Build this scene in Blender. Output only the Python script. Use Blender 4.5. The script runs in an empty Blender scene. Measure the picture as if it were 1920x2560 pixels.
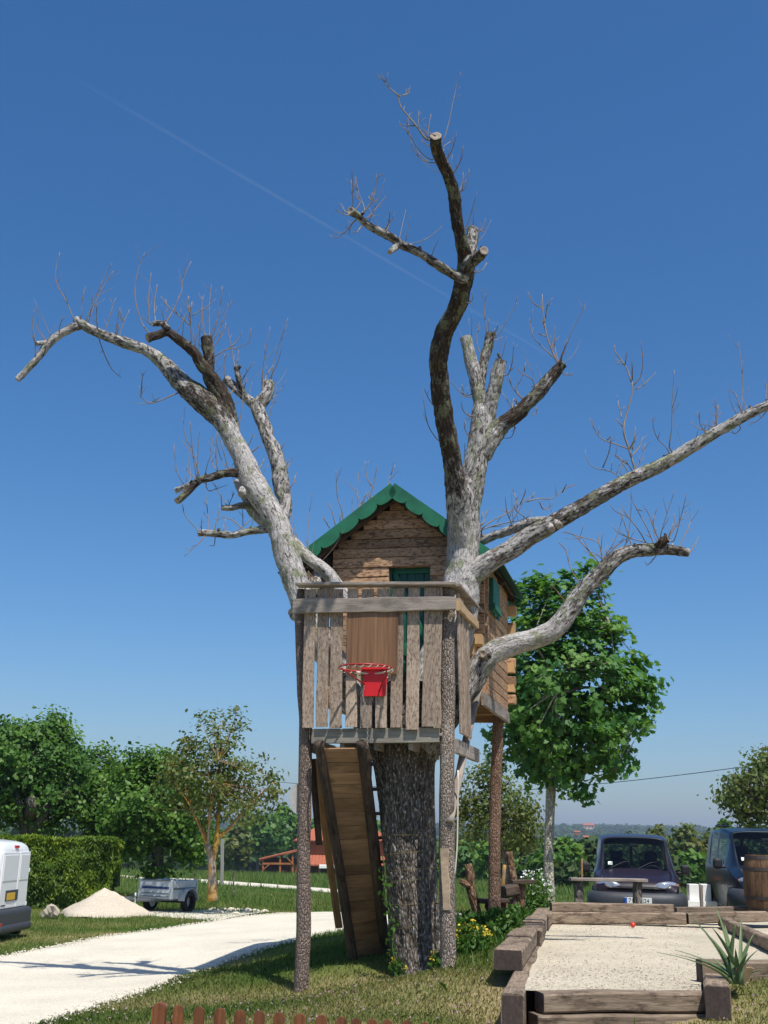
import bpy, math, random
import numpy as np
from mathutils import Vector
random.seed(7); RS = np.random.RandomState(11)
PI = math.pi
C = bpy.context.scene.collection
SC = bpy.context.scene

# ------------------------------------------------------------------ camera, sky, sun, exposure
FPX = 2850.0; TH = math.atan((2100-1280)/FPX); ROLL = math.radians(1.5); EYE = 1.45
fw = np.array([0, math.cos(TH), math.sin(TH)]); up0 = np.array([0, -math.sin(TH), math.cos(TH)]); r0 = np.array([1., 0, 0])
RV = math.cos(ROLL)*r0 + math.sin(ROLL)*up0; UV = -math.sin(ROLL)*r0 + math.cos(ROLL)*up0
CAM = np.array([0, 0, EYE])
cd = bpy.data.cameras.new('camera'); cam = bpy.data.objects.new('camera', cd); C.objects.link(cam)
from mathutils import Matrix
m = Matrix(((RV[0], UV[0], -fw[0], CAM[0]), (RV[1], UV[1], -fw[1], CAM[1]), (RV[2], UV[2], -fw[2], CAM[2]), (0, 0, 0, 1)))
cam.matrix_world = m
cd.sensor_fit = 'VERTICAL'; cd.sensor_height = 36.0; cd.lens = FPX/2560*36.0
cd.clip_start = 0.1; cd.clip_end = 20000
SC.camera = cam

SUN_AZ = math.radians(26); SUN_EL = math.radians(63)
w = bpy.data.worlds.new("World"); SC.world = w; w.use_nodes = True
nt = w.node_tree
sky = nt.nodes.new('ShaderNodeTexSky'); sky.sky_type = 'NISHITA'; sky.sun_disc = False
sky.sun_elevation = SUN_EL; sky.sun_rotation = PI - SUN_AZ
sky.altitude = 200; sky.air_density = 1.0; sky.dust_density = 1.6; sky.ozone_density = 6.0
bg = nt.nodes['Background']; bg.inputs['Strength'].default_value = 0.122
hs = nt.nodes.new('ShaderNodeHueSaturation'); hs.inputs['Saturation'].default_value = 1.25   # the camera's vivid colour rendering of the sky
nt.links.new(sky.outputs[0], hs.inputs['Color']); nt.links.new(hs.outputs[0], bg.inputs['Color'])
sd = bpy.data.lights.new('sun', 'SUN'); sd.energy = 5.0; sd.angle = math.radians(0.55); sd.color = (1.0, 0.955, 0.88)
so = bpy.data.objects.new('sun', sd); C.objects.link(so)
sv = Vector((math.sin(SUN_AZ)*math.cos(SUN_EL), -math.cos(SUN_AZ)*math.cos(SUN_EL), math.sin(SUN_EL)))
so.rotation_euler = sv.to_track_quat('Z', 'Y').to_euler(); so.location = (20, -20, 40)
SC.view_settings.view_transform = 'Standard'; SC.view_settings.look = 'None'
SC.view_settings.exposure = 0.14; SC.view_settings.gamma = 1.0; SC.view_settings.use_curve_mapping = False
SC.cycles.max_bounces = 6; SC.cycles.transparent_max_bounces = 12

# ------------------------------------------------------------------ survey of the photograph: sight lines to real positions
S = 1920/1659.
def ray(x, y):
    return fw*FPX + RV*(x*S-960) + UV*(1280-y*S)
def at_y(x, y, Y):
    d = ray(x, y); return CAM + d*(Y/d[1])
def at_z(x, y, Z):
    d = ray(x, y); return CAM + d*((Z-EYE)/d[2])
def on_plane(x, y, p, n):
    d = ray(x, y); return CAM + d*(np.dot(p-CAM, n)/np.dot(d, n))
def cdepth(p): return float(np.dot(np.asarray(p)-CAM, fw))
def rad(rD, p): return rD*S/FPX*cdepth(p)

# ------------------------------------------------------------------ numpy noise
def _h(a, b, c):
    n = (a.astype(np.int64)*374761393 + b.astype(np.int64)*668265263 + c.astype(np.int64)*2147483647) & 0xffffffff
    n = ((n ^ (n >> 13))*1274126177) & 0xffffffff
    n = (n ^ (n >> 16)) & 0xffffffff
    n = (n*2246822519) & 0xffffffff
    return ((n ^ (n >> 15)) & 0xffffff)/float(0xffffff)
def vnoise(p):
    p = np.asarray(p, float); i = np.floor(p).astype(np.int64); f = p-i; f = f*f*(3-2*f)
    x, y, z = i[..., 0], i[..., 1], i[..., 2]; fx, fy, fz = f[..., 0], f[..., 1], f[..., 2]
    def L(a, b, t): return a+(b-a)*t
    c00 = L(_h(x, y, z), _h(x+1, y, z), fx); c10 = L(_h(x, y+1, z), _h(x+1, y+1, z), fx)
    c01 = L(_h(x, y, z+1), _h(x+1, y, z+1), fx); c11 = L(_h(x, y+1, z+1), _h(x+1, y+1, z+1), fx)
    return L(L(c00, c10, fy), L(c01, c11, fy), fz)*2-1
def fbm(p, o=3):
    p = np.asarray(p, float); s = 0; a = 1; t = 0
    for k in range(o):
        s = s + a*vnoise(p*(2**k)+17.3*k); t += a; a *= .5
    return s/t
def ss(a, b, x):
    t = np.clip((np.asarray(x, float)-a)/(b-a), 0, 1); return t*t*(3-2*t)

# ------------------------------------------------------------------ ground height
_cp = np.array([(0, 4, .08), (-4, 5, -.15), (4, 5, .1), (-2, 8, -.1), (1, 9, .1), (-.8, 9, .02), (1.15, 9.9, .06), (1.0, 10.8, .14),
    (.76, 12.2, .2), (-.76, 12.55, -.07), (.48, 12.9, .18), (-.2, 13.5, .13), (1.55, 15.4, .42), (2, 18, .4), (1, 18, .3), (1.35, 13.2, .3),
    (2.2, 12, .16), (4, 13, .16), (4, 16, .15), (3, 17, .16), (2.6, 15, .15), (2.1, 10.2, .12), (2.75, 9.5, .14), (3.5, 9.6, .2), (3.2, 10.3, .3), (5, 10, .3), (6, 14, .2), (3.4, 18.2, .22), (2.2, 13.5, .16), (-3, 11, -.22), (-6, 11, -.33), (-5.8, 18, -.37), (-5, 28, -.37),
    (-4, 23, -.34), (-.55, 20, -.02), (-.5, 25, -.16), (-2, 16, -.22), (4.2, 22.3, .03), (7, 22, .03), (3, 26, 0), (0, 31, -.35), (6, 31, -.2), (-9, 30, -.4),
    (-10, 12, -.4), (10, 12, .3), (12, 24, 0.0), (-12, 20, -.42), (8, 30, -.2), (0, 0, 0.0), (6, 0, .1), (-6, 0, -.15)])
_n = len(_cp)
def _phi(d2): return np.sqrt(d2+.6)
_A = np.zeros((_n+3, _n+3)); _d = ((_cp[:, None, :2]-_cp[None, :, :2])**2).sum(-1)
_A[:_n, :_n] = _phi(_d)+np.eye(_n)*.05; _A[:_n, _n] = 1; _A[:_n, _n+1:] = _cp[:, :2]; _A[_n, :_n] = 1; _A[_n+1:, :_n] = _cp[:, :2].T
_b = np.zeros(_n+3); _b[:_n] = _cp[:, 2]; _W = np.linalg.solve(_A, _b)
def gz(x, y):
    x = np.asarray(x, float); y = np.asarray(y, float); sh = x.shape
    xf = x.ravel(); yf = y.ravel()
    xn = np.clip(xf, -12, 12); yn = np.clip(yf, 0, 32)
    z = np.zeros_like(xf)
    for s in range(0, len(xf), 40000):
        q = np.stack([xn[s:s+40000], yn[s:s+40000]], -1)
        d2 = ((q[:, None, :]-_cp[None, :, :2])**2).sum(-1)
        z[s:s+40000] = _phi(d2)@_W[:_n] + _W[_n] + q@_W[_n+1:]
    d = np.hypot(xf*.6, yf)
    far = np.interp(d, [0, 30, 50, 90, 110, 150, 260, 420, 700, 1100, 1700, 2300, 3500], [-.3, -.35, -.72, -1.5, -1.95, -3.1, -9, -16, -18, -6, 14, 24, 10])
    und = fbm(np.stack([xf*.0021, yf*.0021, xf*0], -1), 2)*7*ss(350, 1300, d)
    t = ss(26, 44, d)
    return (z*(1-t)+far*t+und).reshape(sh)
def g1(x, y): return float(gz(np.array([x]), np.array([y]))[0])
def on_ground(x, y):
    p = at_z(x, y, 0.0); z = 0.0
    lo, hi = 3.0, 400.0
    ys = np.concatenate([np.linspace(4, 60, 700), np.geomspace(60.3, 400, 500)]); P = np.array([at_y(x, y, t) for t in ys]); G = gz(P[:, 0], P[:, 1])
    k = np.argmax(P[:, 2] <= G)
    return np.array([P[k, 0], P[k, 1], G[k]])

# ------------------------------------------------------------------ mesh helpers
ORIG = {}
def thing(name, label, cat, loc=(0, 0, 0), group=None):
    o = bpy.data.objects.new(name, None); C.objects.link(o); o.location = [float(a) for a in loc]; o.empty_display_size = .2
    o['label'] = label; o['category'] = cat
    if group: o['group'] = group
    ORIG[o.name] = np.array([float(a) for a in loc]); return o
def tag(o, label=None, cat=None, group=None, kind=None):
    if label: o['label'] = label
    if cat: o['category'] = cat
    if group: o['group'] = group
    if kind: o['kind'] = kind
    return o
def link(name, me, mat, parent=None, origin=None):
    o = bpy.data.objects.new(name, me); C.objects.link(o)
    if mat is not None: me.materials.append(mat)
    if parent is not None: o.parent = parent; ORIG[o.name] = ORIG[parent.name]
    else:
        o.location = [float(a) for a in (origin if origin is not None else (0, 0, 0))]; ORIG[o.name] = np.array(o.location)
    return o
class MB:
    def __init__(s): s.v = []; s.f = []; s.g = []; s.a = []; s.n = 0
    def add(s, v, f, g=None, a=None):
        v = np.asarray(v, float); s.v.append(v); s.g.append(np.asarray(g, float) if g is not None else v.copy())
        s.a.append(np.zeros(len(v)) if a is None else np.broadcast_to(np.asarray(a, float), (len(v),)))
        s.f += [tuple(int(i)+s.n for i in q) for q in f]; s.n += len(v); return s
    def mesh(s, name, off, smooth):
        v = np.concatenate(s.v)-off; me = bpy.data.meshes.new(name); me.from_pydata(v.tolist(), [], s.f)
        at = me.attributes.new('gc', 'FLOAT_VECTOR', 'POINT'); at.data.foreach_set('vector', np.concatenate(s.g).astype(np.float32).ravel())
        at = me.attributes.new('av', 'FLOAT', 'POINT'); at.data.foreach_set('value', np.concatenate(s.a).astype(np.float32))
        if smooth: me.polygons.foreach_set('use_smooth', [True]*len(me.polygons))
        me.update(); return me
    def build(s, name, mat, parent=None, origin=None, smooth=False):
        off = ORIG[parent.name] if parent is not None else (np.asarray(origin, float) if origin is not None else np.zeros(3))
        return link(name, s.mesh(name, off, smooth), mat, parent, origin)
def box(mb, c, d, ax=None, a=None, g0=None):
    c = np.asarray(c, float); ax = np.eye(3) if ax is None else np.asarray(ax, float); h = np.asarray(d, float)/2
    sg = np.array([(x, y, z) for x in (-1, 1) for y in (-1, 1) for z in (-1, 1)], float)*h
    mb.add(c+sg@ax, [(0, 1, 3, 2), (4, 6, 7, 5), (0, 4, 5, 1), (2, 3, 7, 6), (0, 2, 6, 4), (1, 5, 7, 3)], sg+(g0 if g0 is not None else RS.rand(3)*30), a); return mb
def nrm(v): v = np.asarray(v, float); return v/(np.linalg.norm(v)+1e-12)
def board(mb, p0, p1, w, t, wd, n=6, wob=.0035, rnd=0.25, taper=1.0, a=None):
    """sawn board from p0 to p1; w wide along wd, t thick; edges uneven"""
    p0 = np.asarray(p0, float); p1 = np.asarray(p1, float); ax = nrm(p1-p0); L = np.linalg.norm(p1-p0)
    wd = nrm(np.asarray(wd, float)-ax*np.dot(wd, ax)); td = np.cross(ax, wd); off = RS.rand(3)*40
    b = min(w, t)*rnd*.5
    sec = [(-w/2+b, -t/2), (w/2-b, -t/2), (w/2, -t/2+b), (w/2, t/2-b), (w/2-b, t/2), (-w/2+b, t/2), (-w/2, t/2-b), (-w/2, -t/2+b)]
    V = []; G = []
    el, er, eb = RS.rand()*9, RS.rand()*9+20, RS.rand()*9+40
    for i in range(n+1):
        s = i/n*L; q = i/n; tp = 1+(taper-1)*q
        wl = wob*2*(vnoise(np.array([[s*2.2+el, el, 1]]))[0]+.5*vnoise(np.array([[s*7+el, el, 3]]))[0]); wr = wob*2*(vnoise(np.array([[s*2.2+er, er, 2]]))[0]+.5*vnoise(np.array([[s*7+er, er, 5]]))[0])
        wt = wob*vnoise(np.array([[s*2+eb, eb, 4]]))[0]
        for (x, y) in sec:
            xx = x*tp+(wl if x < 0 else wr)
            V.append(p0+ax*s+wd*xx+td*(y+wt)); G.append(off+np.array([x, y, s]))
    F = []
    for i in range(n):
        for k in range(8): F.append((i*8+k, i*8+(k+1) % 8, (i+1)*8+(k+1) % 8, (i+1)*8+k))
    F.append(tuple(range(7, -1, -1))); F.append(tuple(n*8+k for k in range(8)))
    mb.add(V, F, G, a); return mb
def catmull(P, step):
    P = np.asarray(P, float); out = [P[0]]
    if len(P) == 2:
        n = max(1, int(np.linalg.norm(P[1][:3]-P[0][:3])/step)); return np.array([P[0]+(P[1]-P[0])*i/n for i in range(n+1)])
    Q = np.vstack([2*P[0]-P[1], P, 2*P[-1]-P[-2]])
    for i in range(1, len(Q)-2):
        L = np.linalg.norm(Q[i+1][:3]-Q[i][:3]); n = max(1, int(round(L/step)))
        for k in range(1, n+1):
            t = k/n
            out.append(.5*((2*Q[i])+(-Q[i-1]+Q[i+1])*t+(2*Q[i-1]-5*Q[i]+4*Q[i+1]-Q[i+2])*t*t+(-Q[i-1]+3*Q[i]-3*Q[i+1]+Q[i+2])*t**3))
    return np.array(out)
def tube(mb, P, R, sides=8, step=.1, amp=0.0, freq=3.0, cap=(True, True), a=None, ridge=0.0, rk=9, seed=None, flat=None, crust=0.0):
    """tapered limb through points P with radii R; amp = lumpy bark, ridge = long furrows. returns end ring info"""
    P = np.asarray(P, float); R = np.broadcast_to(np.asarray(R, float), (len(P),)); av = np.broadcast_to(np.asarray(0. if a is None else a, float), (len(P),))
    Q = catmull(np.hstack([P, R[:, None], av[:, None]]), step)
    p = Q[:, :3]; r = np.maximum(Q[:, 3], .0005); aa = Q[:, 4]; n = len(p)
    T = np.gradient(p, axis=0) if n > 2 else np.repeat((p[1]-p[0])[None], 2, 0)
    T = T/(np.linalg.norm(T, axis=1)[:, None]+1e-12)
    x = nrm(np.cross(T[0], [0.3, 1, 0.2])); X = [x]
    for i in range(1, n):
        x = X[-1]-T[i]*np.dot(X[-1], T[i]); X.append(nrm(x))
    X = np.array(X); Y = np.cross(T, X); ph = np.arange(sides)/sides*2*PI
    s = np.concatenate([[0], np.cumsum(np.linalg.norm(np.diff(p, axis=0), axis=1))])
    off = RS.rand(3)*50 if seed is None else np.array([seed*7.1, seed*3.3, seed*1.7])
    cs, sn = np.cos(ph), np.sin(ph)
    G = np.stack([r[:, None]*cs, r[:, None]*sn, np.repeat(s[:, None], sides, 1)], -1)
    rr = np.repeat(r[:, None], sides, 1)
    if amp: rr = rr*(1+amp*fbm(np.concatenate([G[..., :2]*freq*2, G[..., 2:]*freq], -1)+off, 3))
    if crust:   # plates and lichen crust standing proud of the limb
        c_ = fbm(np.concatenate([G[..., :2]*30, G[..., 2:]*22], -1)+off*1.7, 3); rr = rr+crust*np.clip(c_*1.6, -.5, 1)
    if ridge:
        k = np.stack([np.repeat((cs*rk/6)[None], n, 0), np.repeat((sn*rk/6)[None], n, 0), np.repeat((s*1.1)[:, None], sides, 1)], -1)
        k2 = k+np.stack([fbm(k*1.5+3, 2)*.4]*3, -1)
        rr = rr*(1-ridge*(1-np.minimum(1, np.abs(vnoise(k2*2.2+off))*2.6)))
    if flat is not None:
        V = p[:, None]+X[:, None]*(rr*cs)[..., None]+Y[:, None]*(rr*sn*flat)[..., None]
    else: V = p[:, None]+X[:, None]*(rr*cs)[..., None]+Y[:, None]*(rr*sn)[..., None]
    F = []
    for i in range(n-1):
        for k in range(sides): F.append((i*sides+k, i*sides+(k+1) % sides, (i+1)*sides+(k+1) % sides, (i+1)*sides+k))
    if cap[0]: F.append(tuple(range(sides-1, -1, -1)))
    if cap[1]: F.append(tuple((n-1)*sides+k for k in range(sides)))
    mb.add(V.reshape(-1, 3), F, (G+off).reshape(-1, 3), np.repeat(aa, sides))
    return V[-1], T[-1], p[-1]
def prism(mb, poly, n, t, g=None):
    """planar outline poly (Nx3) extruded by t along n"""
    poly = np.asarray(poly, float); k = len(poly); n = nrm(n)*t; off = RS.rand(3)*20
    mb.add(np.vstack([poly, poly+n]), [tuple(range(k-1, -1, -1)), tuple(range(k, 2*k))]+[(i, (i+1) % k, k+(i+1) % k, k+i) for i in range(k)], np.vstack([poly, poly])+off if g is None else g); return mb
def np_mesh(name, V, k, mat, parent=None, origin=None, av=None, smooth=False, F=None, gc=None):
    """V: (n*k,3) vertices of n separate k-gons (or faces F), flat arrays for speed"""
    off = ORIG[parent.name] if parent is not None else (np.asarray(origin, float) if origin is not None else np.zeros(3))
    V = np.asarray(V, np.float32)-off.astype(np.float32)
    me = bpy.data.meshes.new(name)
    F = np.arange(len(V)).reshape(-1, k) if F is None else np.asarray(F); nf, kk = F.shape
    me.vertices.add(len(V)); me.vertices.foreach_set('co', V.astype(np.float32).ravel())
    me.loops.add(nf*kk); me.loops.foreach_set('vertex_index', F.astype(np.int32).ravel())
    me.polygons.add(nf); me.polygons.foreach_set('loop_start', (np.arange(nf)*kk).astype(np.int32)); me.polygons.foreach_set('loop_total', np.full(nf, kk, np.int32))
    if smooth: me.polygons.foreach_set('use_smooth', np.ones(nf, bool))
    if av is not None:
        at = me.attributes.new('av', 'FLOAT', 'POINT'); at.data.foreach_set('value', np.asarray(av, np.float32))
    if gc is not None:
        at = me.attributes.new('gc', 'FLOAT_VECTOR', 'POINT'); at.data.foreach_set('vector', np.asarray(gc, np.float32).ravel())
    me.update(calc_edges=True); me.validate()
    return link(name, me, mat, parent, origin)

# ------------------------------------------------------------------ materials
class NT:
    def __init__(s, name):
        s.m = bpy.data.materials.new(name); s.m.use_nodes = True; s.t = s.m.node_tree; s.t.nodes.clear()
        s.out = s.t.nodes.new('ShaderNodeOutputMaterial')
    def n(s, ty, **kw):
        x = s.t.nodes.new(ty)
        for k, v in kw.items():
            if k in x.inputs: x.inputs[k].default_value = v
            else: setattr(x, k, v)
        return x
    def l(s, a, b): s.t.links.new(a, b)
    def attr(s, name): return s.n('ShaderNodeAttribute', attribute_name=name)
    def coords(s, scale=(1, 1, 1), src='gc'):
        if src == 'gc': v = s.attr('gc').outputs['Vector']
        else: v = s.n('ShaderNodeTexCoord').outputs[src]
        mp = s.n('ShaderNodeMapping'); mp.inputs['Scale'].default_value = scale; s.l(v, mp.inputs['Vector'])
        oi = s.n('ShaderNodeObjectInfo'); mu = s.n('ShaderNodeMath', operation='MULTIPLY'); mu.inputs[1].default_value = 37.0; s.l(oi.outputs['Random'], mu.inputs[0])
        ad = s.n('ShaderNodeVectorMath', operation='ADD'); s.l(mp.outputs[0], ad.inputs[0]); s.l(mu.outputs[0], ad.inputs[1]); return ad.outputs[0]
    def noise(s, vec, scale=1.0, detail=4, rough=.6, dist=0.0):
        x = s.n('ShaderNodeTexNoise'); x.inputs['Scale'].default_value = scale; x.inputs['Detail'].default_value = detail; x.inputs['Roughness'].default_value = rough; x.inputs['Distortion'].default_value = dist
        s.l(vec, x.inputs['Vector']); return x.outputs[0]
    def voro(s, vec, scale=1.0, feature='F1', out='Distance'):
        x = s.n('ShaderNodeTexVoronoi', feature=feature); x.inputs['Scale'].default_value = scale; s.l(vec, x.inputs['Vector']); return x.outputs[out]
    def ramp(s, fac, stops):
        x = s.n('ShaderNodeValToRGB'); e = x.color_ramp.elements
        while len(e) < len(stops): e.new(.5)
        for i, (p, c) in enumerate(stops):
            e[i].position = p; e[i].color = (c, c, c, 1) if isinstance(c, (int, float)) else tuple(c)+(1,)
        s.l(fac, x.inputs[0]); return x.outputs[0]
    def math(s, op, a, b=None, clamp=False):
        x = s.n('ShaderNodeMath', operation=op, use_clamp=clamp)
        for i, v in enumerate((a, b)):
            if v is None: continue
            if isinstance(v, (int, float)): x.inputs[i].default_value = v
            else: s.l(v, x.inputs[i])
        return x.outputs[0]
    def mix(s, fac, a, b, bt='MIX'):
        x = s.n('ShaderNodeMix', data_type='RGBA', blend_type=bt)
        for k, v in ((0, fac), (6, a), (7, b)):
            if isinstance(v, (int, float)): x.inputs[k].default_value = v if k == 0 else (v, v, v, 1)
            elif isinstance(v, (tuple, list)): x.inputs[k].default_value = tuple(v)+(1,)
            else: s.l(v, x.inputs[k])
        return x.outputs[2]
    def bump(s, h, strength=.4, dist=.01, prev=None):
        x = s.n('ShaderNodeBump'); x.inputs['Strength'].default_value = strength; x.inputs['Distance'].default_value = dist; s.l(h, x.inputs['Height'])
        if prev is not None: s.l(prev, x.inputs['Normal'])
        return x.outputs[0]
    def pbr(s, col, rough=.8, bump=None, metal=0.0, spec=.3, coat=0.0):
        x = s.n('ShaderNodeBsdfPrincipled')
        for k, v in (('Base Color', col), ('Roughness', rough)):
            if isinstance(v, (int, float)): x.inputs[k].default_value = v
            elif isinstance(v, (tuple, list)): x.inputs[k].default_value = tuple(v)+(1,)
            else: s.l(v, x.inputs[k])
        x.inputs['Metallic'].default_value = metal; x.inputs['Specular IOR Level'].default_value = spec
        if coat: x.inputs['Coat Weight'].default_value = coat; x.inputs['Coat Roughness'].default_value = .06
        if bump is not None: s.l(bump, x.inputs['Normal'])
        s.l(x.outputs[0], s.out.inputs[0]); return s.m
    def rnd(s): return s.n('ShaderNodeObjectInfo').outputs['Random']
M = {}
def wood(name, stops, grain=(55, 55, 4), blot=None, blot_amt=.5, vary=.35, bump=.35, bscale=9.0, rough=.85, knots=False, thr=(.5, .62)):
    t = NT(name); v = t.coords(grain); g = t.noise(v, 1.0, 5, .65, .6)
    col = t.ramp(g, stops)
    if blot is not None:
        b = t.noise(t.coords((bscale*1.5, bscale*1.5, bscale*.55)), 1.0, 6, .68); bm = t.ramp(b, [(thr[0], 0.0), (thr[1], 1.0)])
        col = t.mix(t.math('MULTIPLY', bm, blot_amt), col, blot)
    if knots:
        k = t.voro(t.coords((5.0, 5.0, 2.2)), 1.0); km = t.ramp(k, [(.05, 1.0), (.16, 0.0)]); col = t.mix(t.math('MULTIPLY', km, .6), col, (.10, .05, .02))
    tone = t.math('ADD', t.math('MULTIPLY', t.rnd(), vary), 1-vary*.5); col = t.mix(1.0, col, tone, 'MULTIPLY')
    big = t.noise(t.coords((2.2, 2.2, 1.4)), 1.0, 3); col = t.mix(1.0, col, t.ramp(big, [(.25, .72), (.75, 1.22)]), 'MULTIPLY')
    M[name] = t.pbr(col, rough, t.bump(g, bump, .006)); return M[name]
wood('slab_wood', [(.25, (.20, .14, .10)), (.5, (.38, .29, .215)), (.75, (.53, .44, .35))], grain=(60, 60, 14), blot=(.11, .068, .048), blot_amt=.7, bscale=36, vary=.4, thr=(.51, .6), bump=.6)
wood('grey_wood', [(.25, (.19, .155, .125)), (.5, (.33, .28, .235)), (.78, (.45, .395, .335))], blot=(.10, .08, .07), blot_amt=.5, bscale=5)
wood('cabin_log', [(.2, (.29, .165, .09)), (.5, (.46, .28, .16)), (.8, (.58, .39, .24))], grain=(70, 70, 6), blot=(.11, .055, .034), blot_amt=.85, bscale=30, vary=.65, thr=(.49, .60), bump=.6)
wood('log_end', [(.2, (.42, .25, .11)), (.8, (.66, .44, .22))], grain=(30, 30, 6), vary=.2)
wood('ramp_plank', [(.2, (.15, .075, .035)), (.5, (.28, .16, .078)), (.8, (.39, .24, .125))], grain=(30, 30, 2.5), blot=(.14, .08, .04), blot_amt=.55, bscale=3, vary=.5, knots=True)
wood('dark_log', [(.2, (.03, .02, .014)), (.5, (.085, .058, .04)), (.8, (.16, .115, .08))], blot=(.02, .013, .01), blot_amt=.7, bscale=9)
wood('sleeper', [(.2, (.09, .064, .043)), (.5, (.215, .16, .112)), (.8, (.37, .295, .215))], grain=(50, 50, 5), blot=(.045, .028, .018), blot_amt=.75, bscale=7, vary=.45, bump=.9)
wood('sleeper_end', [(.2, (.028, .02, .018)), (.6, (.075, .055, .046)), (.85, (.13, .10, .085))], grain=(30, 30, 20), vary=.3)
wood('picket', [(.2, (.10, .034, .014)), (.55, (.19, .07, .028)), (.85, (.27, .11, .045))], blot=(.05, .02, .012), blot_amt=.5, bscale=7, rough=.6)
wood('barrel_wood', [(.2, (.07, .04, .02)), (.5, (.15, .085, .045)), (.8, (.24, .14, .075))], blot=(.03, .02, .015), blot_amt=.6)
wood('beam_grey', [(.25, (.17, .155, .125)), (.5, (.30, .275, .225)), (.78, (.40, .365, .30))], blot=(.09, .08, .07), blot_amt=.4, bscale=3)
def veneer():
    t = NT('veneer'); v = t.coords((26, 26, .7)); g = t.noise(v, 1.0, 5, .6, .9)
    w_ = t.noise(t.coords((7, 7, .35)), 1.0, 3, .5, 1.2)
    col = t.mix(.55, t.ramp(g, [(.3, (.085, .04, .018)), (.5, (.20, .105, .05)), (.72, (.33, .19, .095))]), t.ramp(w_, [(.36, (.09, .043, .02)), (.48, (.27, .15, .075)), (.55, (.19, .10, .05)), (.66, (.11, .055, .027))]))
    M['veneer'] = t.pbr(col, .45, None, spec=.35)
veneer()
def bark_dead():
    t = NT('dead_bark'); d = t.attr('av').outputs['Fac']
    a = t.noise(t.coords((22, 22, 9)), 1.0, 9, .78, .6)
    m_ = t.math('ADD', a, t.math('MULTIPLY', t.math('SUBTRACT', d, .5), .40)); dm = t.ramp(m_, [(.47, 0.0), (.56, 1.0)])
    f = t.noise(t.coords((60, 60, 9)), 1.0, 6, .72, .3)
    pale = t.ramp(f, [(.25, (.12, .10, .088)), (.39, (.36, .33, .305)), (.55, (.53, .505, .475)), (.8, (.66, .64, .61))])
    dark = t.ramp(f, [(.25, (.010, .008, .006)), (.48, (.04, .028, .021)), (.62, (.12, .09, .068)), (.8, (.30, .26, .22))])
    col = t.mix(dm, pale, dark)
    # short fissures running along the limb
    fi = t.noise(t.coords((38, 38, 5.5)), 1.0, 3, .55, 1.6); fm = t.ramp(t.math('ABSOLUTE', t.math('SUBTRACT', fi, .5)), [(.0, 1.0), (.022, 0.0)]); col = t.mix(t.math('MULTIPLY', fm, .62), col, (.075, .058, .046))
    fl = t.noise(t.coords((34, 34, 17)), 1.0, 6, .66); col = t.mix(t.ramp(fl, [(.585, 0.0), (.625, .9)]), col, (.05, .038, .03))
    pk = t.noise(t.coords((9, 9, 5)), 1.0, 5, .6); col = t.mix(t.ramp(pk, [(.64, 0.0), (.69, .8)]), col, (.17, .085, .05))
    li = t.noise(t.coords((7, 7, 5.0)), 1.0, 8, .68); lm = t.math('MULTIPLY', t.math('MULTIPLY', t.ramp(li, [(.55, 0.0), (.585, 1.0)]), t.math('SUBTRACT', 1.15, t.math('MULTIPLY', d, .75), True)), .9)
    lc = t.ramp(t.noise(t.coords((40, 40, 40)), 1.0, 5, .7), [(.3, (.13, .145, .075)), (.5, (.29, .31, .18)), (.7, (.40, .42, .29))])
    col = t.mix(lm, col, lc)
    oi = t.noise(t.coords((4.5, 4.5, 4.0)), 1.0, 7, .72); col = t.mix(t.ramp(oi, [(.68, 0.0), (.71, .85)]), col, (.36, .17, .03))
    h = t.math('ADD', t.math('MULTIPLY', f, .8), t.math('MULTIPLY', fm, -.5))
    M['dead_bark'] = t.pbr(col, .92, t.bump(t.math('ADD', t.math('ADD', h, t.math('MULTIPLY', dm, .9)), t.math('MULTIPLY', lm, .4)), .9, .016), spec=.15)
bark_dead()
def bark_rough(name, dark, mid, light, fleck, sc=(26, 26, 9), fl=(.55, .63), vary=.2):
    t = NT(name); v = t.coords(sc); f = t.noise(v, 1.0, 6, .72, .3); col = t.ramp(f, [(.28, dark), (.5, mid), (.72, light)])
    cr = t.voro(t.coords((sc[0]*1.1, sc[1]*1.1, sc[2]*.8)), 1.0, 'DISTANCE_TO_EDGE')
    col = t.mix(t.ramp(cr, [(.0, .5), (.12, 0.0)]), col, dark)
    k = t.noise(t.coords((sc[0]*2.3, sc[1]*2.3, sc[2]*2.2)), 1.0, 4, .6); col = t.mix(t.ramp(k, [(fl[0], 0.0), (fl[1], .85)]), col, fleck)
    big = t.noise(t.coords((4, 4, 1.5)), 1.0, 3); col = t.mix(1.0, col, t.ramp(big, [(.25, .7), (.75, 1.3)]), 'MULTIPLY')
    h = t.math('ADD', f, t.ramp(cr, [(0, 0.0), (.2, 1.0)])); M[name] = t.pbr(col, .93, t.bump(h, .9, .016), spec=.12)
bark_rough('trunk_bark', (.022, .017, .014), (.12, .098, .078), (.24, .205, .17), (.50, .47, .43), (24, 24, 10), (.54, .66))
bark_rough('post_bark', (.11, .08, .065), (.26, .195, .16), (.36, .285, .245), (.46, .41, .37), (44, 44, 26), (.6, .68))
bark_rough('post_pale', (.10, .075, .055), (.28, .22, .175), (.40, .335, .28), (.62, .59, .54), (46, 46, 24), (.55, .63))
bark_rough('post_red', (.10, .055, .035), (.27, .16, .105), (.38, .255, .19), (.5, .43, .38), (44, 44, 24), (.58, .66))
bark_rough('smooth_bark', (.17, .155, .12), (.38, .35, .28), (.50, .47, .38), (.56, .56, .42), (18, 18, 14), (.58, .7))
bark_rough('grey_bark', (.05, .042, .035), (.14, .12, .10), (.24, .21, .18), (.30, .28, .25), (14, 14, 6))
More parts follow.
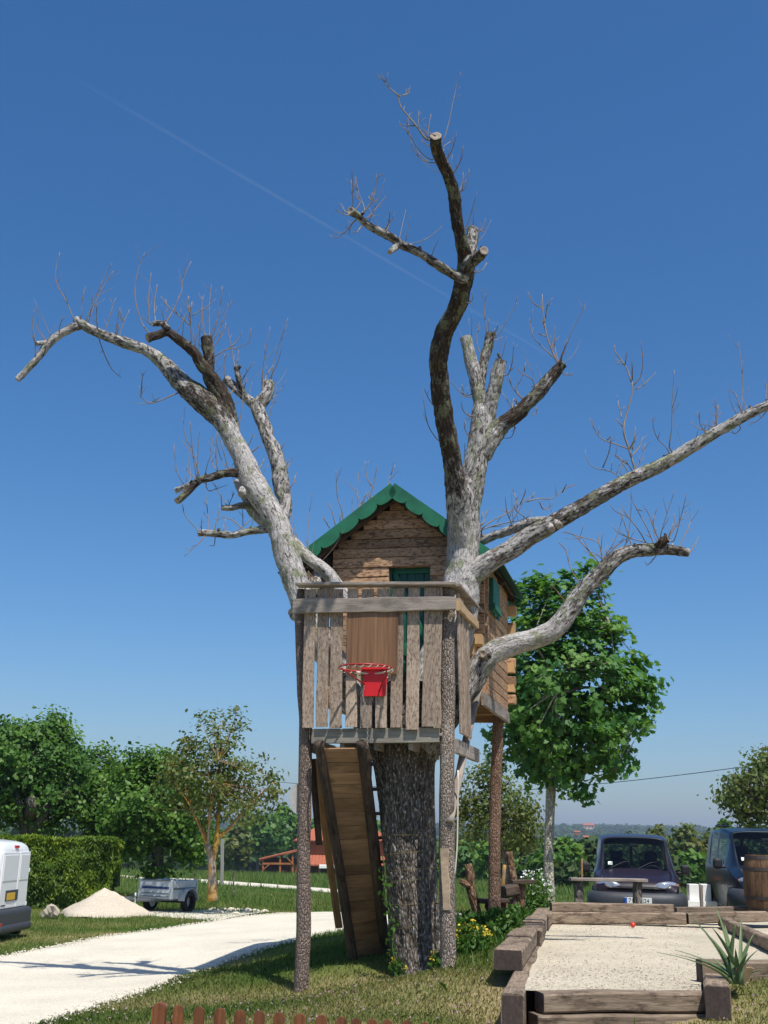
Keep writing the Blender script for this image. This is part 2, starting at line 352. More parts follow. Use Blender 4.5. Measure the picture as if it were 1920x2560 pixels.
def lichen_bark():
    t = NT('lichen_bark'); f = t.noise(t.coords((20, 20, 8)), 1.0, 5, .65)
    col = t.mix(t.ramp(t.noise(t.coords((5, 5, 1.4)), 1.0, 3), [(.42, 0.0), (.55, 1.0)]), t.ramp(f, [(.3, (.16, .13, .10)), (.7, (.34, .30, .25))]), t.ramp(f, [(.3, (.28, .13, .02)), (.7, (.46, .27, .06))]))
    M['lichen_bark'] = t.pbr(col, .9, t.bump(f, .5, .01))
lichen_bark()
def plain(name, col, rough=.6, metal=0.0, spec=.4, coat=0.0, var=0.0, sc=20, bump=0.0):
    t = NT(name)
    if var or bump:
        f = t.noise(t.coords((sc, sc, sc)), 1.0, 5, .6); c = t.mix(1.0, col, t.ramp(f, [(.25, 1-var), (.75, 1+var)]), 'MULTIPLY')
        M[name] = t.pbr(c, rough, t.bump(f, bump, .004) if bump else None, metal, spec, coat)
    else: M[name] = t.pbr(col, rough, None, metal, spec, coat)
    return M[name]
plain('green_paint', (.014, .135, .07), .55, var=.38, sc=5, bump=.15)
plain('dark_green_paint', (.010, .085, .062), .5, var=.25, sc=14)
plain('roof_felt', (.018, .075, .045), .8, var=.35, sc=30, bump=.2)
plain('red_paint', (.62, .018, .022), .35, var=.08)
plain('red_metal', (.34, .022, .022), .4, var=.45, sc=40)
plain('rope', (.62, .56, .46), .9, var=.2, sc=80)
plain('chain', (.30, .29, .27), .45, metal=.6, var=.3, sc=60)
plain('string', (.20, .16, .06), .9)
plain('cut_wood', (.33, .27, .21), .9, var=.35, sc=35, bump=.3)
plain('bare_wood', (.36, .27, .18), .9, var=.35, sc=22)
plain('pale_wood', (.45, .31, .17), .85, var=.3, sc=18)
plain('white_car', (.80, .81, .82), .3, coat=.6)
plain('white_panel', (.70, .715, .725), .35, coat=.4)
plain('purple_car', (.014, .007, .013), .36, coat=.18, var=.1, sc=6)
plain('navy_car', (.005, .008, .017), .36, coat=.18, var=.1, sc=6)
plain('grey_plastic', (.04, .044, .052), .55, var=.12)
plain('dark_plastic', (.018, .017, .02), .55)
plain('rubber', (.013, .013, .013), .85, var=.3, sc=50)
plain('rim', (.55, .53, .50), .45, metal=.3, var=.2)
plain('chrome', (.62, .64, .68), .15, metal=.9)
plain('lamp_clear', (.42, .44, .48), .14, metal=.55, coat=.8)
plain('lamp_red', (.42, .008, .012), .2, coat=.8)
plain('lamp_orange', (.75, .22, .03), .25, coat=.6)
plain('plate_white', (.74, .74, .72), .4)
plain('plate_yellow', (.60, .36, .02), .4, var=.1)
plain('plate_blue', (.02, .08, .38), .4)
plain('letter_black', (.012, .012, .014), .6)
plain('galvanised', (.42, .46, .47), .5, metal=.1, var=.14, sc=12)
plain('galv_dark', (.14, .16, .17), .5, metal=.3, var=.2)
plain('blue_band', (.018, .045, .16), .45)
plain('terracotta', (.36, .105, .05), .85, var=.3, sc=2.5)
plain('house_wood', (.30, .105, .028), .75, var=.28, sc=1.2)
plain('house_dark', (.10, .038, .018), .8, var=.25, sc=1.5)
plain('render_wall', (.52, .40, .29), .9, var=.12, sc=.4)
plain('white_board', (.78, .78, .76), .6)
plain('white_block', (.84, .84, .82), .8, var=.06)
plain('concrete', (.40, .39, .36), .9, var=.15)
plain('iron_band', (.06, .05, .045), .6, metal=.5, var=.3)
plain('wire', (.03, .03, .032), .6)
plain('red_ball', (.62, .035, .012), .35, coat=.3)
plain('yellow_petal', (.52, .40, .02), .6)
plain('white_petal', (.75, .75, .72), .6)
plain('seat_fabric', (.015, .015, .018), .9)
plain('stone', (.40, .34, .27), .95, var=.3, sc=8, bump=.5)
plain('window_dark', (.02, .022, .026), .15)
def glass():
    t = NT('car_glass'); g = t.n('ShaderNodeBsdfGlossy'); g.inputs['Roughness'].default_value = .02; g.inputs['Color'].default_value = (.9, .95, 1, 1)
    tr = t.n('ShaderNodeBsdfTransparent'); tr.inputs['Color'].default_value = (.62, .70, .66, 1)
    fr = t.n('ShaderNodeLayerWeight'); fr.inputs['Blend'].default_value = .12
    mx = t.n('ShaderNodeMixShader'); t.l(t.math('ADD', t.math('MULTIPLY', fr.outputs['Fresnel'], .8), .02, True), mx.inputs[0]); t.l(tr.outputs[0], mx.inputs[1]); t.l(g.outputs[0], mx.inputs[2]); t.l(mx.outputs[0], t.out.inputs[0]); M['car_glass'] = t.m
glass()
def leaf(name, c0, c1, c2, trans=.35, rough=.5):
    t = NT(name); a = t.attr('av').outputs['Fac']; col = t.ramp(a, [(.0, c0), (.5, c1), (1.0, c2)])
    d = t.n('ShaderNodeBsdfPrincipled'); t.l(col, d.inputs['Base Color']); d.inputs['Roughness'].default_value = rough; d.inputs['Specular IOR Level'].default_value = .3
    tl = t.n('ShaderNodeBsdfTranslucent'); t.l(t.mix(1.0, col, (1.5, 1.5, .7), 'MULTIPLY'), tl.inputs['Color'])
    mx = t.n('ShaderNodeMixShader'); mx.inputs[0].default_value = trans; t.l(d.outputs[0], mx.inputs[1]); t.l(tl.outputs[0], mx.inputs[2]); t.l(mx.outputs[0], t.out.inputs[0]); M[name] = t.m
leaf('maple_leaf', (.032, .115, .028), (.075, .195, .045), (.17, .30, .06))
leaf('green_leaf', (.04, .105, .018), (.085, .185, .03), (.17, .28, .05))
leaf('dark_leaf', (.034, .095, .02), (.075, .17, .03), (.15, .26, .048))
leaf('olive_leaf', (.06, .10, .022), (.11, .155, .035), (.17, .16, .05))
leaf('hedge_leaf', (.05, .105, .010), (.125, .20, .016), (.24, .31, .028), .3)
leaf('wood_leaf', (.022, .052, .016), (.04, .085, .024), (.09, .12, .035), .2, .8)
leaf('pale_leaf', (.045, .075, .035), (.08, .11, .05), (.13, .14, .06))
leaf('grass_blade', (.07, .135, .02), (.15, .175, .045), (.38, .30, .15), .3, .7)
leaf('meadow_blade', (.09, .16, .03), (.145, .20, .045), (.26, .245, .09), .3, .7)
leaf('plant_leaf', (.03, .09, .014), (.06, .145, .02), (.12, .22, .03))
leaf('iris_leaf', (.09, .15, .07), (.15, .225, .10), (.21, .29, .13), .25)
def ground_mat():
    t = NT('ground'); a = t.attr('av').outputs['Fac']; v = t.coords((1, 1, 1), 'Object')
    f = t.noise(v, 9.0, 8, .75); f2 = t.noise(v, .55, 4, .6)
    dry = t.math('ADD', a, t.math('MULTIPLY', t.math('SUBTRACT', f, .5), .9), True)
    col = t.ramp(dry, [(.12, (.07, .105, .02)), (.45, (.135, .145, .042)), (.72, (.25, .205, .105)), (.95, (.33, .265, .155))])
    col = t.mix(1.0, col, t.ramp(f2, [(.3, .8), (.7, 1.2)]), 'MULTIPLY')
    M['ground'] = t.pbr(col, .95, t.bump(f, .5, .03), spec=.1)
ground_mat()
def gravel_mat(name, c0, c1, c2, sc=60, speck=(.30, .26, .20), sp=(.64, .72), big=.1):
    t = NT(name); v = t.coords((1, 1, 1), 'Object'); vo = t.voro(v, sc, 'F1', 'Color'); f = t.noise(v, sc*.7, 5, .7); b = t.noise(v, .9, 4, .6)
    bw = t.n('ShaderNodeRGBToBW'); t.l(vo, bw.inputs[0])
    col = t.ramp(bw.outputs[0], [(.15, c0), (.5, c1), (.85, c2)])
    col = t.mix(t.ramp(f, [(sp[0], 0.0), (sp[1], .7)]), col, speck)
    col = t.mix(1.0, col, t.ramp(b, [(.3, 1-big), (.7, 1+big*.5)]), 'MULTIPLY')
    M[name] = t.pbr(col, .95, t.bump(t.voro(v, sc), .7, .012), spec=.1)
gravel_mat('gravel', (.585, .535, .42), (.665, .615, .495), (.72, .67, .55), 70, (.42, .37, .28), (.60, .70), .12)
gravel_mat('court_gravel', (.45, .39, .285), (.565, .50, .38), (.64, .575, .45), 90, (.30, .245, .17), (.58, .66), .2)
gravel_mat('pile_gravel', (.50, .43, .33), (.58, .505, .395), (.64, .57, .45), 60, (.40, .34, .25), (.66, .74))

# ------------------------------------------------------------------ ground sheet
def dryness(x, y):
    p = np.stack([np.asarray(x)*.55, np.asarray(y)*.8, np.zeros_like(x)], -1)
    d = .46+.8*fbm(p, 4)
    d = d+.32*ss(13, 10, y)*ss(-2.5, 0, x)-.2*ss(12.5, 14, y)*ss(.6, 1.2, x)*ss(20, 17, y)
    d = d-.30*ss(30, 45, y)
    return np.clip(d, 0, 1)
def ground():
    def ax(lst):
        o = []
        for a, b, s in lst: o += list(np.arange(a, b, s))
        return np.array(o+[lst[-1][1]])
    ys = np.concatenate([ax([(-6, 2, 1.0), (2, 26, .2), (26, 50, 1.0), (50, 120, 4)]), np.geomspace(124, 3500, 60)])
    xh = np.concatenate([ax([(0, 9, .2), (9, 20, 1.0), (20, 60, 4.0)]), np.geomspace(64, 2200, 34)])
    xs = np.concatenate([-xh[::-1][:-1], xh])
    X, Y = np.meshgrid(xs, ys); Z = gz(X, Y)+.008*fbm(np.stack([X*1.5, Y*1.5, X*0], -1), 2)
    V = np.stack([X, Y, Z], -1).reshape(-1, 3); nx = len(xs); ny = len(ys)
    i, j = np.meshgrid(np.arange(nx-1), np.arange(ny-1)); a = (j*nx+i).ravel()
    F = np.stack([a, a+1, a+nx+1, a+nx], -1)
    o = np_mesh('ground', V, 4, M['ground'], av=dryness(V[:, 0], V[:, 1]), smooth=True, F=F); o['kind'] = 'structure'
ground()
def strip(name, A, B, mat, lift=.012, n=80, k=24, ragged=.06, kind='structure'):
    """sheet between two ground polylines A and B, following the ground"""
    A = catmull(np.array(A, float), .3); B = catmull(np.array(B, float), .3)
    def rs(P, n):
        d = np.concatenate([[0], np.cumsum(np.linalg.norm(np.diff(P, axis=0), axis=1))]); t = np.linspace(0, d[-1], n+1)
        return np.stack([np.interp(t, d, P[:, 0]), np.interp(t, d, P[:, 1])], -1)
    A = rs(A, n); B = rs(B, n); A = A+ragged*np.stack([fbm(np.c_[A*3, A[:, :1]*0+1], 3), fbm(np.c_[A*3, A[:, :1]*0+9], 3)], -1); B = B+ragged*np.stack([fbm(np.c_[B*3, B[:, :1]*0+1], 3), fbm(np.c_[B*3, B[:, :1]*0+5], 3)], -1)
    t = np.linspace(0, 1, k+1); P = A[:, None]*(1-t)[None, :, None]+B[:, None]*t[None, :, None]
    e = np.minimum(t, 1-t)[None, :]; Z = gz(P[..., 0], P[..., 1])+lift*np.minimum(1, .25+e*8)+.006*fbm(np.concatenate([P*2, P[..., :1]*0], -1), 2)
    V = np.concatenate([P, Z[..., None]], -1).reshape(-1, 3); nn = k+1
    i, j = np.meshgrid(np.arange(k), np.arange(n)); a = (j*nn+i).ravel()
    o = np_mesh(name, V, 4, mat, smooth=True, F=np.stack([a, a+1, a+nn+1, a+nn], -1)); o['kind'] = kind
    return A, B
gp = lambda *q: [tuple(on_ground(*p)[:2]) for p in q]
near = gp((85, 2212), (230, 2170), (330, 2138), (430, 2100), (560, 2055), (735, 2012))+[(.3, 21.0), (2.2, 22.5)]
far = gp((0, 2068), (130, 2043), (250, 2021), (370, 2004), (470, 1989))+gp((560, 1977), (735, 1970))+[(.6, 26.5), (3.4, 27.5)]
ext = lambda P: [tuple(np.array(P[0])+(np.array(P[0])-np.array(P[1]))*k_) for k_ in (4.0, 2.0)]+P
near = ext(near); far = ext(far)
RA, RB = strip('gravel_drive', near, far, M['gravel'], .02)
ROADPOLY = np.vstack([RA, RB[::-1]])
pe = gp((300, 1977), (400, 1985), (470, 1989)); pf = gp((300, 1968), (440, 1966), (600, 1969))
strip('gravel_path', pe, pf, M['gravel'], .026, 30, 8, .1)
tr = lambda X, Y: (X, Y)
tk0 = gp((205, 1893), (240, 1894), (324, 1903.5), (409, 1906), (520, 1914), (632, 1921.5), (700, 1928), (820, 1937)); tk1 = gp((205, 1887), (240, 1888), (324, 1897), (409, 1898.5), (520, 1906), (632, 1914.5), (700, 1920), (820, 1930))
TA, TB = strip('gravel_track', tk0, tk1, M['gravel'], .06, 60, 4, .1); TRACK = np.vstack([TA, TB[::-1]])
strip('gravel_yard', [(4.6, 24.0), (7, 23.6), (12, 23)], [(4.6, 31), (7, 30.5), (12, 30)], M['gravel'], .02, 20, 8)
def inpoly(x, y, P):
    c = np.zeros(len(x), bool); j = len(P)-1
    for i in range(len(P)):
        xi, yi = P[i]; xj, yj = P[j]
        k = ((yi > y) != (yj > y)) & (x < (xj-xi)*(y-yi)/(yj-yi+1e-12)+xi); c ^= k; j = i
    return c

# ------------------------------------------------------------------ boules court: gravel bed framed by sleepers
CZ = .335
c_fl = at_z(1140, 2140, CZ)[:2]; c_fr = at_z(1515, 2140, CZ)[:2]; c_bl = at_z(1189, 1996, CZ)[:2]; c_br = at_z(1505, 1994, CZ)[:2]
far_r = at_z(1720, 1982, CZ)[:2]; mid_r = at_z(1720, 2078, CZ)[:2]
COURT = np.array([c_fl, c_fr, at_z(1512, 2076, CZ)[:2], mid_r, far_r, c_br, c_bl])
def court():
    # bed of gravel, gently uneven, a closed slab
    P = COURT+0; n = 90
    x = np.linspace(P[:, 0].min(), P[:, 0].max(), n); y = np.linspace(P[:, 1].min(), P[:, 1].max(), n*2)
    a = np.vstack([c_fl, c_bl]); b = np.vstack([at_z(1512, 2076, CZ)[:2], c_br])
    # main lane
    t = np.linspace(0, 1, 121)[:, None]; A = c_fl+(c_bl-c_fl)*t; B = c_fr+(c_br-c_fr)*t; kk = 40
    W = np.linspace(-.03, 1.0, kk+1)[None, :, None]; G = A[:, None]*(1-W)+B[:, None]*W
    Z = CZ+.012*fbm(np.concatenate([G*2.5, G[..., :1]*0], -1), 3)
    V = np.concatenate([G, Z[..., None]], -1).reshape(-1, 3); nn = kk+1
    i, j = np.meshgrid(np.arange(kk), np.arange(120)); q = (j*nn+i).ravel(); F = np.stack([q, q+1, q+nn+1, q+nn], -1)
    # side bed to the right
    r0_ = B[35]; A2 = r0_+(c_br-r0_)*t; B2 = mid_r+(far_r-mid_r)*t
    G2 = A2[:, None]*(1-W)+B2[:, None]*W; Z2 = CZ-.003+.012*fbm(np.concatenate([G2*2.5, G2[..., :1]*0], -1), 3)
    V2 = np.concatenate([G2, Z2[..., None]], -1).reshape(-1, 3)
    o = np_mesh('court_gravel', np.vstack([V, V2]), 4, M['court_gravel'], smooth=True, F=np.vstack([F, F+len(V)])); o['kind'] = 'structure'
court()
def sleeper(label, p0, p1, wd, w, t, group='railway sleepers framing the court', n=7):
    """weathered timber from p0 to p1 (axis), w along wd, t across"""
    p0 = np.asarray(p0, float); p1 = np.asarray(p1, float); mb = MB(); board(mb, p0, p1, w, t, wd, n, .006, .22)
    o = mb.build('wooden_sleeper', M['sleeper'], origin=(p0+p1)/2-np.array([0, 0, t/2])); tag(o, label, 'sleeper', group)
    # dark sawn ends
    ax = nrm(p1-p0); e = MB()
    wv = nrm(np.asarray(wd, float)-ax*np.dot(wd, ax)); tv = np.cross(ax, wv)
    for q, s in ((p0, -1), (p1, 1)):
        box(e, q+ax*s*.001, (.008, w*.94, t*.94), (ax, wv, tv))
        e.build('sawn_end', M['sleeper_end'], o); e = MB()
    return o
Z3 = np.array([0, 0, 1.])
def P3(xy, z): return np.array([xy[0], xy[1], z])
# left side, lower course on edge then upper course lying flat
dl = nrm(np.r_[c_bl-c_fl, 0]); nl = np.array([-dl[1], dl[0], 0])
L0 = np.r_[c_fl, 0]+nl*.10-dl*.25
LEN = np.linalg.norm(c_bl-c_fl)+.35
lo_cuts = [0, 2.35, 4.75, LEN]
lo_lab = ['tall dark sleeper end standing on edge at the near left corner of the court', 'lower left edge sleeper under the flat ones midway along the court', 'lower left edge sleeper at the far end of the court']
for i in range(3):
    sleeper(lo_lab[i], L0+dl*(lo_cuts[i]+(.012 if i else -.1))+Z3*.165, L0+dl*(lo_cuts[i+1]-.01)+Z3*.165, nl, .165, .36)
U0 = at_z(1097, 2050, .525); Uf = at_z(1180, 1960, .525); du = nrm(Uf-U0); nu = np.array([-du[1], du[0], 0]); UL = np.linalg.norm(Uf-U0)
cuts = [0, 1.55, 2.75, 4.0, 5.35, UL]
ul = ['big flat sleeper with a split dark end, nearest of the upper row on the left', 'second flat sleeper of the upper row beside the green plants', 'middle flat sleeper of the upper row left of the court',
      'fourth flat sleeper of the upper row, near the log bench', 'farthest flat sleeper of the upper left row, by the white flowering bush']
for i in range(5):
    dz = [0, .012, -.01, .008, 0][i]; sd_ = [0, .012, -.02, .01, 0][i]
    sleeper(ul[i], U0+du*(cuts[i]+.012)+nu*sd_-Z3*(.095-dz), U0+du*(cuts[i+1]-.012)+nu*sd_-Z3*(.095-dz), nu, .265, .175)
# front steps
df = nrm(np.r_[c_fr-c_fl, 0]); nf_ = np.array([df[1], -df[0], 0])
f0 = np.r_[c_fl, 0]+nf_*.10
sleeper('pale worn sleeper forming the front edge of the gravel court', f0+df*.06+Z3*.27, f0+df*(np.linalg.norm(c_fr-c_fl)-.02)+Z3*.27, nf_, .2, .145)
sleeper('lowest front sleeper at the foot of the court, below the pale one', f0+nf_*.03+df*.0+Z3*.115, f0+nf_*.03+df*1.62+Z3*.115, nf_, .22, .15)
# right side of the lane and the planter
q0 = on_plane(1546, 2150, np.array([2.75, 9.55, 0]), np.array([0, 1., 0]))
dr_ = nrm(np.r_[c_br-c_fr, 0]); nr_ = np.array([dr_[1], -dr_[0], 0])
R0 = np.r_[c_fr, 0]+nr_*.12
sleeper('dark upright sleeper end at the near right corner of the court', R0-dr_*.35+Z3*.22, R0+dr_*.75+Z3*.22, nr_, .2, .4)
b0 = at_y(1511, 2098, 10.62); 
sleeper('dark sleeper across the planter behind the spiky iris', b0+np.array([.0, 0, 0]), b0+np.array([1.9, .1, .03]), np.array([0, 1., 0]), .16, .19)
# far end
z4y = 17.75
a0 = at_y(1190, 1959, z4y); a1 = at_y(1453, 1963, z4y); sleeper('dark brown sleeper lying on top at the far end of the court', a0, a1, np.array([0, 1., 0]), .2, .125)
a0 = at_y(1186, 1982, z4y-.1); a1 = at_y(1478, 1984, z4y-.02); sleeper('pale lower sleeper closing the far end of the court behind the red ball', a0, a1, np.array([0, 1., 0]), .2, .165)
a0 = at_y(1481, 1984, z4y-.02); a1 = at_y(1720, 1976, z4y+.35); sleeper('pale far sleeper continuing right behind the iris leaves', a0, a1, np.array([0, 1., 0]), .2, .15)
a0 = at_y(1457, 1967, 18.35); a1 = at_y(1720, 1961, 18.6); sleeper('thin dark sleeper in front of the barrel and the navy van', a0, a1, np.array([0, 1., 0]), .2, .09)
a0 = at_z(1560, 1990, .42); a1 = at_z(1700, 2056, .42); sleeper('slanting dark sleeper dividing the gravel at the right edge', a0, a1, np.array([1., 0, 0]), .12, .14)

# ------------------------------------------------------------------ picket fence
pk = [(343, 2167, 28), (386.5, 2171.5, 23), (430, 2175, 23), (476, 2178, 24), (518.5, 2182, 24.5), (560.5, 2184, 24), (603, 2187.5, 24.5), (647.5, 2190, 24.5), (694, 2193, 25), (738, 2197, 23), (769, 2200, 21), (803.5, 2202, 22), (838.5, 2203, 22), (879, 2204, 22), (919.5, 2209, 22), (958, 2212, 22)]
ft = thing('picket_fence', 'low brown picket fence with rounded tops at the bottom edge', 'fence', (-.6, 6.9, .05))
pts = []
for i, (x, y, wD) in enumerate(pk):
    Y = 6.75+.035*i; p = at_y(x, y, Y); wm = wD*S/FPX*cdepth(p)
    base = p*1; base[2] = g1(p[0], p[1])-.05; lean = RS.uniform(-.006, .006)
    t_ = .07 if i == 0 else .022
    poly = [(-wm/2, base[2]), (wm/2, base[2])]+[(wm/2*math.cos(a), p[2]-wm*.5+wm*.5*math.sin(a)) for a in np.linspace(0, PI, 9)]
    mb = MB(); prism(mb, [np.array([p[0]+q+lean*(z-base[2]), Y, z]) for q, z in poly], (0, 1, 0), t_, None)
    mb.g = [mb.v[0]+RS.rand(3)*30]
    mb.build('fence_post' if i == 0 else 'picket', M['picket'], ft); pts.append((p, base))
for dz in (.13, .38):
    a, b = pts[0][0], pts[-1][0]; mb = MB(); za = pts[0][0][2]-dz; zb = pts[-1][0][2]-dz
    board(mb, np.array([a[0]-.05, a[1]+.06, za]), np.array([b[0]+.3, b[1]+.07, zb]), .06, .025, (0, 0, 1), 8); mb.build('rail', M['picket'], ft)

# ------------------------------------------------------------------ treehouse frame of reference
PSI = math.radians(14); HU_ = np.array([math.cos(PSI), -math.sin(PSI), 0]); HV_ = np.array([math.sin(PSI), math.cos(PSI), 0])
_rp = at_z(968, 2100, .2); HO = np.array([_rp[0], _rp[1], 0])
def H(u, v, z): return HO+HU_*u+HV_*v+np.array([0, 0, z])
def hv(x, y, v):
    p = on_plane(x, y, HO+HV_*v, HV_); return np.dot(p-HO, HU_), p[2]
def hu(x, y, u):
    p = on_plane(x, y, HO+HU_*u, HU_); return np.dot(p-HO, HV_), p[2]
z1 = lambda x, y: (605+x*.3334, 1002.4+y*.3334)
z2 = lambda x, y: (933.2+x*.211, 1175+y*.211)
z2b = lambda x, y: (605+x*.3334, 1555.6+y*.3334)
z3 = lambda x, y: (950.6+x*.1667, 1815+y*.1667)
z4 = lambda x, y: (985.3+x*.4064, 1641.9+y*.4064)
z5 = lambda x, y: (x*.4167, 518.4+y*.4167)
z6 = lambda x, y: (691.3+x*.3646, 129.6+y*.3646)
z7 = lambda x, y: (898.6+x*.4584, 604.9+y*.4584)

# ------------------------------------------------------------------ the old dead tree
TY = 12.95
tb = at_y(905, 2090, TY)
dt = thing('dead_tree', 'big bare lopped tree with pale lichen covered limbs carrying the treehouse', 'tree', (tb[0], TY, g1(tb[0], TY)))
def bpts(L, y0, y1):
    P = []; R = []; n = len(L)
    for i, (x, y, r) in enumerate(L):
        Y = (y0[i] if isinstance(y0, list) else y0+(y1-y0)*i/(n-1)); p = at_y(x, y, Y); P.append(p); R.append(rad(r, p))
    return np.array(P), np.array(R)
mb = MB()
TP, TR_ = bpts([(908, 2112, 72), (906, 2090, 64), (900, 2040, 58), (893, 1960, 57), (888, 1890, 57), (882, 1800, 59), (877, 1710, 62), (873, 1650, 68), (872, 1600, 76), (880, 1545, 80), (900, 1480, 70)], TY, TY+.1)
tube(mb, TP, TR_, 72, .03, .07, 1.2, (True, True), .5, ridge=.10, rk=22)
mb.build('trunk', M['trunk_bark'], dt, smooth=True)
BR = []
def branch(name, L, y0, y1, dark, cut=False, amp=.18, sides=26):
    P, R = bpts(L, y0, y1); mb = MB()
    ring, T, c = tube(mb, P, R, sides, .018, amp*1.3, 7.5, (True, not cut), dark, crust=.0055)
    if cut:
        pass
    o = mb.build(name, M['dead_bark'], dt, smooth=True)
    if cut:
        e = MB(); n = len(ring); inner = c+(ring-c)*.8+T*.004; rim = ring+T*.002; mid = (c-T*R[-1]*.12)[None]
        e.add(np.vstack([ring, inner, mid]), [(k, (k+1) % n, n+(k+1) % n, n+k) for k in range(n)]+[(n+k, n+(k+1) % n, 2*n) for k in range(n)])
        e.build('cut_end', M['cut_wood'], o)
    BR.append((o, P, R)); return o
nub = lambda d0, d1, n: np.linspace(d0, d1, n)
# left limb
Lm = [(872, 1640, 40), (800, 1560, 36), (725, 1440, 32), (672, 1350, 30), (650, 1289, 27), (633, 1243, 27), (617, 1193, 27), (604, 1143, 26), (583, 1102, 25), (546, 1043, 27), (525, 989, 22), (500, 943, 21), (479, 906, 24), (437, 864, 27), (392, 827, 21), (354, 785, 16), (317, 758, 12), (267, 739, 12), (217, 722, 10), (180, 703, 10.5), (165, 691, 9)]
oL = branch('branch', Lm, TY+.05, TY+.85, [.3]*9+[.28, .25, .32, .56, .6, .5, .42, .38, .46, .5, .45, .38], True, .10, 22)
branch('branch', [(172, 703, 9), (150, 711, 9), (108, 739, 8.5), (83, 772, 8), (60, 797, 7.5), (37.5, 820.5, 7)], TY+.84, TY+.75, .4, True)
branch('branch', [(108, 738, 5), (92, 741, 5), (79, 742, 4.5)], TY+.82, TY+.7, .4, True)
branch('branch', [(512, 955, 8), (503, 915, 13), (487, 862, 14), (458, 814, 13), (433, 785, 12), (417, 760, 11), (387, 735, 10), (362, 718, 9), (338, 725, 9), (318, 731, 8.5)], TY+.6, TY+.2, [.4, .55, .8]+[.82]*7, True)
branch('branch', [(362, 712, 8), (352, 700, 7), (331, 699, 6.5)], TY+.25, TY+.3, .6, True)
branch('branch', [(492, 905, 8), (470, 850, 14), (453, 818, 14), (452, 777, 12), (449, 750, 12), (446, 731, 13)], TY+.5, TY+.55, .75, True)
branch('branch', [(604, 1140, 18), (617, 1093, 14), (608, 1052, 17), (600, 997, 17), (583, 956, 15), (571, 918, 15), (558, 881, 15), (575, 852, 14), (579, 827, 14)], TY+.5, TY+.95, .42, True)
branch('branch', [(562, 888, 12), (554, 877, 12), (537, 864, 10), (508, 839, 9), (487, 818, 8.5)], TY+.85, TY+.9, .45, True)
branch('branch', [(526, 850, 7), (519, 833, 6), (510, 793, 6)], TY+.87, TY+.8, .6, True)
branch('branch', [(545, 1052, 13), (529, 1035, 9.5), (510, 1022, 10), (486, 1022, 9), (458, 1031, 8.5), (429, 1039, 8), (400, 1068, 7.5), (381, 1083, 7)], TY+.5, TY+.1, .7, True)
branch('branch', [(432, 1038, 6), (400, 1052, 6), (379, 1060, 6)], TY+.25, TY+.3, .35, True)
branch('branch', [(590, 1142, 12), (571, 1131, 11), (546, 1102, 11.5), (529, 1073, 9.5), (512, 1040, 8.5)], TY+.45, TY+.8, .3, False)
branch('branch', [(548, 1100, 7), (525, 1092, 7), (500, 1097, 6.5), (479, 1097, 6)], TY+.6, TY+.5, .4, True)
branch('branch', [(595, 1140, 9), (575, 1143, 8.5), (533, 1149, 7.5), (500, 1156, 7.5), (458, 1152, 7), (428, 1152, 7.5)], TY+.45, TY+.25, .45, True)
branch('branch', [(536, 1055, 16), (527, 1062, 13), (521, 1068, 8)], TY+.42, TY+.3, .1, False, .1)
branch('branch', [(840, 1420, 20), (775, 1330, 16), (712, 1243, 14), (668, 1206, 13), (635, 1172, 12), (612, 1140, 10)], TY+.3, TY+.95, .3, False)
# centre stem
branch('branch', [(880, 1620, 58), (930, 1500, 52), (975, 1370, 48), (997, 1262, 41), (1000, 1200, 35), (1002, 1140, 35), (1002, 1100, 33), (1006, 1060, 28), (1012, 1030, 24)], [TY+q for q in (.02, .2, .4, .48, .5, .5, .5, .48, .48)], None, [.35, .35, .3, .2, .2, .38, .48, .5, .5], False, .10, 30)
branch('branch', [(1000, 1215, 20), (994, 1150, 24), (988, 1090, 25), (984, 1050, 23), (978, 1000, 20), (968, 950, 20), (960, 900, 20), (952, 850, 20), (947, 800, 20), (947, 772, 20), (958, 722, 20), (974, 690, 20), (990, 655, 20), (1001, 610, 20), (1006, 580, 19), (1004, 550, 16), (996, 520, 13.5), (987, 469, 13), (981, 421, 13), (968.5, 381, 13), (954, 348, 12.5), (943, 319, 12), (941, 293, 12.5)], TY+.5, TY-2.6, [.15, .2, .42, .55, .68]+[.78]*18, True, .15, 20)
branch('branch', [(1004, 602, 12), (983, 595, 10), (954, 578, 9.5), (910, 549, 9), (866, 527, 9.5), (837, 509, 9), (801, 491, 7.5), (775, 469, 7.5), (757, 455, 9)], TY-1.5, TY-2.5, .5, True)
branch('branch', [(866, 525, 7), (856, 533, 7), (842, 545, 5)], TY-1.95, TY-2.2, .45, True)
branch('branch', [(1010, 575, 14), (1018, 545, 12.5), (1020, 515, 11.5), (1022, 497, 12)], TY-1.65, TY-1.45, .45, True)
branch('branch', [(1008, 580, 13), (1022, 565, 12), (1034, 556, 11), (1046, 541, 10)], TY-1.6, TY-2.1, .6, True)
branch('branch', [(1004, 1180, 22), (1010, 1100, 28), (1020, 1035, 28), (1032, 980, 26), (1040, 935, 26), (1043, 895, 24), (1040, 868, 18), (1031, 834, 15), (1018, 780, 14), (1006, 729, 12.5)], TY+.5, TY+.55, [.2, .4, .45, .42, .4, .3, .4, .5, .3, .1], True, .1, 20)
branch('branch', [(1036, 845, 10), (1045, 784, 10), (1053, 752, 10.5), (1059, 723, 11.5)], TY+.55, TY+.65, .55, True)
branch('branch', [(1046, 915, 18), (1058, 878, 16), (1065, 850, 15), (1074, 812, 14.5), (1082, 779, 14)], TY+.5, TY+.35, .35, True)
branch('branch', [(1040, 985, 22), (1058, 950, 22), (1082, 920, 19.5), (1118, 892, 16.5), (1155, 857, 15), (1185, 822, 13.5), (1205, 797, 11.5), (1216, 785, 11)], TY+.5, TY+.4, [.3, .4, .6, .8, .6, .65, .7, .6], True)
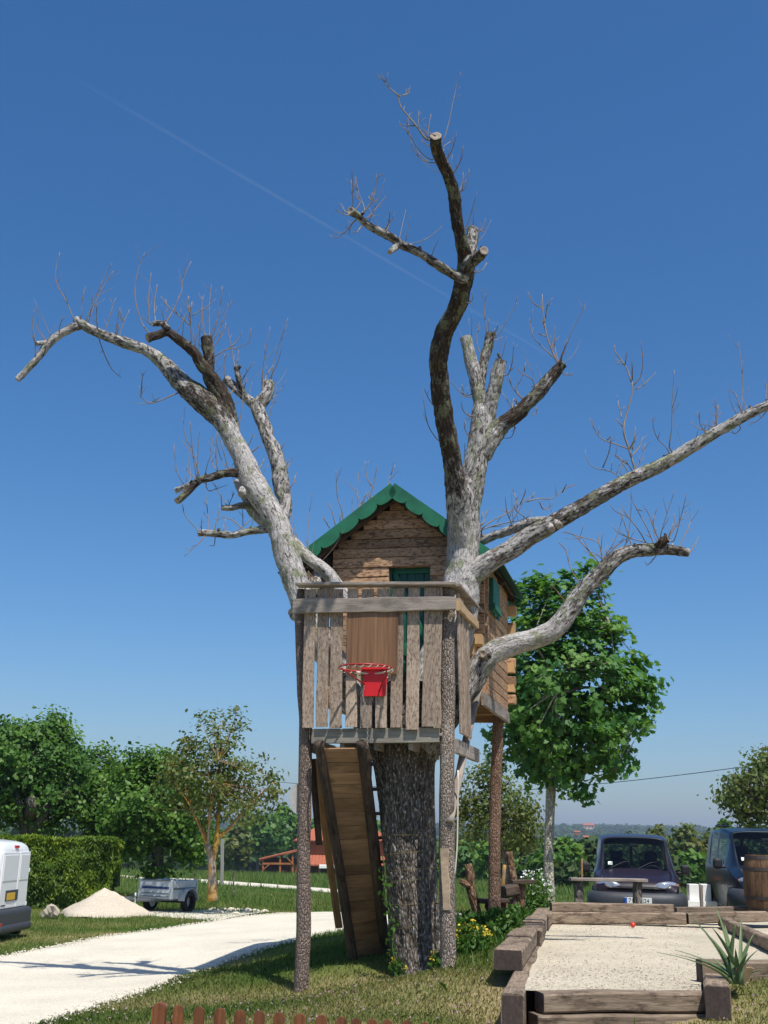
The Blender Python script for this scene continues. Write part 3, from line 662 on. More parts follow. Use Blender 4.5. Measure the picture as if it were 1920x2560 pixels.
# right limbs
oR1 = branch('branch', [(975, 1345, 38), (992, 1285, 32), (1013, 1247, 26), (1059, 1213, 22), (1105, 1186, 21), (1155, 1152, 20), (1210, 1122, 18.5), (1265, 1090, 17), (1334, 1050, 16), (1403, 1017, 15), (1472, 980, 13.5), (1540, 938, 12), (1609, 899, 11), (1659, 875, 10), (1725, 846, 9)], [TY+q for q in (.4, .44, .42, .36, .3, .24, .18, .12, .05, -.02, -.1, -.18, -.26, -.34, -.42)], None, [.15, .2, .3, .35, .38, .42, .5, .55, .5, .42, .36, .38, .46, .4, .4], True, .12, 20)
branch('branch', [(1195, 1128, 10), (1150, 1128, 11), (1110, 1142, 10), (1075, 1155, 9.5), (1036, 1170, 9)], TY+.18, TY+.7, .4, False)
branch('branch', [(1180, 1130, 9), (1188, 1138, 8.5), (1193, 1144, 7.5)], TY+.2, TY+.02, .1, True)
branch('branch', [(1196, 1122, 9), (1204, 1131, 8), (1209, 1136, 7)], TY+.18, TY+.0, .3, True)
oR2 = branch('branch', [(890, 1640, 46), (950, 1565, 34), (985, 1520, 28), (1013, 1486, 25), (1036, 1444, 26), (1062, 1412, 25), (1105, 1393, 24), (1155, 1380, 22), (1197, 1360, 22), (1229, 1320, 20), (1256, 1280, 19), (1288, 1247, 18), (1325, 1210, 16), (1357, 1193, 15), (1403, 1187, 14), (1440, 1187, 12), (1465, 1191, 10.5), (1488, 1194, 9.5)], TY+.05, TY-.15, [.5, .5, .5, .5, .42, .3, .2, .22, .35, .45, .5, .5, .5, .52, .5, .6, .66, .4], True, .12, 22)
branch('branch', [(1060, 1415, 20), (1050, 1413, 13), (1043, 1412, 9)], TY-.02, TY-.22, .5, True)
branch('branch', [(1420, 1182, 9), (1432, 1170, 10), (1443, 1165, 8)], TY-.17, TY-.2, .9, True)
# twigs: traced shoots, each its own piece under the branch it grows from
def rand3():
    v = RS.normal(size=3); return v/np.linalg.norm(v)
def twig(parent, L, Y, r0=2.2, r1=.9, dy=.15):
    P = []; n = len(L)
    for i, (x, y) in enumerate(L): P.append(at_y(x, y, Y+dy*i/max(1, n-1)))
    P = np.array(P); R = np.array([rad(r0+(r1-r0)*i/max(1, n-1), P[0]) for i in range(n)])*.62
    mb = MB(); tube(mb, P, R, 5, .06, .25, 6, a=.35)
    Q = catmull(np.hstack([P, R[:, None]]), .04); Lg = np.linalg.norm(np.diff(P, axis=0), axis=1).sum()
    if Lg > .25:   # forks of the same shoot
        for k in range(RS.randint(2, 4)):
            i_ = RS.randint(int(len(Q)*.25), max(int(len(Q)*.25)+1, len(Q)-1)); q = Q[i_]; d_ = nrm(Q[min(i_+1, len(Q)-1), :3]-Q[i_-1, :3]); o_ = nrm(d_*.7+rand3()*.75+Z3*.25); l = Lg*RS.uniform(.12, .3)
            tube(mb, [q[:3], q[:3]+o_*l*.5+Z3*l*.04, q[:3]+o_*l+Z3*l*.16], [q[3]*.75, q[3]*.6, .0018], 4, .05)
    mb.build('twig', M['twig_bark'], parent, smooth=True)
def tw_mat():
    t = NT('twig_bark'); f = t.noise(t.coords((60, 60, 6)), 1.0, 4); o = t.noise(t.coords((3, 3, 2.0)), 1.0, 3)
    col = t.ramp(f, [(.25, (.09, .07, .055)), (.5, (.24, .195, .155)), (.75, (.37, .32, .265))]); col = t.mix(t.ramp(o, [(.55, 0.0), (.64, .8)]), col, (.33, .165, .04)); M['twig_bark'] = t.pbr(col, .9)
tw_mat()
def project(p):
    d = np.asarray(p)-CAM; z = np.dot(d, fw); return (960+FPX*np.dot(d, RV)/z)/S, (1280-FPX*np.dot(d, UV)/z)/S
def root_point(x, y):
    best = None
    for o, P, R in BR:
        for q in catmull(P, .06):
            u_, v_ = project(q); dd = (u_-x)**2+(v_-y)**2
            if best is None or dd < best[0]: best = (dd, o, q)
    return best
def near_branch(x, y):
    p = at_y(x, y, TY); best = None
    for o, P, R in BR:
        for q in P:
            t = CAM+(q-CAM)*(cdepth(p)/cdepth(q)); d = np.linalg.norm(t-p)
            if best is None or d < best[0]: best = (d, o, q[1])
    return best[1], best[2]
def twz(fn, *Ls, r0=2.4, r1=1.0, Yf=None):
    for L in Ls:
        rr0 = r0; rr1 = r1
        if isinstance(L[0], (int, float)): rr0 = L[0]; rr1 = L[1]; L = L[2:]
        Q = [fn(*q) for q in L]; dd, o, q = root_point(*Q[0]); Y = q[1]
        if dd < 40**2 and Yf is None: Q = [project(q)]+Q
        twig(o, Q, Yf or Y, rr0, rr1, RS.uniform(-.3, .3))
twz(z5, [(380, 405), (345, 320), (300, 240), (287, 170), (310, 65)], [(420, 395), (425, 320), (445, 240)], [(445, 420), (480, 330), (530, 220), (580, 120)], [(460, 415), (520, 270), (588, 160)], [(510, 500), (540, 590), (580, 670), (628, 713)],
    [(510, 480), (500, 400), (502, 330)], [(545, 480), (570, 390), (600, 300)], [(595, 490), (610, 410), (620, 350)], [(605, 490), (632, 370)], [(620, 500), (640, 430), (672, 360)], [(185, 605), (182, 520), (168, 440), (178, 360)], [(305, 500), (310, 450), (325, 395)],
    [2.8, 1, (770, 480), (735, 430), (705, 330), (700, 250), (715, 160), (750, 65)], [2.6, 1, (860, 430), (900, 360), (940, 270), (950, 200), (992, 110)], [(775, 430), (770, 300), (783, 170)], [(805, 420), (800, 330), (815, 230)], [(785, 440), (735, 395)], [(855, 430), (862, 310)],
    [3, 1.2, (990, 530), (990, 440), (985, 380), (995, 320)], [2.4, 1, (985, 440), (920, 385), (870, 340), (832, 290)], [2.2, .9, (995, 390), (1050, 360), (1120, 305)], [(905, 500), (950, 420), (1000, 320)], [(985, 400), (975, 290)], [(1060, 500), (1050, 400), (1047, 290)], [(1085, 510), (1085, 350), (1095, 230)], [(1095, 510), (1130, 400), (1155, 240)], [(1105, 520), (1150, 430), (1198, 320)], [(1100, 560), (1150, 490), (1172, 430)],
    [2.4, 1, (1100, 610), (1170, 570), (1240, 555), (1290, 530), (1302, 455)], [(1180, 565), (1225, 530), (1250, 485)], [(1215, 650), (1200, 560), (1180, 455)], [(1225, 650), (1238, 570)], [2.2, 1, (1255, 720), (1290, 670), (1320, 630)], [(1265, 770), (1280, 715)], [(1165, 720), (1165, 590)],
    [(1360, 735), (1370, 620), (1400, 450)], [(1405, 725), (1430, 600), (1492, 405)], [(1375, 720), (1415, 650)], [(1400, 830), (1440, 790), (1468, 755)], [(1395, 920), (1410, 860), (1440, 800)],
    [2.6, 1.2, (930, 790), (880, 810), (825, 835), (775, 845), (735, 815), (722, 755)], [(730, 815), (735, 740), (742, 690)], [(790, 840), (830, 815)],
    [2.4, 1, (1035, 1230), (1010, 1130), (960, 1020), (948, 920)], [2.4, 1, (1020, 1235), (1000, 1100), (985, 940)], [(1025, 1230), (1025, 1100), (1035, 980)], [(1130, 1200), (1120, 1120), (1125, 1000)], [(1135, 1210), (1095, 1140), (1105, 1010)], [(970, 1290), (920, 1210), (900, 1070)], [2.4, 1, (1020, 1245), (985, 1210), (955, 1190)], [(1180, 1180), (1160, 1100), (1125, 990)], [(1070, 1250), (1080, 1300), (1180, 1270)], [2.3, 1, (1030, 1510), (960, 1430), (945, 1370)], [(1060, 1540), (1010, 1590), (955, 1640)], [(1080, 1510), (1075, 1400), (1065, 1310)], [(1045, 1510), (1045, 1430)], [(1110, 1510), (1130, 1430), (1140, 1370)], [(1160, 1510), (1170, 1440)], [2.2, 1, (1270, 1510), (1200, 1450), (1140, 1440), (1115, 1480)], [(1260, 1500), (1255, 1380)], [(1180, 1380), (1140, 1320), (1110, 1260)], [(1185, 1375), (1215, 1310)], [(1115, 1545), (1110, 1585), (1085, 1585)],
    [(1320, 1090), (1350, 1060)], [(1485, 1190), (1505, 1140)], [(1480, 1300), (1515, 1270), (1532, 1220)], [(1240, 950), (1255, 860), (1260, 770)], [(1460, 1080), (1475, 1050)], [(1345, 1180), (1370, 1130)], [(1290, 1060), (1310, 1010)], [(1200, 790), (1180, 840), (1230, 845)])
twz(z6, [4.2, 1.6, (630, 470), (570, 390), (530, 340), (480, 280), (465, 220), (485, 210)], [2.8, 1.2, (470, 215), (410, 165), (380, 125), (345, 100)], [2.4, 1.2, (485, 212), (525, 195), (525, 170)], [2, 1, (405, 160), (398, 110)], [2.2, 1, (725, 490), (760, 380), (790, 240), (810, 145)], [2.4, 1, (680, 610), (600, 590), (550, 520), (525, 430), (475, 390), (470, 360)], [2, 1, (660, 590), (600, 550), (560, 490), (525, 440)], [(520, 440), (520, 370), (533, 315)], [(590, 400), (585, 300)], [(640, 460), (645, 390), (658, 320)], [(760, 575), (790, 510), (810, 430)], [(725, 520), (750, 500), (775, 480)], [(800, 660), (830, 600), (850, 505)], [(825, 785), (860, 760), (885, 645)], [(820, 780), (845, 730), (848, 665)], [(640, 510), (600, 470)],
    [3, 1.2, (260, 900), (310, 830), (330, 740), (345, 690), (380, 672)], [2.4, 1, (265, 890), (230, 790), (210, 690)], [(240, 840), (195, 790), (185, 710)], [(275, 940), (340, 870), (395, 800)], [(165, 920), (120, 905), (90, 885)], [2.4, 1, (205, 950), (150, 1020), (90, 1055), (55, 1035)], [(180, 985), (173, 1035)], [(240, 990), (220, 1020), (195, 1020)], [2.4, 1, (395, 1010), (415, 960), (450, 942)], [(410, 960), (410, 885)], [(165, 910), (135, 880), (125, 850)], [(945, 1015), (970, 980), (980, 940)], [(870, 1010), (900, 970)], [(920, 1260), (965, 1240), (988, 1200)], [(885, 1440), (910, 1405)], [(300, 830), (290, 810), (325, 835)])
twz(z7, [(335, 240), (322, 150), (330, 60)], [(345, 240), (342, 180)], [(375, 270), (430, 190), (475, 105)], [(370, 285), (410, 268)], [(375, 245), (388, 210)], [(300, 340), (285, 270), (295, 210)],
    [3.6, 1.4, (665, 385), (625, 290), (605, 200), (610, 170)], [2.6, 1.1, (605, 200), (597, 130), (595, 65)], [2.4, 1.1, (610, 180), (620, 120), (645, 85)], [(590, 130), (555, 110), (527, 55)], [2.6, 1.1, (670, 385), (600, 320), (550, 260), (535, 180)], [(610, 265), (570, 250)], [(670, 380), (650, 290), (655, 215)], [2.2, 1, (685, 375), (715, 290), (760, 190), (800, 110)], [(680, 375), (700, 320), (720, 280)], [(700, 445), (740, 447)], [(495, 555), (450, 500), (440, 450)], [(560, 505), (550, 470), (500, 440), (475, 415)], [(470, 520), (495, 470), (500, 440)], [(510, 430), (518, 385)], [(440, 580), (400, 520)], [(460, 560), (455, 600), (440, 610)], [(565, 600), (568, 630), (540, 635)], [(465, 690), (450, 740), (415, 745)],
    [(240, 550), (190, 510), (160, 470)], [(235, 545), (215, 490)], [(95, 605), (60, 560), (40, 515)], [(110, 760), (60, 690), (40, 600), (37, 560)], [(255, 740), (230, 700), (228, 660)], [(250, 640), (220, 610), (215, 570)], [(230, 900), (230, 770)], [(430, 450), (455, 380), (460, 295)],
    [4.4, 1.8, (1030, 890), (1005, 800), (980, 720), (985, 660), (1005, 590), (1020, 530), (1020, 480)], [2.8, 1.2, (1015, 480), (990, 410), (940, 340), (935, 305)], [2.6, 1.1, (1020, 500), (1055, 460), (1070, 390), (1060, 290)], [2.4, 1, (1035, 515), (1070, 495), (1130, 435)], [(1020, 470), (1018, 380)], [(985, 400), (995, 335)], [2.4, 1.1, (1000, 795), (930, 770), (870, 745), (840, 700), (825, 650)], [(900, 755), (920, 735)], [(975, 690), (940, 650)], [2.2, 1, (970, 650), (955, 590), (948, 545)], [2.2, 1, (945, 915), (890, 895), (840, 885), (805, 850), (798, 800)], [(880, 885), (910, 810), (920, 735)], [(985, 880), (940, 820)], [(1000, 870), (960, 840), (930, 825)], [(1020, 800), (1035, 690)], [(1035, 880), (1065, 850), (1080, 770)], [(1015, 830), (1050, 790), (1070, 740)], [(965, 910), (985, 850)],
    [2.6, 1, (1195, 790), (1205, 700), (1208, 560), (1218, 425)], [2.2, 1, (1180, 790), (1140, 750), (1120, 700), (1115, 650)], [2.4, 1, (1530, 620), (1540, 500), (1530, 380), (1520, 295)], [(1530, 610), (1515, 560), (1490, 520)], [(1415, 680), (1415, 610), (1412, 555)], [(1395, 690), (1345, 680)], [(1370, 710), (1330, 700), (1295, 670)], [(1420, 680), (1425, 590)], [(1340, 680), (1335, 620)], [(1530, 700), (1500, 725), (1490, 710)], [(1659, 610), (1600, 670), (1565, 665)], [(1650, 560), (1652, 490)],
    [2.8, 1.1, (300, 1190), (350, 1140), (430, 1100), (490, 1055), (545, 1020)], [2.6, 1.1, (310, 1180), (400, 1150), (480, 1135), (520, 1120)], [2.6, 1.1, (520, 1045), (580, 1030), (640, 1030), (690, 990), (745, 965)], [(480, 1070), (465, 1010), (455, 985)], [(545, 1025), (560, 1000)], [(490, 1060), (515, 1000), (515, 980)], [(430, 1095), (420, 1020)], [(580, 1040), (600, 1080), (640, 1060)], [(690, 1000), (710, 960)], [(305, 1160), (315, 1090)], [(310, 1150), (335, 1085)], [(545, 1125), (540, 1080)], [(520, 1125), (470, 1085), (460, 1060)],
    [2.6, 1.1, (870, 1340), (800, 1260), (740, 1200), (690, 1190)], [2.4, 1, (880, 1330), (860, 1240), (770, 1210), (700, 1185)], [(885, 1330), (850, 1290), (790, 1280)], [2.4, 1, (880, 1320), (930, 1240), (965, 1150), (975, 1100)], [2.2, 1, (900, 1300), (960, 1240), (990, 1200)], [(880, 1320), (865, 1250), (855, 1180)], [2.2, 1, (765, 1420), (725, 1350), (705, 1270), (670, 1235)], [(690, 1500), (660, 1460), (640, 1440)], [(930, 1310), (990, 1240), (1010, 1130), (1015, 1040)], [2.4, 1, (1090, 1250), (1050, 1180), (1000, 1120), (940, 1090), (915, 1060)], [2.4, 1, (1120, 1240), (1085, 1160), (1040, 1080), (1005, 1005)], [2.2, 1, (1130, 1220), (1120, 1150), (1130, 1080)], [(1150, 1220), (1170, 1140), (1220, 990)], [(1140, 1215), (1100, 1110), (1070, 1060)], [(1190, 1210), (1220, 1140), (1215, 1100)], [(1205, 1190), (1250, 1120), (1280, 1095)], [(1215, 1230), (1250, 1110), (1275, 1010)], [(1250, 1240), (1290, 1150), (1300, 1115)], [(1285, 1290), (1315, 1250), (1332, 1210)], [(1085, 1240), (1020, 1220), (950, 1190), (920, 1150)], [(1130, 1300), (1090, 1345), (1080, 1330)], [(1000, 1200), (970, 1110), (960, 1080)], [(1040, 1080), (1070, 1090)])
twz(z1, [2.2, 1, (190, 640), (180, 480), (190, 290)], [2.4, 1, (215, 780), (170, 720), (155, 670)], [(205, 780), (180, 700)], [(290, 790), (230, 750), (180, 690)], [(45, 170), (90, 120), (103, 70)], [(45, 60), (40, -20)])
twz(z1, [3, 1.1, (595, 380), (590, 200), (605, 130), (630, 10)], [2.6, 1, (590, 140), (560, 80), (550, -20)], [2.6, 1, (412, 520), (405, 330), (370, 200), (362, 40)], [(540, 420), (520, 250), (480, 160)], [2.2, 1, (520, 430), (500, 200), (510, 60)], [(700, 400), (700, 140), (745, 5)], [(375, 470), (330, 290), (290, 250)], [(345, 460), (300, 380), (265, 340)], [(385, 460), (390, 320)], [(470, 440), (465, 250)], [(540, 420), (545, 200)], Yf=16.3)
# the limb those shoots rise from, behind the cabin
branch('branch', [(640, 1330, 18), (690, 1240, 15), (735, 1170, 13), (790, 1135, 11), (850, 1120, 10)], TY+.6, 16.3, .4)

# small random shoots and broken spurs along the thinner limbs
nsh = 0
for o, P, R in BR[1:]:
    Q = catmull(np.hstack([P, R[:, None]]), .05); L_ = len(Q)
    for k in range(max(1, int(L_*.05*5.5))):
        q = Q[RS.randint(int(L_*.25), L_)]; c, r = q[:3], q[3]
        if r > .085 or c[2] < 4.6: continue
        up_ = nrm(np.array([RS.normal()*.55, RS.normal()*.45, 1.0])); a = c+up_*r*.6
        if RS.rand() < .72 and nsh < 95:
            l = RS.uniform(.12, .55); bend = np.array([RS.normal()*.10, RS.normal()*.1, .06]); mb = MB(); r0_ = RS.uniform(.0035, .006)
            tube(mb, [a, a+up_*l*.5+bend*l, a+up_*l+bend*l*1.2+Z3*l*.15], [r0_, r0_*.8, r0_*.35], 5, .06, .2, 6); tw_o = mb.build('twig', M['twig_bark'], o, smooth=True); nsh += 1
        else:
            mb = MB(); l = RS.uniform(.03, .07); r0_ = RS.uniform(.012, .024); tube(mb, [c, a, a+up_*l], [r0_*1.3, r0_, r0_*.8], 7, .02, .25, 9, a=.6); mb.build('spur', M['dead_bark'], o, smooth=True)

# ------------------------------------------------------------------ treehouse
th = thing('treehouse', 'log cabin treehouse with green scalloped gable, railed balcony and rough posts', 'treehouse', H(-.8, 1.2, .2))
def part(mb, name, mat, parent=None, smooth=False, label=None):
    o = mb.build(name, M[mat], th if parent is None else parent, smooth=smooth)
    if label: o['label'] = label
    return o
def pixpole(name, L, vv, mat, sides=24, amp=.08, label=None, foot=None):
    P = []; R = []
    for x, y, r in L:
        p = on_plane(x, y, HO+HV_*vv, HV_); P.append(p); R.append(rad(r, p))
    mb = MB(); tube(mb, np.array(P), R, sides, .04, amp, 4.5); return part(mb, name, mat, None, True, label)
# posts
pixpole('post', [(967, 1271, 15.5), (966, 1330, 16), (966, 1440, 16.3), (967, 1500, 16.5), (966, 1600, 16.5), (966, 1655, 16), (965, 1755, 16.8), (965, 1856, 17), (966, 1950, 17), (968, 2056, 17.5), (968, 2118, 19)], .11, 'post_pale', label='pale mottled post at the right balcony corner')
pixpole('post', [(652, 1274, 11), (649, 1336, 12), (651, 1420, 12), (655, 1500, 13), (660, 1560, 14), (659, 1640, 14.5), (658, 1720, 14.5), (656, 1856, 15), (656, 1990, 16), (653, 2080, 16.5), (649, 2155, 17)], .11, 'post_bark', label='brown post at the left balcony corner')
pr = [(1077, 1540, 12), (1075, 1600, 12), (1071, 1700, 12.5), (1068, 1830, 13), (1068, 1920, 13.5), (1069, 2008, 15)]
P = []; R = []
for i, (x, y, r) in enumerate(pr): p = at_y(x, y, 15.45); P.append(p); R.append(rad(r, p))
mb = MB(); tube(mb, np.array(P), R, 20, .05, .08, 4.5); part(mb, 'post', 'post_red', None, True, 'reddish post under the back of the cabin')
p = H(-1.75, 3.3, 0); mb = MB(); tube(mb, np.array([p+Z3*.05, p+Z3*1.6, p+Z3*3.12]), [.075, .07, .065], 16, .08, .08, 4.5); part(mb, 'post', 'post_bark', None, True)
# bare patches where bark has come away
for L, vv in (([z2b(1060, 830), z2b(1062, 1000), z2b(1075, 1230)], -.0), ):
    P = [on_plane(x+3, y, HO+HV_*(.035), HV_) for x, y in L]; mb = MB(); board(mb, P[0], P[-1], .062, .02, HU_, 10, .010, .6); part(mb, 'bare_strip', 'bare_wood')
# balcony railing: front boards
FB = [((197, 815), (184, 1710), 75), ((285, 810), (274, 1705), 74), ((372, 815), (360, 1712), 78), ((476, 810), (461, 1706), 73), ((570, 815), (560, 1712), 76), ((668, 810), (657, 1710), 75), ((769, 808), (757, 1708), 76), ((871, 806), (857, 1722), 78), ((977, 805), (961, 1702), 76), ((1035, 812), (1018, 1712), 46)]
for (a, b, wz) in FB:
    pa = on_plane(*z1(*a), HO+HV_*-.0, HV_); pb = on_plane(*z1(*b), HO, HV_); w_ = wz*.3334*S/FPX*cdepth(pa)
    mb = MB(); board(mb, pb+HV_*-.02, pa+HV_*-.02, w_, .026, HU_, 12, .0035, .3); part(mb, 'railing_board', 'slab_wood')
# front horizontal rail and cap
def fplane(x, y, v): return on_plane(x, y, HO+HV_*v, HV_)
a = fplane(*z1(86, 920), -.07); b = fplane(*z1(1140, 905), -.07); hgt = 88*.3334*S/FPX*cdepth(a)
mb = MB(); board(mb, a, b, hgt, .04, Z3, 12, .006, .3); part(mb, 'rail', 'grey_wood')
a = fplane(*z1(112, 795), -.02); b = fplane(*z1(1145, 792), -.02); mb = MB(); board(mb, a+Z3*.02, b+Z3*.02, .16, .035, HV_, 10, .004, .3); part(mb, 'hand_rail', 'grey_wood')
zc = b[2]; UC = .063
a = H(UC-.03, -.02, zc+.016); b = H(UC-.03, 1.96, zc+.03); mb = MB(); board(mb, a, b, .15, .03, HU_, 8, .004, .3); part(mb, 'hand_rail', 'grey_wood')
zr = fplane(*z1(1140, 905), -.07)[2]
mb = MB(); board(mb, H(UC+.02, -.05, zr), H(UC+.02, 1.25, zr+.01), .115, .045, Z3, 8, .008, .4); part(mb, 'rail', 'pale_wood')
lean = np.array([.03, 0, 0])
for k, (v0, v1) in enumerate(((.10, .21), (.27, .40), (.46, .58), (.64, .75))):
    mb = MB(); top = zc-.05-.02*k; board(mb, H(UC-.015+.05, (v0+v1)/2, 2.56), H(UC-.015, (v0+v1)/2, top), v1-v0, .03, HV_, 10, .006, .4); part(mb, 'railing_board', 'slab_wood')
# left side railing is a single low rail
mb = MB(); board(mb, H(-1.7, .1, zc-.02), H(-1.78, 1.6, zc), .12, .03, HU_, 6, .004); part(mb, 'hand_rail', 'grey_wood')
# platform: front beam, joists, floor boards
bz = 2.44
a = fplane(*z1(208, 1762), .035); b = fplane(*z1(1032, 1757), .035); mb = MB(); board(mb, a, b, .155, .05, Z3, 8, .002, .15); part(mb, 'beam', 'beam_grey')
mb = MB(); board(mb, H(UC-.02, .1, 2.43), H(UC-.02, 1.55, 2.43), .15, .05, Z3, 6, .003); part(mb, 'beam', 'grey_wood')
mb = MB(); board(mb, H(-1.6, .1, 2.43), H(-1.6, 1.55, 2.43), .15, .05, Z3, 6, .003); part(mb, 'beam', 'grey_wood')
for k in range(3):
    mb = MB(); board(mb, H(-1.2+.38*k, .07, 2.44), H(-1.2+.38*k, 1.55, 2.44), .12, .05, Z3, 3, .002); part(mb, 'joist', 'grey_wood')
for k in range(12):
    v0 = .02+.135*k; mb = MB()
    board(mb, H(-1.5, v0+.06, 2.535), H(-.09, v0+.06, 2.535), .125, .03, HV_, 6, .004); part(mb, 'floor_board', 'grey_wood')
# cabin
VW, UR, ULW, VB = 1.6, .1, -1.82, 3.52
zf = 3.14; CH = .124
def ridge_z(u): return 5.71-abs(u+1.0)*.745
DU0, DU1, DZ1 = -1.09, -.555, 4.81
def log(parent_name, p0, p1, h, thick, jit=True):
    mb = MB(); board(mb, p0, p1, h*.972, thick*RS.uniform(.9, 1.12), Z3, 10, .0022, .16); return part(mb, 'log', 'cabin_log')
def end_cap(p, ax, w_, h_):
    mb = MB(); box(mb, p, (.012, w_, h_), (ax, np.cross(Z3, ax), Z3)); part(mb, 'log_end', 'log_end')
k = 0; z = zf
while z < 5.54:
    zt = z+CH; zm = z+CH/2
    uw0 = max(ULW, -1.0-(5.71-zt-.02)/.745+.0); uw1 = min(UR, -1.0+(5.71-zt-.02)/.745)
    if uw1-uw0 > .1:
        ext0 = .13 if (k % 2 == 0 and z < 4.75) else 0.0; ext1 = .02 if z < 4.6 else 0
        jit = RS.uniform(-.008, .008)
        if zm < DZ1:
            log('w', H(uw0-ext0, VW+jit, zm), H(DU0, VW+jit, zm), CH, .10); log('w', H(DU1, VW+jit, zm), H(uw1+ext1, VW+jit, zm), CH, .10)
        else: log('w', H(uw0-ext0, VW+jit, zm), H(uw1+ext1, VW+jit, zm), CH, .10)
        # back wall
        e = .15 if (k % 2 == 1 and z < 4.75) else .0
        log('w', H(uw0-e, VB, zm), H(uw1+e, VB, zm), CH, .11)
    z += CH; k += 1
# squared log ends at the back right corner
for (x, y) in ((1105, 1319), (1102.5, 1360.5), (1101.5, 1442.5), (1101.5, 1484)):
    p = on_plane(x, y, HO+HV_*(VB-.06), HV_); mb = MB(); box(mb, p+HV_*.06-HU_*.02, (.16, .12, .125), (HU_, HV_, Z3)); part(mb, 'log', 'log_end', label='pale squared log end at the back corner')
for (x, y, w_, h_) in ((z2(460, 975)[0], z2(460, 975)[1], .12, .12), (z2(390, 1080)[0], z2(390, 1080)[1], .10, .125)):
    p = on_plane(x, y, HO+HV_*1.35, HV_); mb = MB(); box(mb, p+HV_*.12, (w_, .3, h_), (HU_, HV_, Z3)); part(mb, 'log', 'log_end')
p = on_plane(*z1(328, 745), HO+HV_*1.5, HV_); mb = MB(); box(mb, p+HV_*.1, (.13, .24, .13), (HU_, HV_, Z3)); part(mb, 'log', 'grey_wood')
# side walls
z = zf; k = 0
while z < 4.72:
    zm = z+CH/2+.02; o_ = .0
    log('w', H(UR, VW+.06-.02, zm), H(UR, VB-.06, zm), CH, .10); log('w', H(ULW, VW+.06, zm), H(ULW, VB-.06, zm), CH, .10); z += CH; k += 1
# floor of the cabin
mb = MB(); board(mb, H(UR+.04, VW-.25, zf-.06), H(UR+.04, VB+.06, zf-.06), .15, .05, Z3, 6, .004); part(mb, 'beam', 'grey_wood')
mb = MB(); board(mb, H(ULW-.02, VW-.2, zf-.06), H(ULW-.02, VB+.06, zf-.06), .15, .05, Z3, 6, .004); part(mb, 'beam', 'grey_wood')
for v_ in (VW-.1, 2.5, VB-.05):
    mb = MB(); board(mb, H(ULW, v_, zf-.075), H(UR, v_, zf-.075), .12, .05, Z3, 6, .004); part(mb, 'joist', 'ramp_plank')
for k in range(14):
    u0 = ULW+.07+k*.137; mb = MB(); board(mb, H(u0, VW-.12, zf-.0), H(u0, VB+.02, zf-.0), .13, .025, HU_, 3, .003); part(mb, 'floor_board', 'ramp_plank')
# door: green leaf in two halves with cross braces, set back in its opening
dr = MB(); box(dr, H((DU0+DU1)/2, VW+.115, (zf+DZ1)/2-.0), (DU1-DU0, .02, DZ1-zf), (HU_, HV_, Z3)); door = part(dr, 'door', 'dark_green_paint')
nb = 5
for k in range(nb):
    u0 = DU0+(k+.5)*(DU1-DU0)/nb; mb = MB(); board(mb, H(u0, VW+.098, zf+.02), H(u0, VW+.098, DZ1-.04), (DU1-DU0)/nb*.95, .018, HU_, 3, .001, .3); part(mb, 'door_plank', 'dark_green_paint', door)
for zz in (zf+.05, zf+.55, zf+.62, DZ1-.08):
    mb = MB(); board(mb, H(DU0+.02, VW+.076, zz), H(DU1-.02, VW+.076, zz), .085, .022, Z3, 3, .001, .3); part(mb, 'door_batten', 'green_paint', door)
for (za, zb_) in ((zf+.09, zf+.51), (zf+.66, DZ1-.12)):
    mb = MB(); board(mb, H(DU0+.05, VW+.076, zb_), H(DU1-.05, VW+.076, za), .07, .020, HU_, 3, .001, .3); part(mb, 'door_brace', 'green_paint', door)
for u0 in (DU0+.015, DU1-.015):
    mb = MB(); board(mb, H(u0, VW+.055, zf), H(u0, VW+.055, DZ1), .03, .07, HU_, 3, .001, .2); part(mb, 'door_frame', 'dark_green_paint', door)
mb = MB(); board(mb, H(DU0, VW+.055, DZ1-.012), H(DU1, VW+.055, DZ1-.012), .024, .07, Z3, 3, .001, .2); part(mb, 'door_frame', 'dark_green_paint', door)
# side window with hanging green shutter
sh = MB()
for j, (x0, y0, x1, y1) in enumerate(((568, 505, 572, 672), (600, 520, 606, 700))): pass
v0, za = hu(*z2(560, 400), UR+.12); v1, zb_ = hu(*z2(625, 700), UR+.12)
zlow = 4.2; ztop = 4.62
shut = MB(); box(shut, H(UR+.075, (1.72+2.28)/2, (zlow+ztop)/2), (.03, .56, ztop-zlow), (HU_, HV_, Z3)); shutter = part(shut, 'shutter', 'dark_green_paint')
for k in range(4):
    mb = MB(); vv = 1.72+.07+k*.14; board(mb, H(UR+.10, vv, zlow-.03*(k % 2)), H(UR+.10, vv, ztop), .13, .02, HV_, 3, .001, .3); part(mb, 'shutter_board', 'green_paint', shutter)
for zz in (zlow+.06, ):
    mb = MB(); board(mb, H(UR+.125, 1.70, zz), H(UR+.125, 2.3, zz), .07, .02, Z3, 3, .001, .3); part(mb, 'shutter_batten', 'green_paint', shutter)
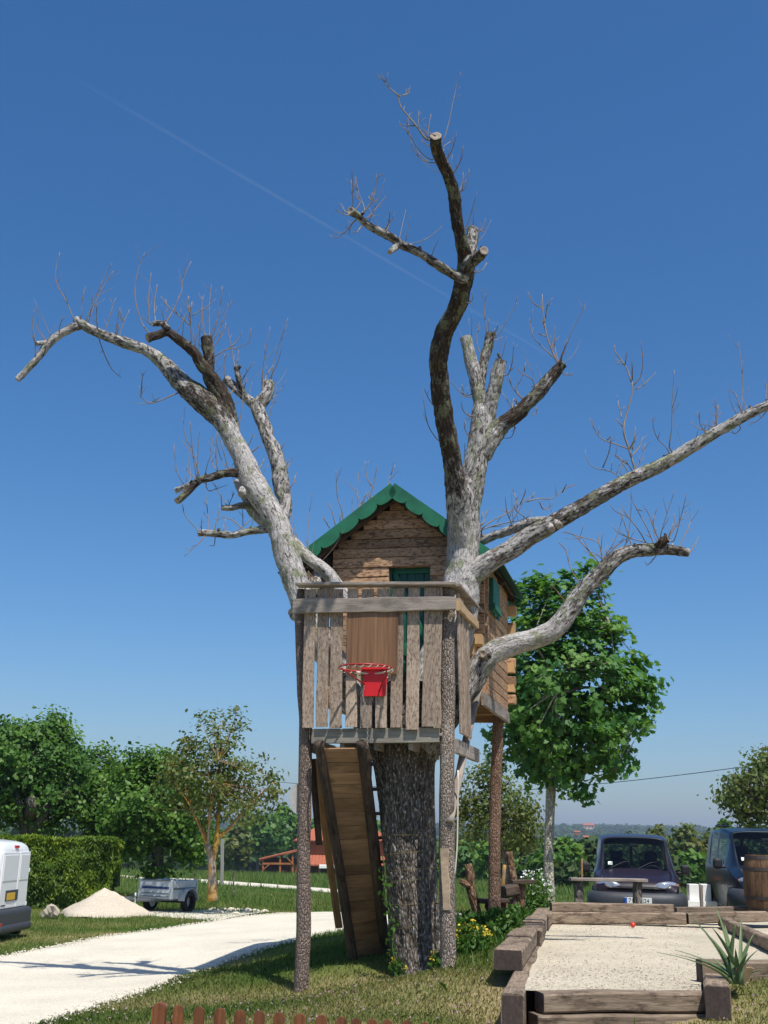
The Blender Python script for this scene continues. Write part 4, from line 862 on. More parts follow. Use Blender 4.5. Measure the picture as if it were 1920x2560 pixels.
# roof
EL = 1.30; SL = .745; VF, VBK = 1.30, 3.80
sl = math.hypot(1, SL); nR = np.array([0, 0, 0])
def roof_pt(side, d, v, off=0.0):
    """d metres down the slope from the ridge"""
    du_ = d/sl; n_ = nrm(HU_*side*SL+Z3)
    return H(-1.0+side*du_, v, 5.73-du_*SL)+n_*off
rf = MB(); board(rf, H(-1.0, VF, 5.71), H(-1.0, VBK, 5.71), .12, .05, HU_, 4, .002); roof = part(rf, 'roof', 'roof_felt')
D_ = EL*sl
for side in (-1, 1):
    D_ = (1.42 if side < 0 else EL)*sl; n_ = nrm(HU_*side*SL+Z3); dv = nrm(HU_*side-Z3*SL)
    nrow = 9
    for k in range(nrow):
        d0 = k*D_/nrow; d1 = (k+1)*D_/nrow+.05; c0 = roof_pt(side, (d0+d1)/2, VF, .0)-n_*.002
        dd = nrm(dv+n_*.06)
        mb = MB(); board(mb, roof_pt(side, (d0+d1)/2, VF+.01, .012), roof_pt(side, (d0+d1)/2, VBK-.01, .012), d1-d0, .02, dd, 6, .003, .3); part(mb, 'roof_board', 'roof_felt', roof)
    for k in range(10):
        d0 = .05+k*(D_-.1)/10; mb = MB(); board(mb, roof_pt(side, d0+.06, VF+.03, -.035), roof_pt(side, d0+.06, VBK-.03, -.035), .12, .02, dv, 4, .003, .3); part(mb, 'sarking_board', 'dark_log', roof)
    for v_ in (VF+.12, 2.5, VBK-.12):
        mb = MB(); board(mb, roof_pt(side, .05, v_, -.085), roof_pt(side, D_-.03, v_, -.085), .08, .05, n_, 3, .002); part(mb, 'rafter', 'dark_log', roof)
    # scalloped barge boards front and back
    for v_ in (VF-.025, VBK):
        ns = 6; dep = .155; sc_ = .075; up = .045
        top = [roof_pt(side, 0, v_, up)+HV_*0, roof_pt(side, D_+.01, v_, up)]
        low = []
        wd_ = D_/ns
        for q in range(ns-1, -1, -1):
            for a_ in np.linspace(PI, 0, 9):
                d = wd_*(q+.5)+wd_*.5*math.cos(a_)*-1
                low.append(roof_pt(side, d, v_, up-dep+.055-sc_*math.sin(a_)**.75))
        poly = top+[roof_pt(side, D_+.01, v_, up-dep+.055)]+low
        if side == 1: poly = poly[::-1]
        mb = MB(); prism(mb, poly, HV_, .024); part(mb, 'barge_board', 'green_paint', roof)
# brace from the cabin floor down to the right post
a = at_y(1032, 1490, (H(0, 1.3, 0))[1]); b = fplane(972, 1775, .02); 
P = [a, a*.55+b*.45+np.array([-.015, 0, -.03]), b]; mb = MB(); tube(mb, np.array(P), [.05, .046, .04], 10, .08, .08, 5, flat=.6); part(mb, 'brace', 'grey_wood', None, True)
a = fplane(*z2b(1150, 640), .2); b = fplane(*z2b(1128, 1035), .2); mb = MB(); tube(mb, [a+Z3*.5, a, (a+b)/2+np.array([.01, 0, 0]), b], [.009]*4, 6, .1); part(mb, 'cord', 'rope', None, True)
# wooden disc on the left post
p = fplane(641, 1725, .1); mb = MB(); prism(mb, [p+HV_*.0+np.array([math.cos(t)*.075*(1+.1*math.sin(3*t)), 0, math.sin(t)*.155]) for t in np.linspace(0, 2*PI, 18, endpoint=False)], HV_, .03); part(mb, 'wood_slice', 'concrete')

# ------------------------------------------------------------------ plank stair seen from below
sb = at_y(797, 2062, 13.75); st = at_y(737, 1612, 12.45)
ladder = thing('plank_stair', 'steep boarded stair of plank backing between two dark log stringers leaning under the balcony', 'stair', (sb[0], sb[1], g1(sb[0], sb[1])))
la = at_y(690, 1612, 12.50); lb = at_y(764, 2082, 13.62); ra = at_y(782, 1612, 12.42); rb = at_y(832, 2068, 13.72)
for (a, b, r) in ((la, lb, .052), (ra, rb, .058)):
    mb = MB(); tube(mb, [a+(a-b)*.02, a*.6+b*.4+np.array([.01, 0, 0]), b+(b-a)*.02], [r, r*1.05, r*1.05], 14, .06, .1, 4); mb.build('stringer', M['dark_log'], ladder, smooth=True)
ax_ = nrm((lb-la)+(rb-ra)); ys = [1615, 1642, 1663, 1685, 1714, 1743, 1771, 1799, 1828, 1854, 1877, 1903, 1934, 1956, 1981, 2008, 2030, 2055]
for i in range(len(ys)-1):
    f0_ = (ys[i]-1612)/(2070-1612); f1_ = (ys[i+1]-1612)/(2070-1612); g = lambda f: f**.97
    l0 = la+(lb-la)*g(f0_); l1 = la+(lb-la)*g(f1_); r0_ = ra+(rb-ra)*g(f0_); r1_ = ra+(rb-ra)*g(f1_)
    pl = (l0+l1)/2; prr = (r0_+r1_)/2; x_ = nrm(prr-pl); wv = np.linalg.norm(l1-l0)
    mb = MB(); board(mb, pl-x_*.0+np.cross(x_, ax_)*0, prr, wv*.975, .022, ax_, 5, .002, .3); mb.build('plank', M['ramp_plank'], ladder)
nback = nrm(np.cross(nrm(ra-la), ax_)); nback = nback if nback[1] > 0 else -nback
for i in range(8):
    f = .1+i*.115; l0 = la+(lb-la)*f+nback*.1; r0_ = ra+(rb-ra)*f+nback*.1
    mb = MB(); board(mb, l0+nback*.0, r0_+nrm(r0_-l0)*.10, .13, .035, np.array([0, 1., 0]), 4, .003, .3); mb.build('tread', M['dark_log'], ladder)
a = at_y(681, 1640, 12.9); b = at_y(732, 2003, 14.1); mb = MB(); board(mb, a, b, .09, .035, (1, 0, 0), 8, .004, .3); mb.build('hand_rail', M['ramp_plank'], ladder)
a = at_y(672, 1620, 12.8); mb = MB(); board(mb, a+np.array([.02, 0, -.1]), a+np.array([.12, .25, -1.0]), .07, .035, (1, 0, 0), 6, .004, .3); mb.build('hand_rail', M['dark_log'], ladder)

# ------------------------------------------------------------------ basketball hoop on the railing
hp = thing('basketball_hoop', 'small red basketball hoop with wood grain backboard and knotted net fixed to the balcony rail', 'basketball hoop', fplane(*z1(620, 1500), -.06))
def hpart(mb, n_, m_, smooth=False, par=None): return mb.build(n_, M[m_], par or hp, smooth=smooth)
poly = [fplane(*z1(*q), -.047) for q in ((441, 958), (768, 958), (758, 1362), (433, 1352))]; mb = MB(); off = RS.rand(3)*9
prism(mb, poly, -HV_, .018, None); gg = np.array([[np.dot(q-HO, HU_), np.dot(q-HO, HV_), q[2]] for q in mb.v[0]]); mb.g = [gg+off]; hpart(mb, 'backboard', 'veneer')
poly = [fplane(*z1(*q), -.06) for q in ((543, 1325), (700, 1325), (684, 1504), (541, 1504))]; mb = MB(); prism(mb, poly, -HV_, .008); hpart(mb, 'mounting_plate', 'red_paint')
rc = fplane(*z1(554, 1322), -.33); RRm = .5*345*.3334*S/FPX*cdepth(rc)
ring = [rc+HU_*RRm*math.cos(t)+HV_*RRm*math.sin(t)*1.0+Z3*.0 for t in np.linspace(0, 2*PI, 49)]
mb = MB(); tube(mb, ring, [.011]*49, 8, .03); rim_o = hpart(mb, 'ring', 'red_metal', True)
# stays from the ring's sides to the foot of the plate
foot = fplane(*z1(600, 1440), -.075); ft2 = fplane(*z1(625, 1450), -.075)
for s_ in (-1, 1):
    a = rc+HU_*RRm*s_*.93-HV_*.08; b = fplane(*(z1(545, 1425) if s_ < 0 else z1(640, 1478)), -.075); mb = MB(); tube(mb, [a, b], [.009, .009], 6, .1); hpart(mb, 'stay', 'red_metal', True)
mb = MB(); box(mb, fplane(*z1(618, 1325), -.09), (.30, .06, .022), (HU_, HV_, Z3)); hpart(mb, 'bracket', 'red_paint')
# net tied up round the ring: loops of cord
mb = MB(); nl_ = 22
for i in range(nl_):
    t0 = 2*PI*i/nl_; t1 = 2*PI*(i+1)/nl_
    P = []
    for f in np.linspace(0, 1, 9):
        t = t0+(t1-t0)*f; a_ = 2*PI*f
        P.append(rc+(HU_*math.cos(t)+HV_*math.sin(t))*(RRm+.010*math.cos(a_))+Z3*(-.012+.012*math.sin(a_)-.008*math.sin(t*3)))
    tube(mb, P, [.0034]*9, 5, .02)
nn = hpart(mb, 'net', 'rope', True); nn['kind'] = 'stuff'
mb = MB(); P = [rc+HU_*RRm*.97*math.cos(t)+HV_*RRm*.97*math.sin(t)-Z3*.016*(1+.3*math.sin(5*t)) for t in np.linspace(-.3, 2.2, 22)]; tube(mb, P, [.011]*22, 6, .03, .3, 20); hpart(mb, 'net_cord', 'rope', True)
# chain hanging from the ring's foot
mb = MB(); a = fplane(*z1(545, 1440), -.10); b = fplane(*z1(567, 1840), -.10); mid = [fplane(*z1(*q), -.10) for q in ((535, 1500), (558, 1600), (566, 1720))]
pts = catmull(np.array([a]+mid+[b]), .028); 
for i in range(len(pts)-1):
    d = nrm(pts[i+1]-pts[i]); s_ = nrm(np.cross(d, HV_ if i % 2 else HU_)); c = (pts[i]+pts[i+1])/2
    tube(mb, [c+d*.017*math.cos(t)+s_*.008*math.sin(t) for t in np.linspace(0, 2*PI, 9)], [.0034]*9, 4, .01, cap=(False, False))
ch = hpart(mb, 'chain', 'chain', True); ch['kind'] = 'stuff'
# string wound round the trunk
stg = thing('trunk_string', 'thin straw coloured string wound loosely round the big trunk', 'string', (tb[0], TY-.4, 1.0))
for (za, zb_, r) in ((1.28, 1.38, .34), (1.12, 1.2, .335), (.98, 1.12, .33), (.78, .84, .33), (.52, .66, .325), (1.5, 1.52, .34)):
    P = []
    for t in np.linspace(-PI*1.05, .05*PI, 24):
        zz = za+(zb_-za)*(t/PI+1); k = np.argmin(np.abs(TP[:, 2]-zz)); c = TP[k]; P.append(np.array([c[0]+(TR_[k]*1.02+.004)*math.cos(t), c[1]+(TR_[k]*1.02+.004)*math.sin(t), zz]))
    mb = MB(); tube(mb, P, [.0028]*24, 4, .05); mb.build('strand', M['string'], stg)

# ------------------------------------------------------------------ vehicles
def frame(o, loc, ang):
    o.location = [float(a) for a in loc]; o.rotation_euler = (0, 0, ang); ORIG[o.name] = np.zeros(3)
def loft_van(root, paint, st, holes, pane_holes=None):
    """st: stations (x, sill, belt half width, belt z, top half width, top z); body skin with real window openings, panes as their own part"""
    rings = []
    for (x, zb, wb, zbelt, wt, zt) in st:
        rings.append([(wb*.90, zb), (wb*.985, zb+.10), (wb, zb+(zbelt-zb)*.55), (wb*.985, zbelt), (wb*.985+(wt-wb*.985)*.14, zbelt+(zt-zbelt)*.10), (wt+.012, zt-(zt-zbelt)*.13), (wt-.035, zt-.045), (wt*.72, zt-.008), (wt*.3, zt), (0, zt)])
    n = len(rings[0]); ns = len(st); V = []; idx = {}
    for i, r in enumerate(rings):
        x = st[i][0]
        for k, (y, z) in enumerate(r):
            idx[(i, k, 1)] = len(V); V.append((x, y, z))
            if y == 0: idx[(i, k, -1)] = idx[(i, k, 1)]
            else: idx[(i, k, -1)] = len(V); V.append((x, -y, z))
    F = []; PF = {}
    def put(key, f):
        if key in holes: PF.setdefault(holes[key], []).append(f)
        else: F.append(f)
    for i in range(ns-1):
        for k in range(n-1):
            for s in (1, -1):
                f = (idx[(i, k, s)], idx[(i, k+1, s)], idx[(i+1, k+1, s)], idx[(i+1, k, s)])
                put(('s', i, k, s), f if s == 1 else f[::-1])
    for i, nm in ((0, 'rear'), (ns-1, 'front')):
        for k in range(n-2):
            f = (idx[(i, k, 1)], idx[(i, k, -1)], idx[(i, k+1, -1)], idx[(i, k+1, 1)])
            put((nm, k), f if i == 0 else f[::-1])
        f = (idx[(i, n-2, 1)], idx[(i, n-2, -1)], idx[(i, n-1, 1)]); F.append(f if i == 0 else f[::-1])
    inv = {q: key for key, q in idx.items()}
    def crease(me, mp):
        back = {j: q for q, j in mp.items()}; cnt = {}
        for p in me.polygons:
            for ek in p.edge_keys: cnt[ek] = cnt.get(ek, 0)+1
        at = me.attributes.new('crease_edge', 'FLOAT', 'EDGE')
        for e in me.edges:
            a, b = tuple(e.vertices); (i, k, _), (i2, k2, _) = inv[back[a]], inv[back[b]]; c = 0.0
            if cnt.get(tuple(sorted((a, b))), 0) == 1: c = .86
            elif k == k2 and k in (3, 4): c = .7
            elif k == k2 and k in (0, 5, 6): c = .45
            elif i == i2 and i in (0, ns-1): c = .7
            elif i == i2 and i in (5, 6): c = .5
            at.data[e.index].value = c
    def mk(name, faces, mat, thick):
        used = sorted({q for f in faces for q in f}); mp = {q: j for j, q in enumerate(used)}
        mb = MB(); mb.add([V[q] for q in used], [tuple(mp[q] for q in f) for f in faces]); o = mb.build(name, M[mat], root, smooth=True); o.data.transform(Matrix.Identity(4)); crease(o.data, mp)
        sm = o.modifiers.new('round', 'SUBSURF'); sm.levels = 2; sm.render_levels = 2
        if thick:
            s_ = o.modifiers.new('skin', 'SOLIDIFY'); s_.thickness = thick; s_.offset = -1
        return o
    body = mk('body', F, paint, .025)
    for nm, fs in PF.items(): mk(nm.split('_1')[0].split('_-1')[0], fs, 'car_glass', 0)
    return body
def wheel(root, x, y, r=.31, w_=.19):
    mb = MB(); s = 1 if y > 0 else -1; prof = [(r*.62, -w_/2), (r*.94, -w_/2), (r, -w_*.36), (r, w_*.36), (r*.94, w_/2), (r*.62, w_/2)]; N = 28; V = []; F = []
    for a in range(N):
        for (q, z) in prof: V.append((x+q*math.cos(2*PI*a/N), y+z, r+q*math.sin(2*PI*a/N)))
    k = len(prof)
    for a in range(N):
        for j in range(k): F.append((a*k+j, a*k+(j+1) % k, ((a+1) % N)*k+(j+1) % k, ((a+1) % N)*k+j))
    mb.add(V, F); o = mb.build('wheel', M['rubber'], root, smooth=False)
    hb = MB(); V = [(x+r*.63*math.cos(2*PI*a/N), y+s*(w_*.40), r+r*.63*math.sin(2*PI*a/N)) for a in range(N)]+[(x+r*.30*math.cos(2*PI*a/N), y+s*w_*.30, r+r*.30*math.sin(2*PI*a/N)) for a in range(N)]+[(x, y+s*w_*.42, r)]
    hb.add(V, [(a, (a+1) % N, N+(a+1) % N, N+a) for a in range(N)]+[(N+a, N+(a+1) % N, 2*N) for a in range(N)]); hb.build('rim', M['rim'], o)
    return o
def rbox(root, name, mat, c, d, bev=.03, ax=None, parent=None, seg=2):
    mb = MB(); box(mb, c, d, ax); o = mb.build(name, M[mat], parent or root, smooth=False)
    bm_ = o.modifiers.new('edge', 'BEVEL'); bm_.width = min(bev, min(d)*.45); bm_.segments = seg; return o
def text_part(root, name, s, size, loc, rot, mat, parent=None):
    c = bpy.data.curves.new('txt', 'FONT'); c.body = s; c.size = size; c.extrude = .001; c.align_x = 'CENTER'; c.align_y = 'CENTER'
    t = bpy.data.objects.new('tmp_text', c); C.objects.link(t); bpy.context.view_layer.update()
    me = bpy.data.meshes.new_from_object(t.evaluated_get(bpy.context.evaluated_depsgraph_get())); bpy.data.objects.remove(t)
    me.transform(Matrix.Translation(loc) @ rot); o = link(name, me, M[mat], parent or root); return o
RFRONT = Matrix(((0, 0, 1, 0), (1, 0, 0, 0), (0, 1, 0, 0), (0, 0, 0, 1)))   # text read by someone looking at the van's nose
STV = [(-2.02, .42, .80, 1.0, .66, 1.70), (-1.93, .32, .84, 1.02, .70, 1.79), (-1.2, .28, .86, 1.03, .72, 1.83), (-.45, .26, .86, 1.03, .72, 1.82), (-.36, .26, .86, 1.03, .72, 1.82), (.42, .26, .86, 1.02, .66, 1.74), (1.10, .26, .86, .99, .67, 1.13), (1.30, .28, .855, .95, .70, 1.08), (1.72, .30, .84, .87, .68, .985), (1.94, .34, .80, .79, .64, .90), (2.01, .38, .74, .70, .58, .80)]
def make_van(name, label, paint, loc, ang, headlight='round', rearpaint=False):
    root = thing(name, label, 'van', loc); frame(root, loc, ang)
    holes = {}
    for k in (6, 7, 8):
        for s in (1, -1): holes[('s', 5, k, s)] = 'windscreen'
    for s in (1, -1):
        holes[('s', 4, 4, s)] = 'side_window_%d' % s; holes[('s', 2, 4, s)] = 'rear_side_window_%d' % s
    holes[('rear', 4)] = 'rear_window'
    body = loft_van(root, paint, STV, holes)
    for x in (-1.28, 1.38):
        for y in (-.74, .74):
            wheel(root, x, y)
            mb = MB(); sy = 1 if y > 0 else -1
            ar = [(x+.37*math.cos(t), sy*.868, .31+.37*math.sin(t)) for t in np.linspace(-.15, PI+.15, 18)]; tube(mb, ar, [.03]*18, 6, .08); mb.build('wheel_arch', M['dark_plastic'], root, smooth=True)
    # bumper
    mb = MB(); P = [(1.55, -.86, .52), (1.92, -.79, .52), (2.06, -.52, .52), (2.10, 0, .52), (2.06, .52, .52), (1.92, .79, .52), (1.55, .86, .52)]
    sec = [(-.16, .02), (-.15, .06), (-.05, .085), (.05, .085), (.12, .05), (.14, 0)]
    Q = catmull(np.array(P), .1); V = []; F = []; k = len(sec)
    for i in range(len(Q)):
        t_ = nrm(Q[min(i+1, len(Q)-1)]-Q[max(i-1, 0)]); nn_ = np.array([t_[1], -t_[0], 0])
        for (dz, dn) in sec: V.append(Q[i]+nn_*dn+np.array([0, 0, dz]))
    for i in range(len(Q)-1):
        for j in range(k-1): F.append((i*k+j, i*k+j+1, (i+1)*k+j+1, (i+1)*k+j))
    mb.add(V, F); bp = mb.build('bumper', M['grey_plastic'], root, smooth=True); sdm = bp.modifiers.new('skin', 'SOLIDIFY'); sdm.thickness = .04
    rbox(root, 'air_intake', 'dark_plastic', (2.15, 0, .41), (.08, .8, .07), .02)
    rbox(root, 'grille', 'dark_plastic', (2.0, 0, .775), (.06, .66, .07), .02)
    # headlamps: almond lenses wrapping the corner
    for s in (1, -1):
        mb = MB(); out = []
        for t in np.linspace(0, 2*PI, 20, endpoint=False):
            yy = .55+.245*math.cos(t); zz = .815+.092*math.sin(t)+.02*math.cos(t); xx = 1.99-.5*max(0, yy-.42)**1.4-.10*(zz-.78)
            out.append((xx, s*yy, zz))
        cx = np.mean(np.array(out), 0); ringo = np.array(out); mid = cx+(ringo-cx)*.6+np.array([.035, 0, 0])
        N = len(out); f = [(i, (i+1) % N, N+(i+1) % N, N+i) for i in range(N)]+[(N+i, N+(i+1) % N, 2*N) for i in range(N)]
        back = ringo-np.array([.12, 0, 0]); mb.add(np.vstack([ringo, mid, cx+np.array([.045, 0, 0]), back]), f+[(i, 2*N+1+i, 2*N+1+(i+1) % N, (i+1) % N) for i in range(N)])
        hl = mb.build('headlight', M['lamp_clear'], root, smooth=True)
        rbox(root, 'indicator', 'lamp_orange', (1.82, s*.785, .83), (.06, .035, .07), .012, parent=hl)
        # mirrors
        mr = rbox(root, 'mirror', 'dark_plastic', (.83, s*1.0, 1.12), (.12, .17, .20), .05, seg=3)
        rbox(root, 'mirror_arm', 'dark_plastic', (.84, s*.885, 1.06), (.06, .10, .05), .02, parent=mr)
    # inside: dashboard, seats with headrests, steering wheel
    rbox(root, 'dashboard', 'seat_fabric', (.86, 0, .96), (.42, 1.36, .16), .05)
    for s in (.36, -.36):
        st_ = rbox(root, 'seat', 'seat_fabric', (-.12, s, .95), (.16, .48, .66), .06); rbox(root, 'headrest', 'seat_fabric', (-.15, s, 1.37), (.10, .27, .19), .05, parent=st_)
    mb = MB(); tube(mb, [(.55+.06*math.sin(t), .36+.19*math.cos(t), 1.02+.16*math.sin(t)) for t in np.linspace(0, 2*PI, 20)], [.015]*20, 5, .05); mb.build('steering_wheel', M['dark_plastic'], root, smooth=True)
    for s in (.1, -.45):
        mb = MB(); tube(mb, [(1.12, s-.1, 1.10), (.98, s+.22, 1.245), (.96, s+.35, 1.26)], [.009, .008, .005], 5, .1); mb.build('wiper', M['dark_plastic'], root, smooth=True)
    for zz in (1.42, ): rbox(root, 'pillar', paint, (-1.99, 0, zz), (.05, .07, .62), .02)
    rbox(root, 'rear_view_mirror', 'dark_plastic', (.52, 0, 1.58), (.03, .18, .06), .02)
    pl = rbox(root, 'number_plate', 'plate_white', (2.225, 0, .55), (.012, .52, .115), .004)
    rbox(root, 'plate_band', 'plate_blue', (2.2325, -.235, .55), (.004, .048, .108), .001, parent=pl)
    return root, pl
pvp = at_y(1369, 1803, 25.4); pvloc = np.array([pvp[0]-.02, 25.4, pvp[2]-1.80])
heading = math.atan2(-1, -.19)
pv, ppl = make_van('parked_van', 'dark purple van parked nose on behind the far end of the court', 'purple_car', pvloc, heading)
text_part(pv, 'plate_text', '71', .105, Vector((2.2325, -.13, .55)), RFRONT, 'letter_black', ppl)
text_part(pv, 'plate_text', 'AJ24', .105, Vector((2.2325, .11, .55)), RFRONT, 'letter_black', ppl)
sk = rbox(pv, 'sticker', 'white_board', (.98, -.50, 1.215), (.004, .09, .09), .002, (nrm((1, 0, .9)), (0, 1, 0), nrm((-.9, 0, 1))))
nvp = at_y(1655, 1790, 23.4)
nv, npl = make_van('parked_van', 'navy blue van at the right edge, half hidden behind the barrel', 'navy_car', np.array([nvp[0]+.0, 23.8, nvp[2]-1.80]), math.atan2(-1, -.12))
for s in (-.5,): rbox(nv, 'sticker', 'white_board', (.98, -.52, 1.215), (.004, .10, .08), .002, (nrm((1, 0, .9)), (0, 1, 0), nrm((-.9, 0, 1))))
mb = MB(); tube(mb, [(-1.2, -.66, 1.86), (.2, -.62, 1.83)], [.02, .02], 6, .3); mb.build('roof_rail', M['dark_plastic'], nv, smooth=True)

# white van seen from behind at the left edge
STW = [(-2.0, .40, .80, 1.0, .70, 1.66), (-1.96, .34, .835, 1.02, .74, 1.77), (-1.85, .30, .85, 1.03, .755, 1.83), (-1.0, .28, .86, 1.03, .77, 1.86), (0, .28, .86, 1.03, .76, 1.84), (.45, .28, .86, 1.03, .70, 1.72), (1.2, .28, .86, .98, .68, 1.10), (1.8, .3, .82, .84, .6, .92), (2.0, .38, .72, .66, .5, .72)]
wloc0 = at_y(44, 2030, 19.9)
WANG = math.radians(177.5)
wloc0 = at_y(44, 1812, 21.4); wl = np.array([wloc0[0]-1.98, 21.3, wloc0[2]-1.85])
wv_ = thing('parked_van', 'white panel van seen from behind at the left edge by the hedge', 'van', wl); frame(wv_, wl, WANG)
loft_van(wv_, 'white_car', STW, {('s', 5, 6, 1): 'windscreen', ('s', 5, 6, -1): 'windscreen', ('s', 5, 7, 1): 'windscreen', ('s', 5, 7, -1): 'windscreen', ('s', 5, 8, 1): 'windscreen', ('s', 5, 8, -1): 'windscreen', ('s', 4, 4, 1): 'side_window_1', ('s', 4, 4, -1): 'side_window_-1'})
for x in (-1.25, 1.35):
    for y in (-.74, .74): wheel(wv_, x, y, .30)
XR = -2.012
rb_ = rbox(wv_, 'rear_bumper', 'grey_plastic', (-2.0, 0, .50), (.22, 1.70, .36), .07, seg=3)
rbox(wv_, 'bumper_step', 'grey_plastic', (-2.05, 0, .36), (.2, 1.56, .14), .05, parent=rb_)
rbox(wv_, 'exhaust', 'dark_plastic', (-1.95, -.5, .27), (.2, .12, .10), .03)
rbox(wv_, 'underbody', 'dark_plastic', (0, 0, .30), (3.4, 1.3, .16), .04)
def rdoor(label, y0, y1):
    d_ = rbox(wv_, 'rear_door', 'white_car', (XR-.004, (y0+y1)/2, 1.16), (.03, abs(y1-y0)-.012, .94), .014, seg=3); d_['label'] = label
    p_ = rbox(wv_, 'door_panel', 'white_panel', (XR-.016, (y0+y1)/2, 1.36), (.022, abs(y1-y0)-.11, .44), .02, parent=d_, seg=3); return d_
d1_ = rdoor('wide left rear door with number plate recess', .70, -.12); d2_ = rdoor('narrow right rear door', -.12, -.68)
rbox(wv_, 'plate_recess', 'grey_plastic', (XR-.02, .12, .90), (.016, .62, .18), .01, parent=d1_)
rbox(wv_, 'number_plate', 'plate_yellow', (XR-.032, .18, .885), (.008, .40, .12), .004, parent=d1_)
rbox(wv_, 'door_badge', 'grey_plastic', (XR-.022, .50, .745), (.006, .22, .022), .002, parent=d1_)
for s, n_ in ((1, 'tall red left tail light'), (-1, 'tall red right tail light')):
    tl = rbox(wv_, 'tail_light', 'lamp_red', (-1.955 if s > 0 else -1.90, s*.79, .98), (.10, .085, .52), .03, seg=3); (rbox(wv_, 'reflector', 'lamp_red', (-2.10, s*.74, .44), (.04, .14, .07), .01) if s > 0 else None)
rbox(wv_, 'brake_light', 'lamp_red', (-1.995, -.0, 1.715), (.05, .16, .045), .012)
for zz in (1.30, .72): rbox(wv_, 'door_hinge', 'white_panel', (-1.98, -.765, zz), (.07, .05, .07), .012)
rbox(wv_, 'door_hinge', 'white_panel', (-1.98, .765, 1.30), (.07, .05, .07), .012)

# ------------------------------------------------------------------ trailer
tl0 = on_ground(391, 1968); tY = 29.2; tp0 = at_y(333, 1966, tY); tz = g1(tp0[0], tY)
trl = thing('trailer', 'grey galvanised box trailer with blue stripe parked on the grass', 'trailer', (tp0[0], tY, tz)); trl.rotation_euler = (0, 0, math.radians(-24)); ORIG[trl.name] = np.zeros(3)
TW, TL, TH0, THT = .92, 1.08, .33, .42
def tpanel(name, c, d, m='galvanised', par=None, bev=.01): return rbox(trl, name, m, c, d, bev, parent=par)
tpanel('bed', (0, TL/2, TH0-.01), (TW, TL, .05), 'galv_dark')
fr_ = tpanel('front_panel', (0, 0, TH0+THT/2), (TW, .03, THT)); tpanel('tail_panel', (0, TL, TH0+THT/2), (TW, .03, THT))
for s in (1, -1):
    sp = tpanel('side_panel', (s*(TW/2), TL/2, TH0+THT/2), (.03, TL-.04, THT)); tpanel('rib', (s*(TW/2+.015), TL/2, TH0+THT*.55), (.02, TL-.1, .05), 'galv_dark', sp)
    for yy in (0, TL): tpanel('corner_post', (s*TW/2, yy, TH0+THT/2+.01), (.07, .05, THT+.03), 'galvanised')
tpanel('stripe', (0, -.019, TH0+THT*.60), (TW-.14, .008, .055), 'blue_band', fr_); tpanel('top_lip', (0, -.005, TH0+THT+.01), (TW-.08, .05, .025), 'galv_dark', fr_); tpanel('sticker', (-.20, -.02, TH0+THT*.83), (.20, .008, .075), 'white_board', fr_)
for zz in (.30, .12): tpanel('rib', (0, -.02, TH0+THT*zz), (TW-.14, .012, .02), 'galv_dark', fr_)
for k in range(5): tpanel('stripe_mark', (-.30+.15*k, -.024, TH0+THT*.60), (.06, .005, .016), 'letter_black', fr_)
for s in (1, -1):
    o = wheel(trl, s*.0, 0, .25, .14); o.rotation_euler = (0, 0, -s*PI/2); o.location = (s*.55, .62, 0)
    mb = MB(); A = [(s*.55, .62+.31*math.cos(t), .25+.31*math.sin(t)) for t in np.linspace(.1, PI-.1, 14)]; n_ = len(A)
    V = [(x+e, y, z) for (x, y, z) in A for e in (-.09, .09)]; mb.add(V, [(2*i, 2*i+1, 2*i+3, 2*i+2) for i in range(n_-1)]); mg = mb.build('mudguard', M['galvanised'], trl); sdm = mg.modifiers.new('t', 'SOLIDIFY'); sdm.thickness = .012
mb = MB(); tube(mb, [(0, .3, TH0-.05), (0, -.5, TH0-.02), (0, -1.05, TH0+.02)], [.035]*3, 8, .2); mb.build('drawbar', M['galv_dark'], trl, smooth=True)
tpanel('hitch', (0, -1.1, TH0+.03), (.09, .20, .09), 'galv_dark')
mb = MB(); tube(mb, [(.02, -.85, TH0+.16), (.02, -.85, .03)], [.022, .022], 8, .1); mb.build('prop_stand', M['galvanised'], trl, smooth=True)
mb = MB(); tube(mb, [(.16*math.cos(t), -1.0, TH0+.02+.10*math.sin(t)) for t in np.linspace(0, PI, 10)], [.012]*10, 5, .05); mb.build('cable', M['dark_plastic'], trl, smooth=True)
tpanel('axle', (0, .62, .25), (1.0, .06, .06), 'dark_plastic'); tpanel('marker_light', (-.49, .02, TH0+.05), (.06, .05, .05), 'lamp_orange')
# planks lying in the trailer
# ------------------------------------------------------------------ heap of sand
hpz = at_y(199, 1979, 27.0); hc = np.array([hpz[0], 28.0, hpz[2]+.02])
def heap():
    n, mm = 44, 26; V = []; F = []; Rx = .98; H_ = .57
    for j in range(mm+1):
        q = j/mm
        for i in range(n):
            a = 2*PI*i/n; rr = Rx*q*(1+.07*math.sin(3*a+.5)+.05*math.sin(5*a)); sx = 1.0 if math.cos(a) < 0 else 1.06
            x = rr*math.cos(a)*sx; y = rr*math.sin(a)*1.0; V.append((x, y, H_*(1-q)**1.05+.0))
    V = np.array(V); V[:, 2] += .055*fbm(V*2.6, 3)+.016*fbm(V*14, 2)
    rim_ = np.repeat(np.arange(mm+1)/mm, n); V[:, 2] -= .06*(rim_ > .97)
    for j in range(mm):
        for i in range(n): F.append((j*n+i, (j+1)*n+i, (j+1)*n+(i+1) % n, j*n+(i+1) % n))
    mb = MB(); mb.add(V+hc, F); o = mb.build('gravel_heap', M['pile_gravel'], origin=hc, smooth=True); tag(o, 'pointed heap of pale sandy gravel in front of the clipped hedge', 'gravel heap')
heap()
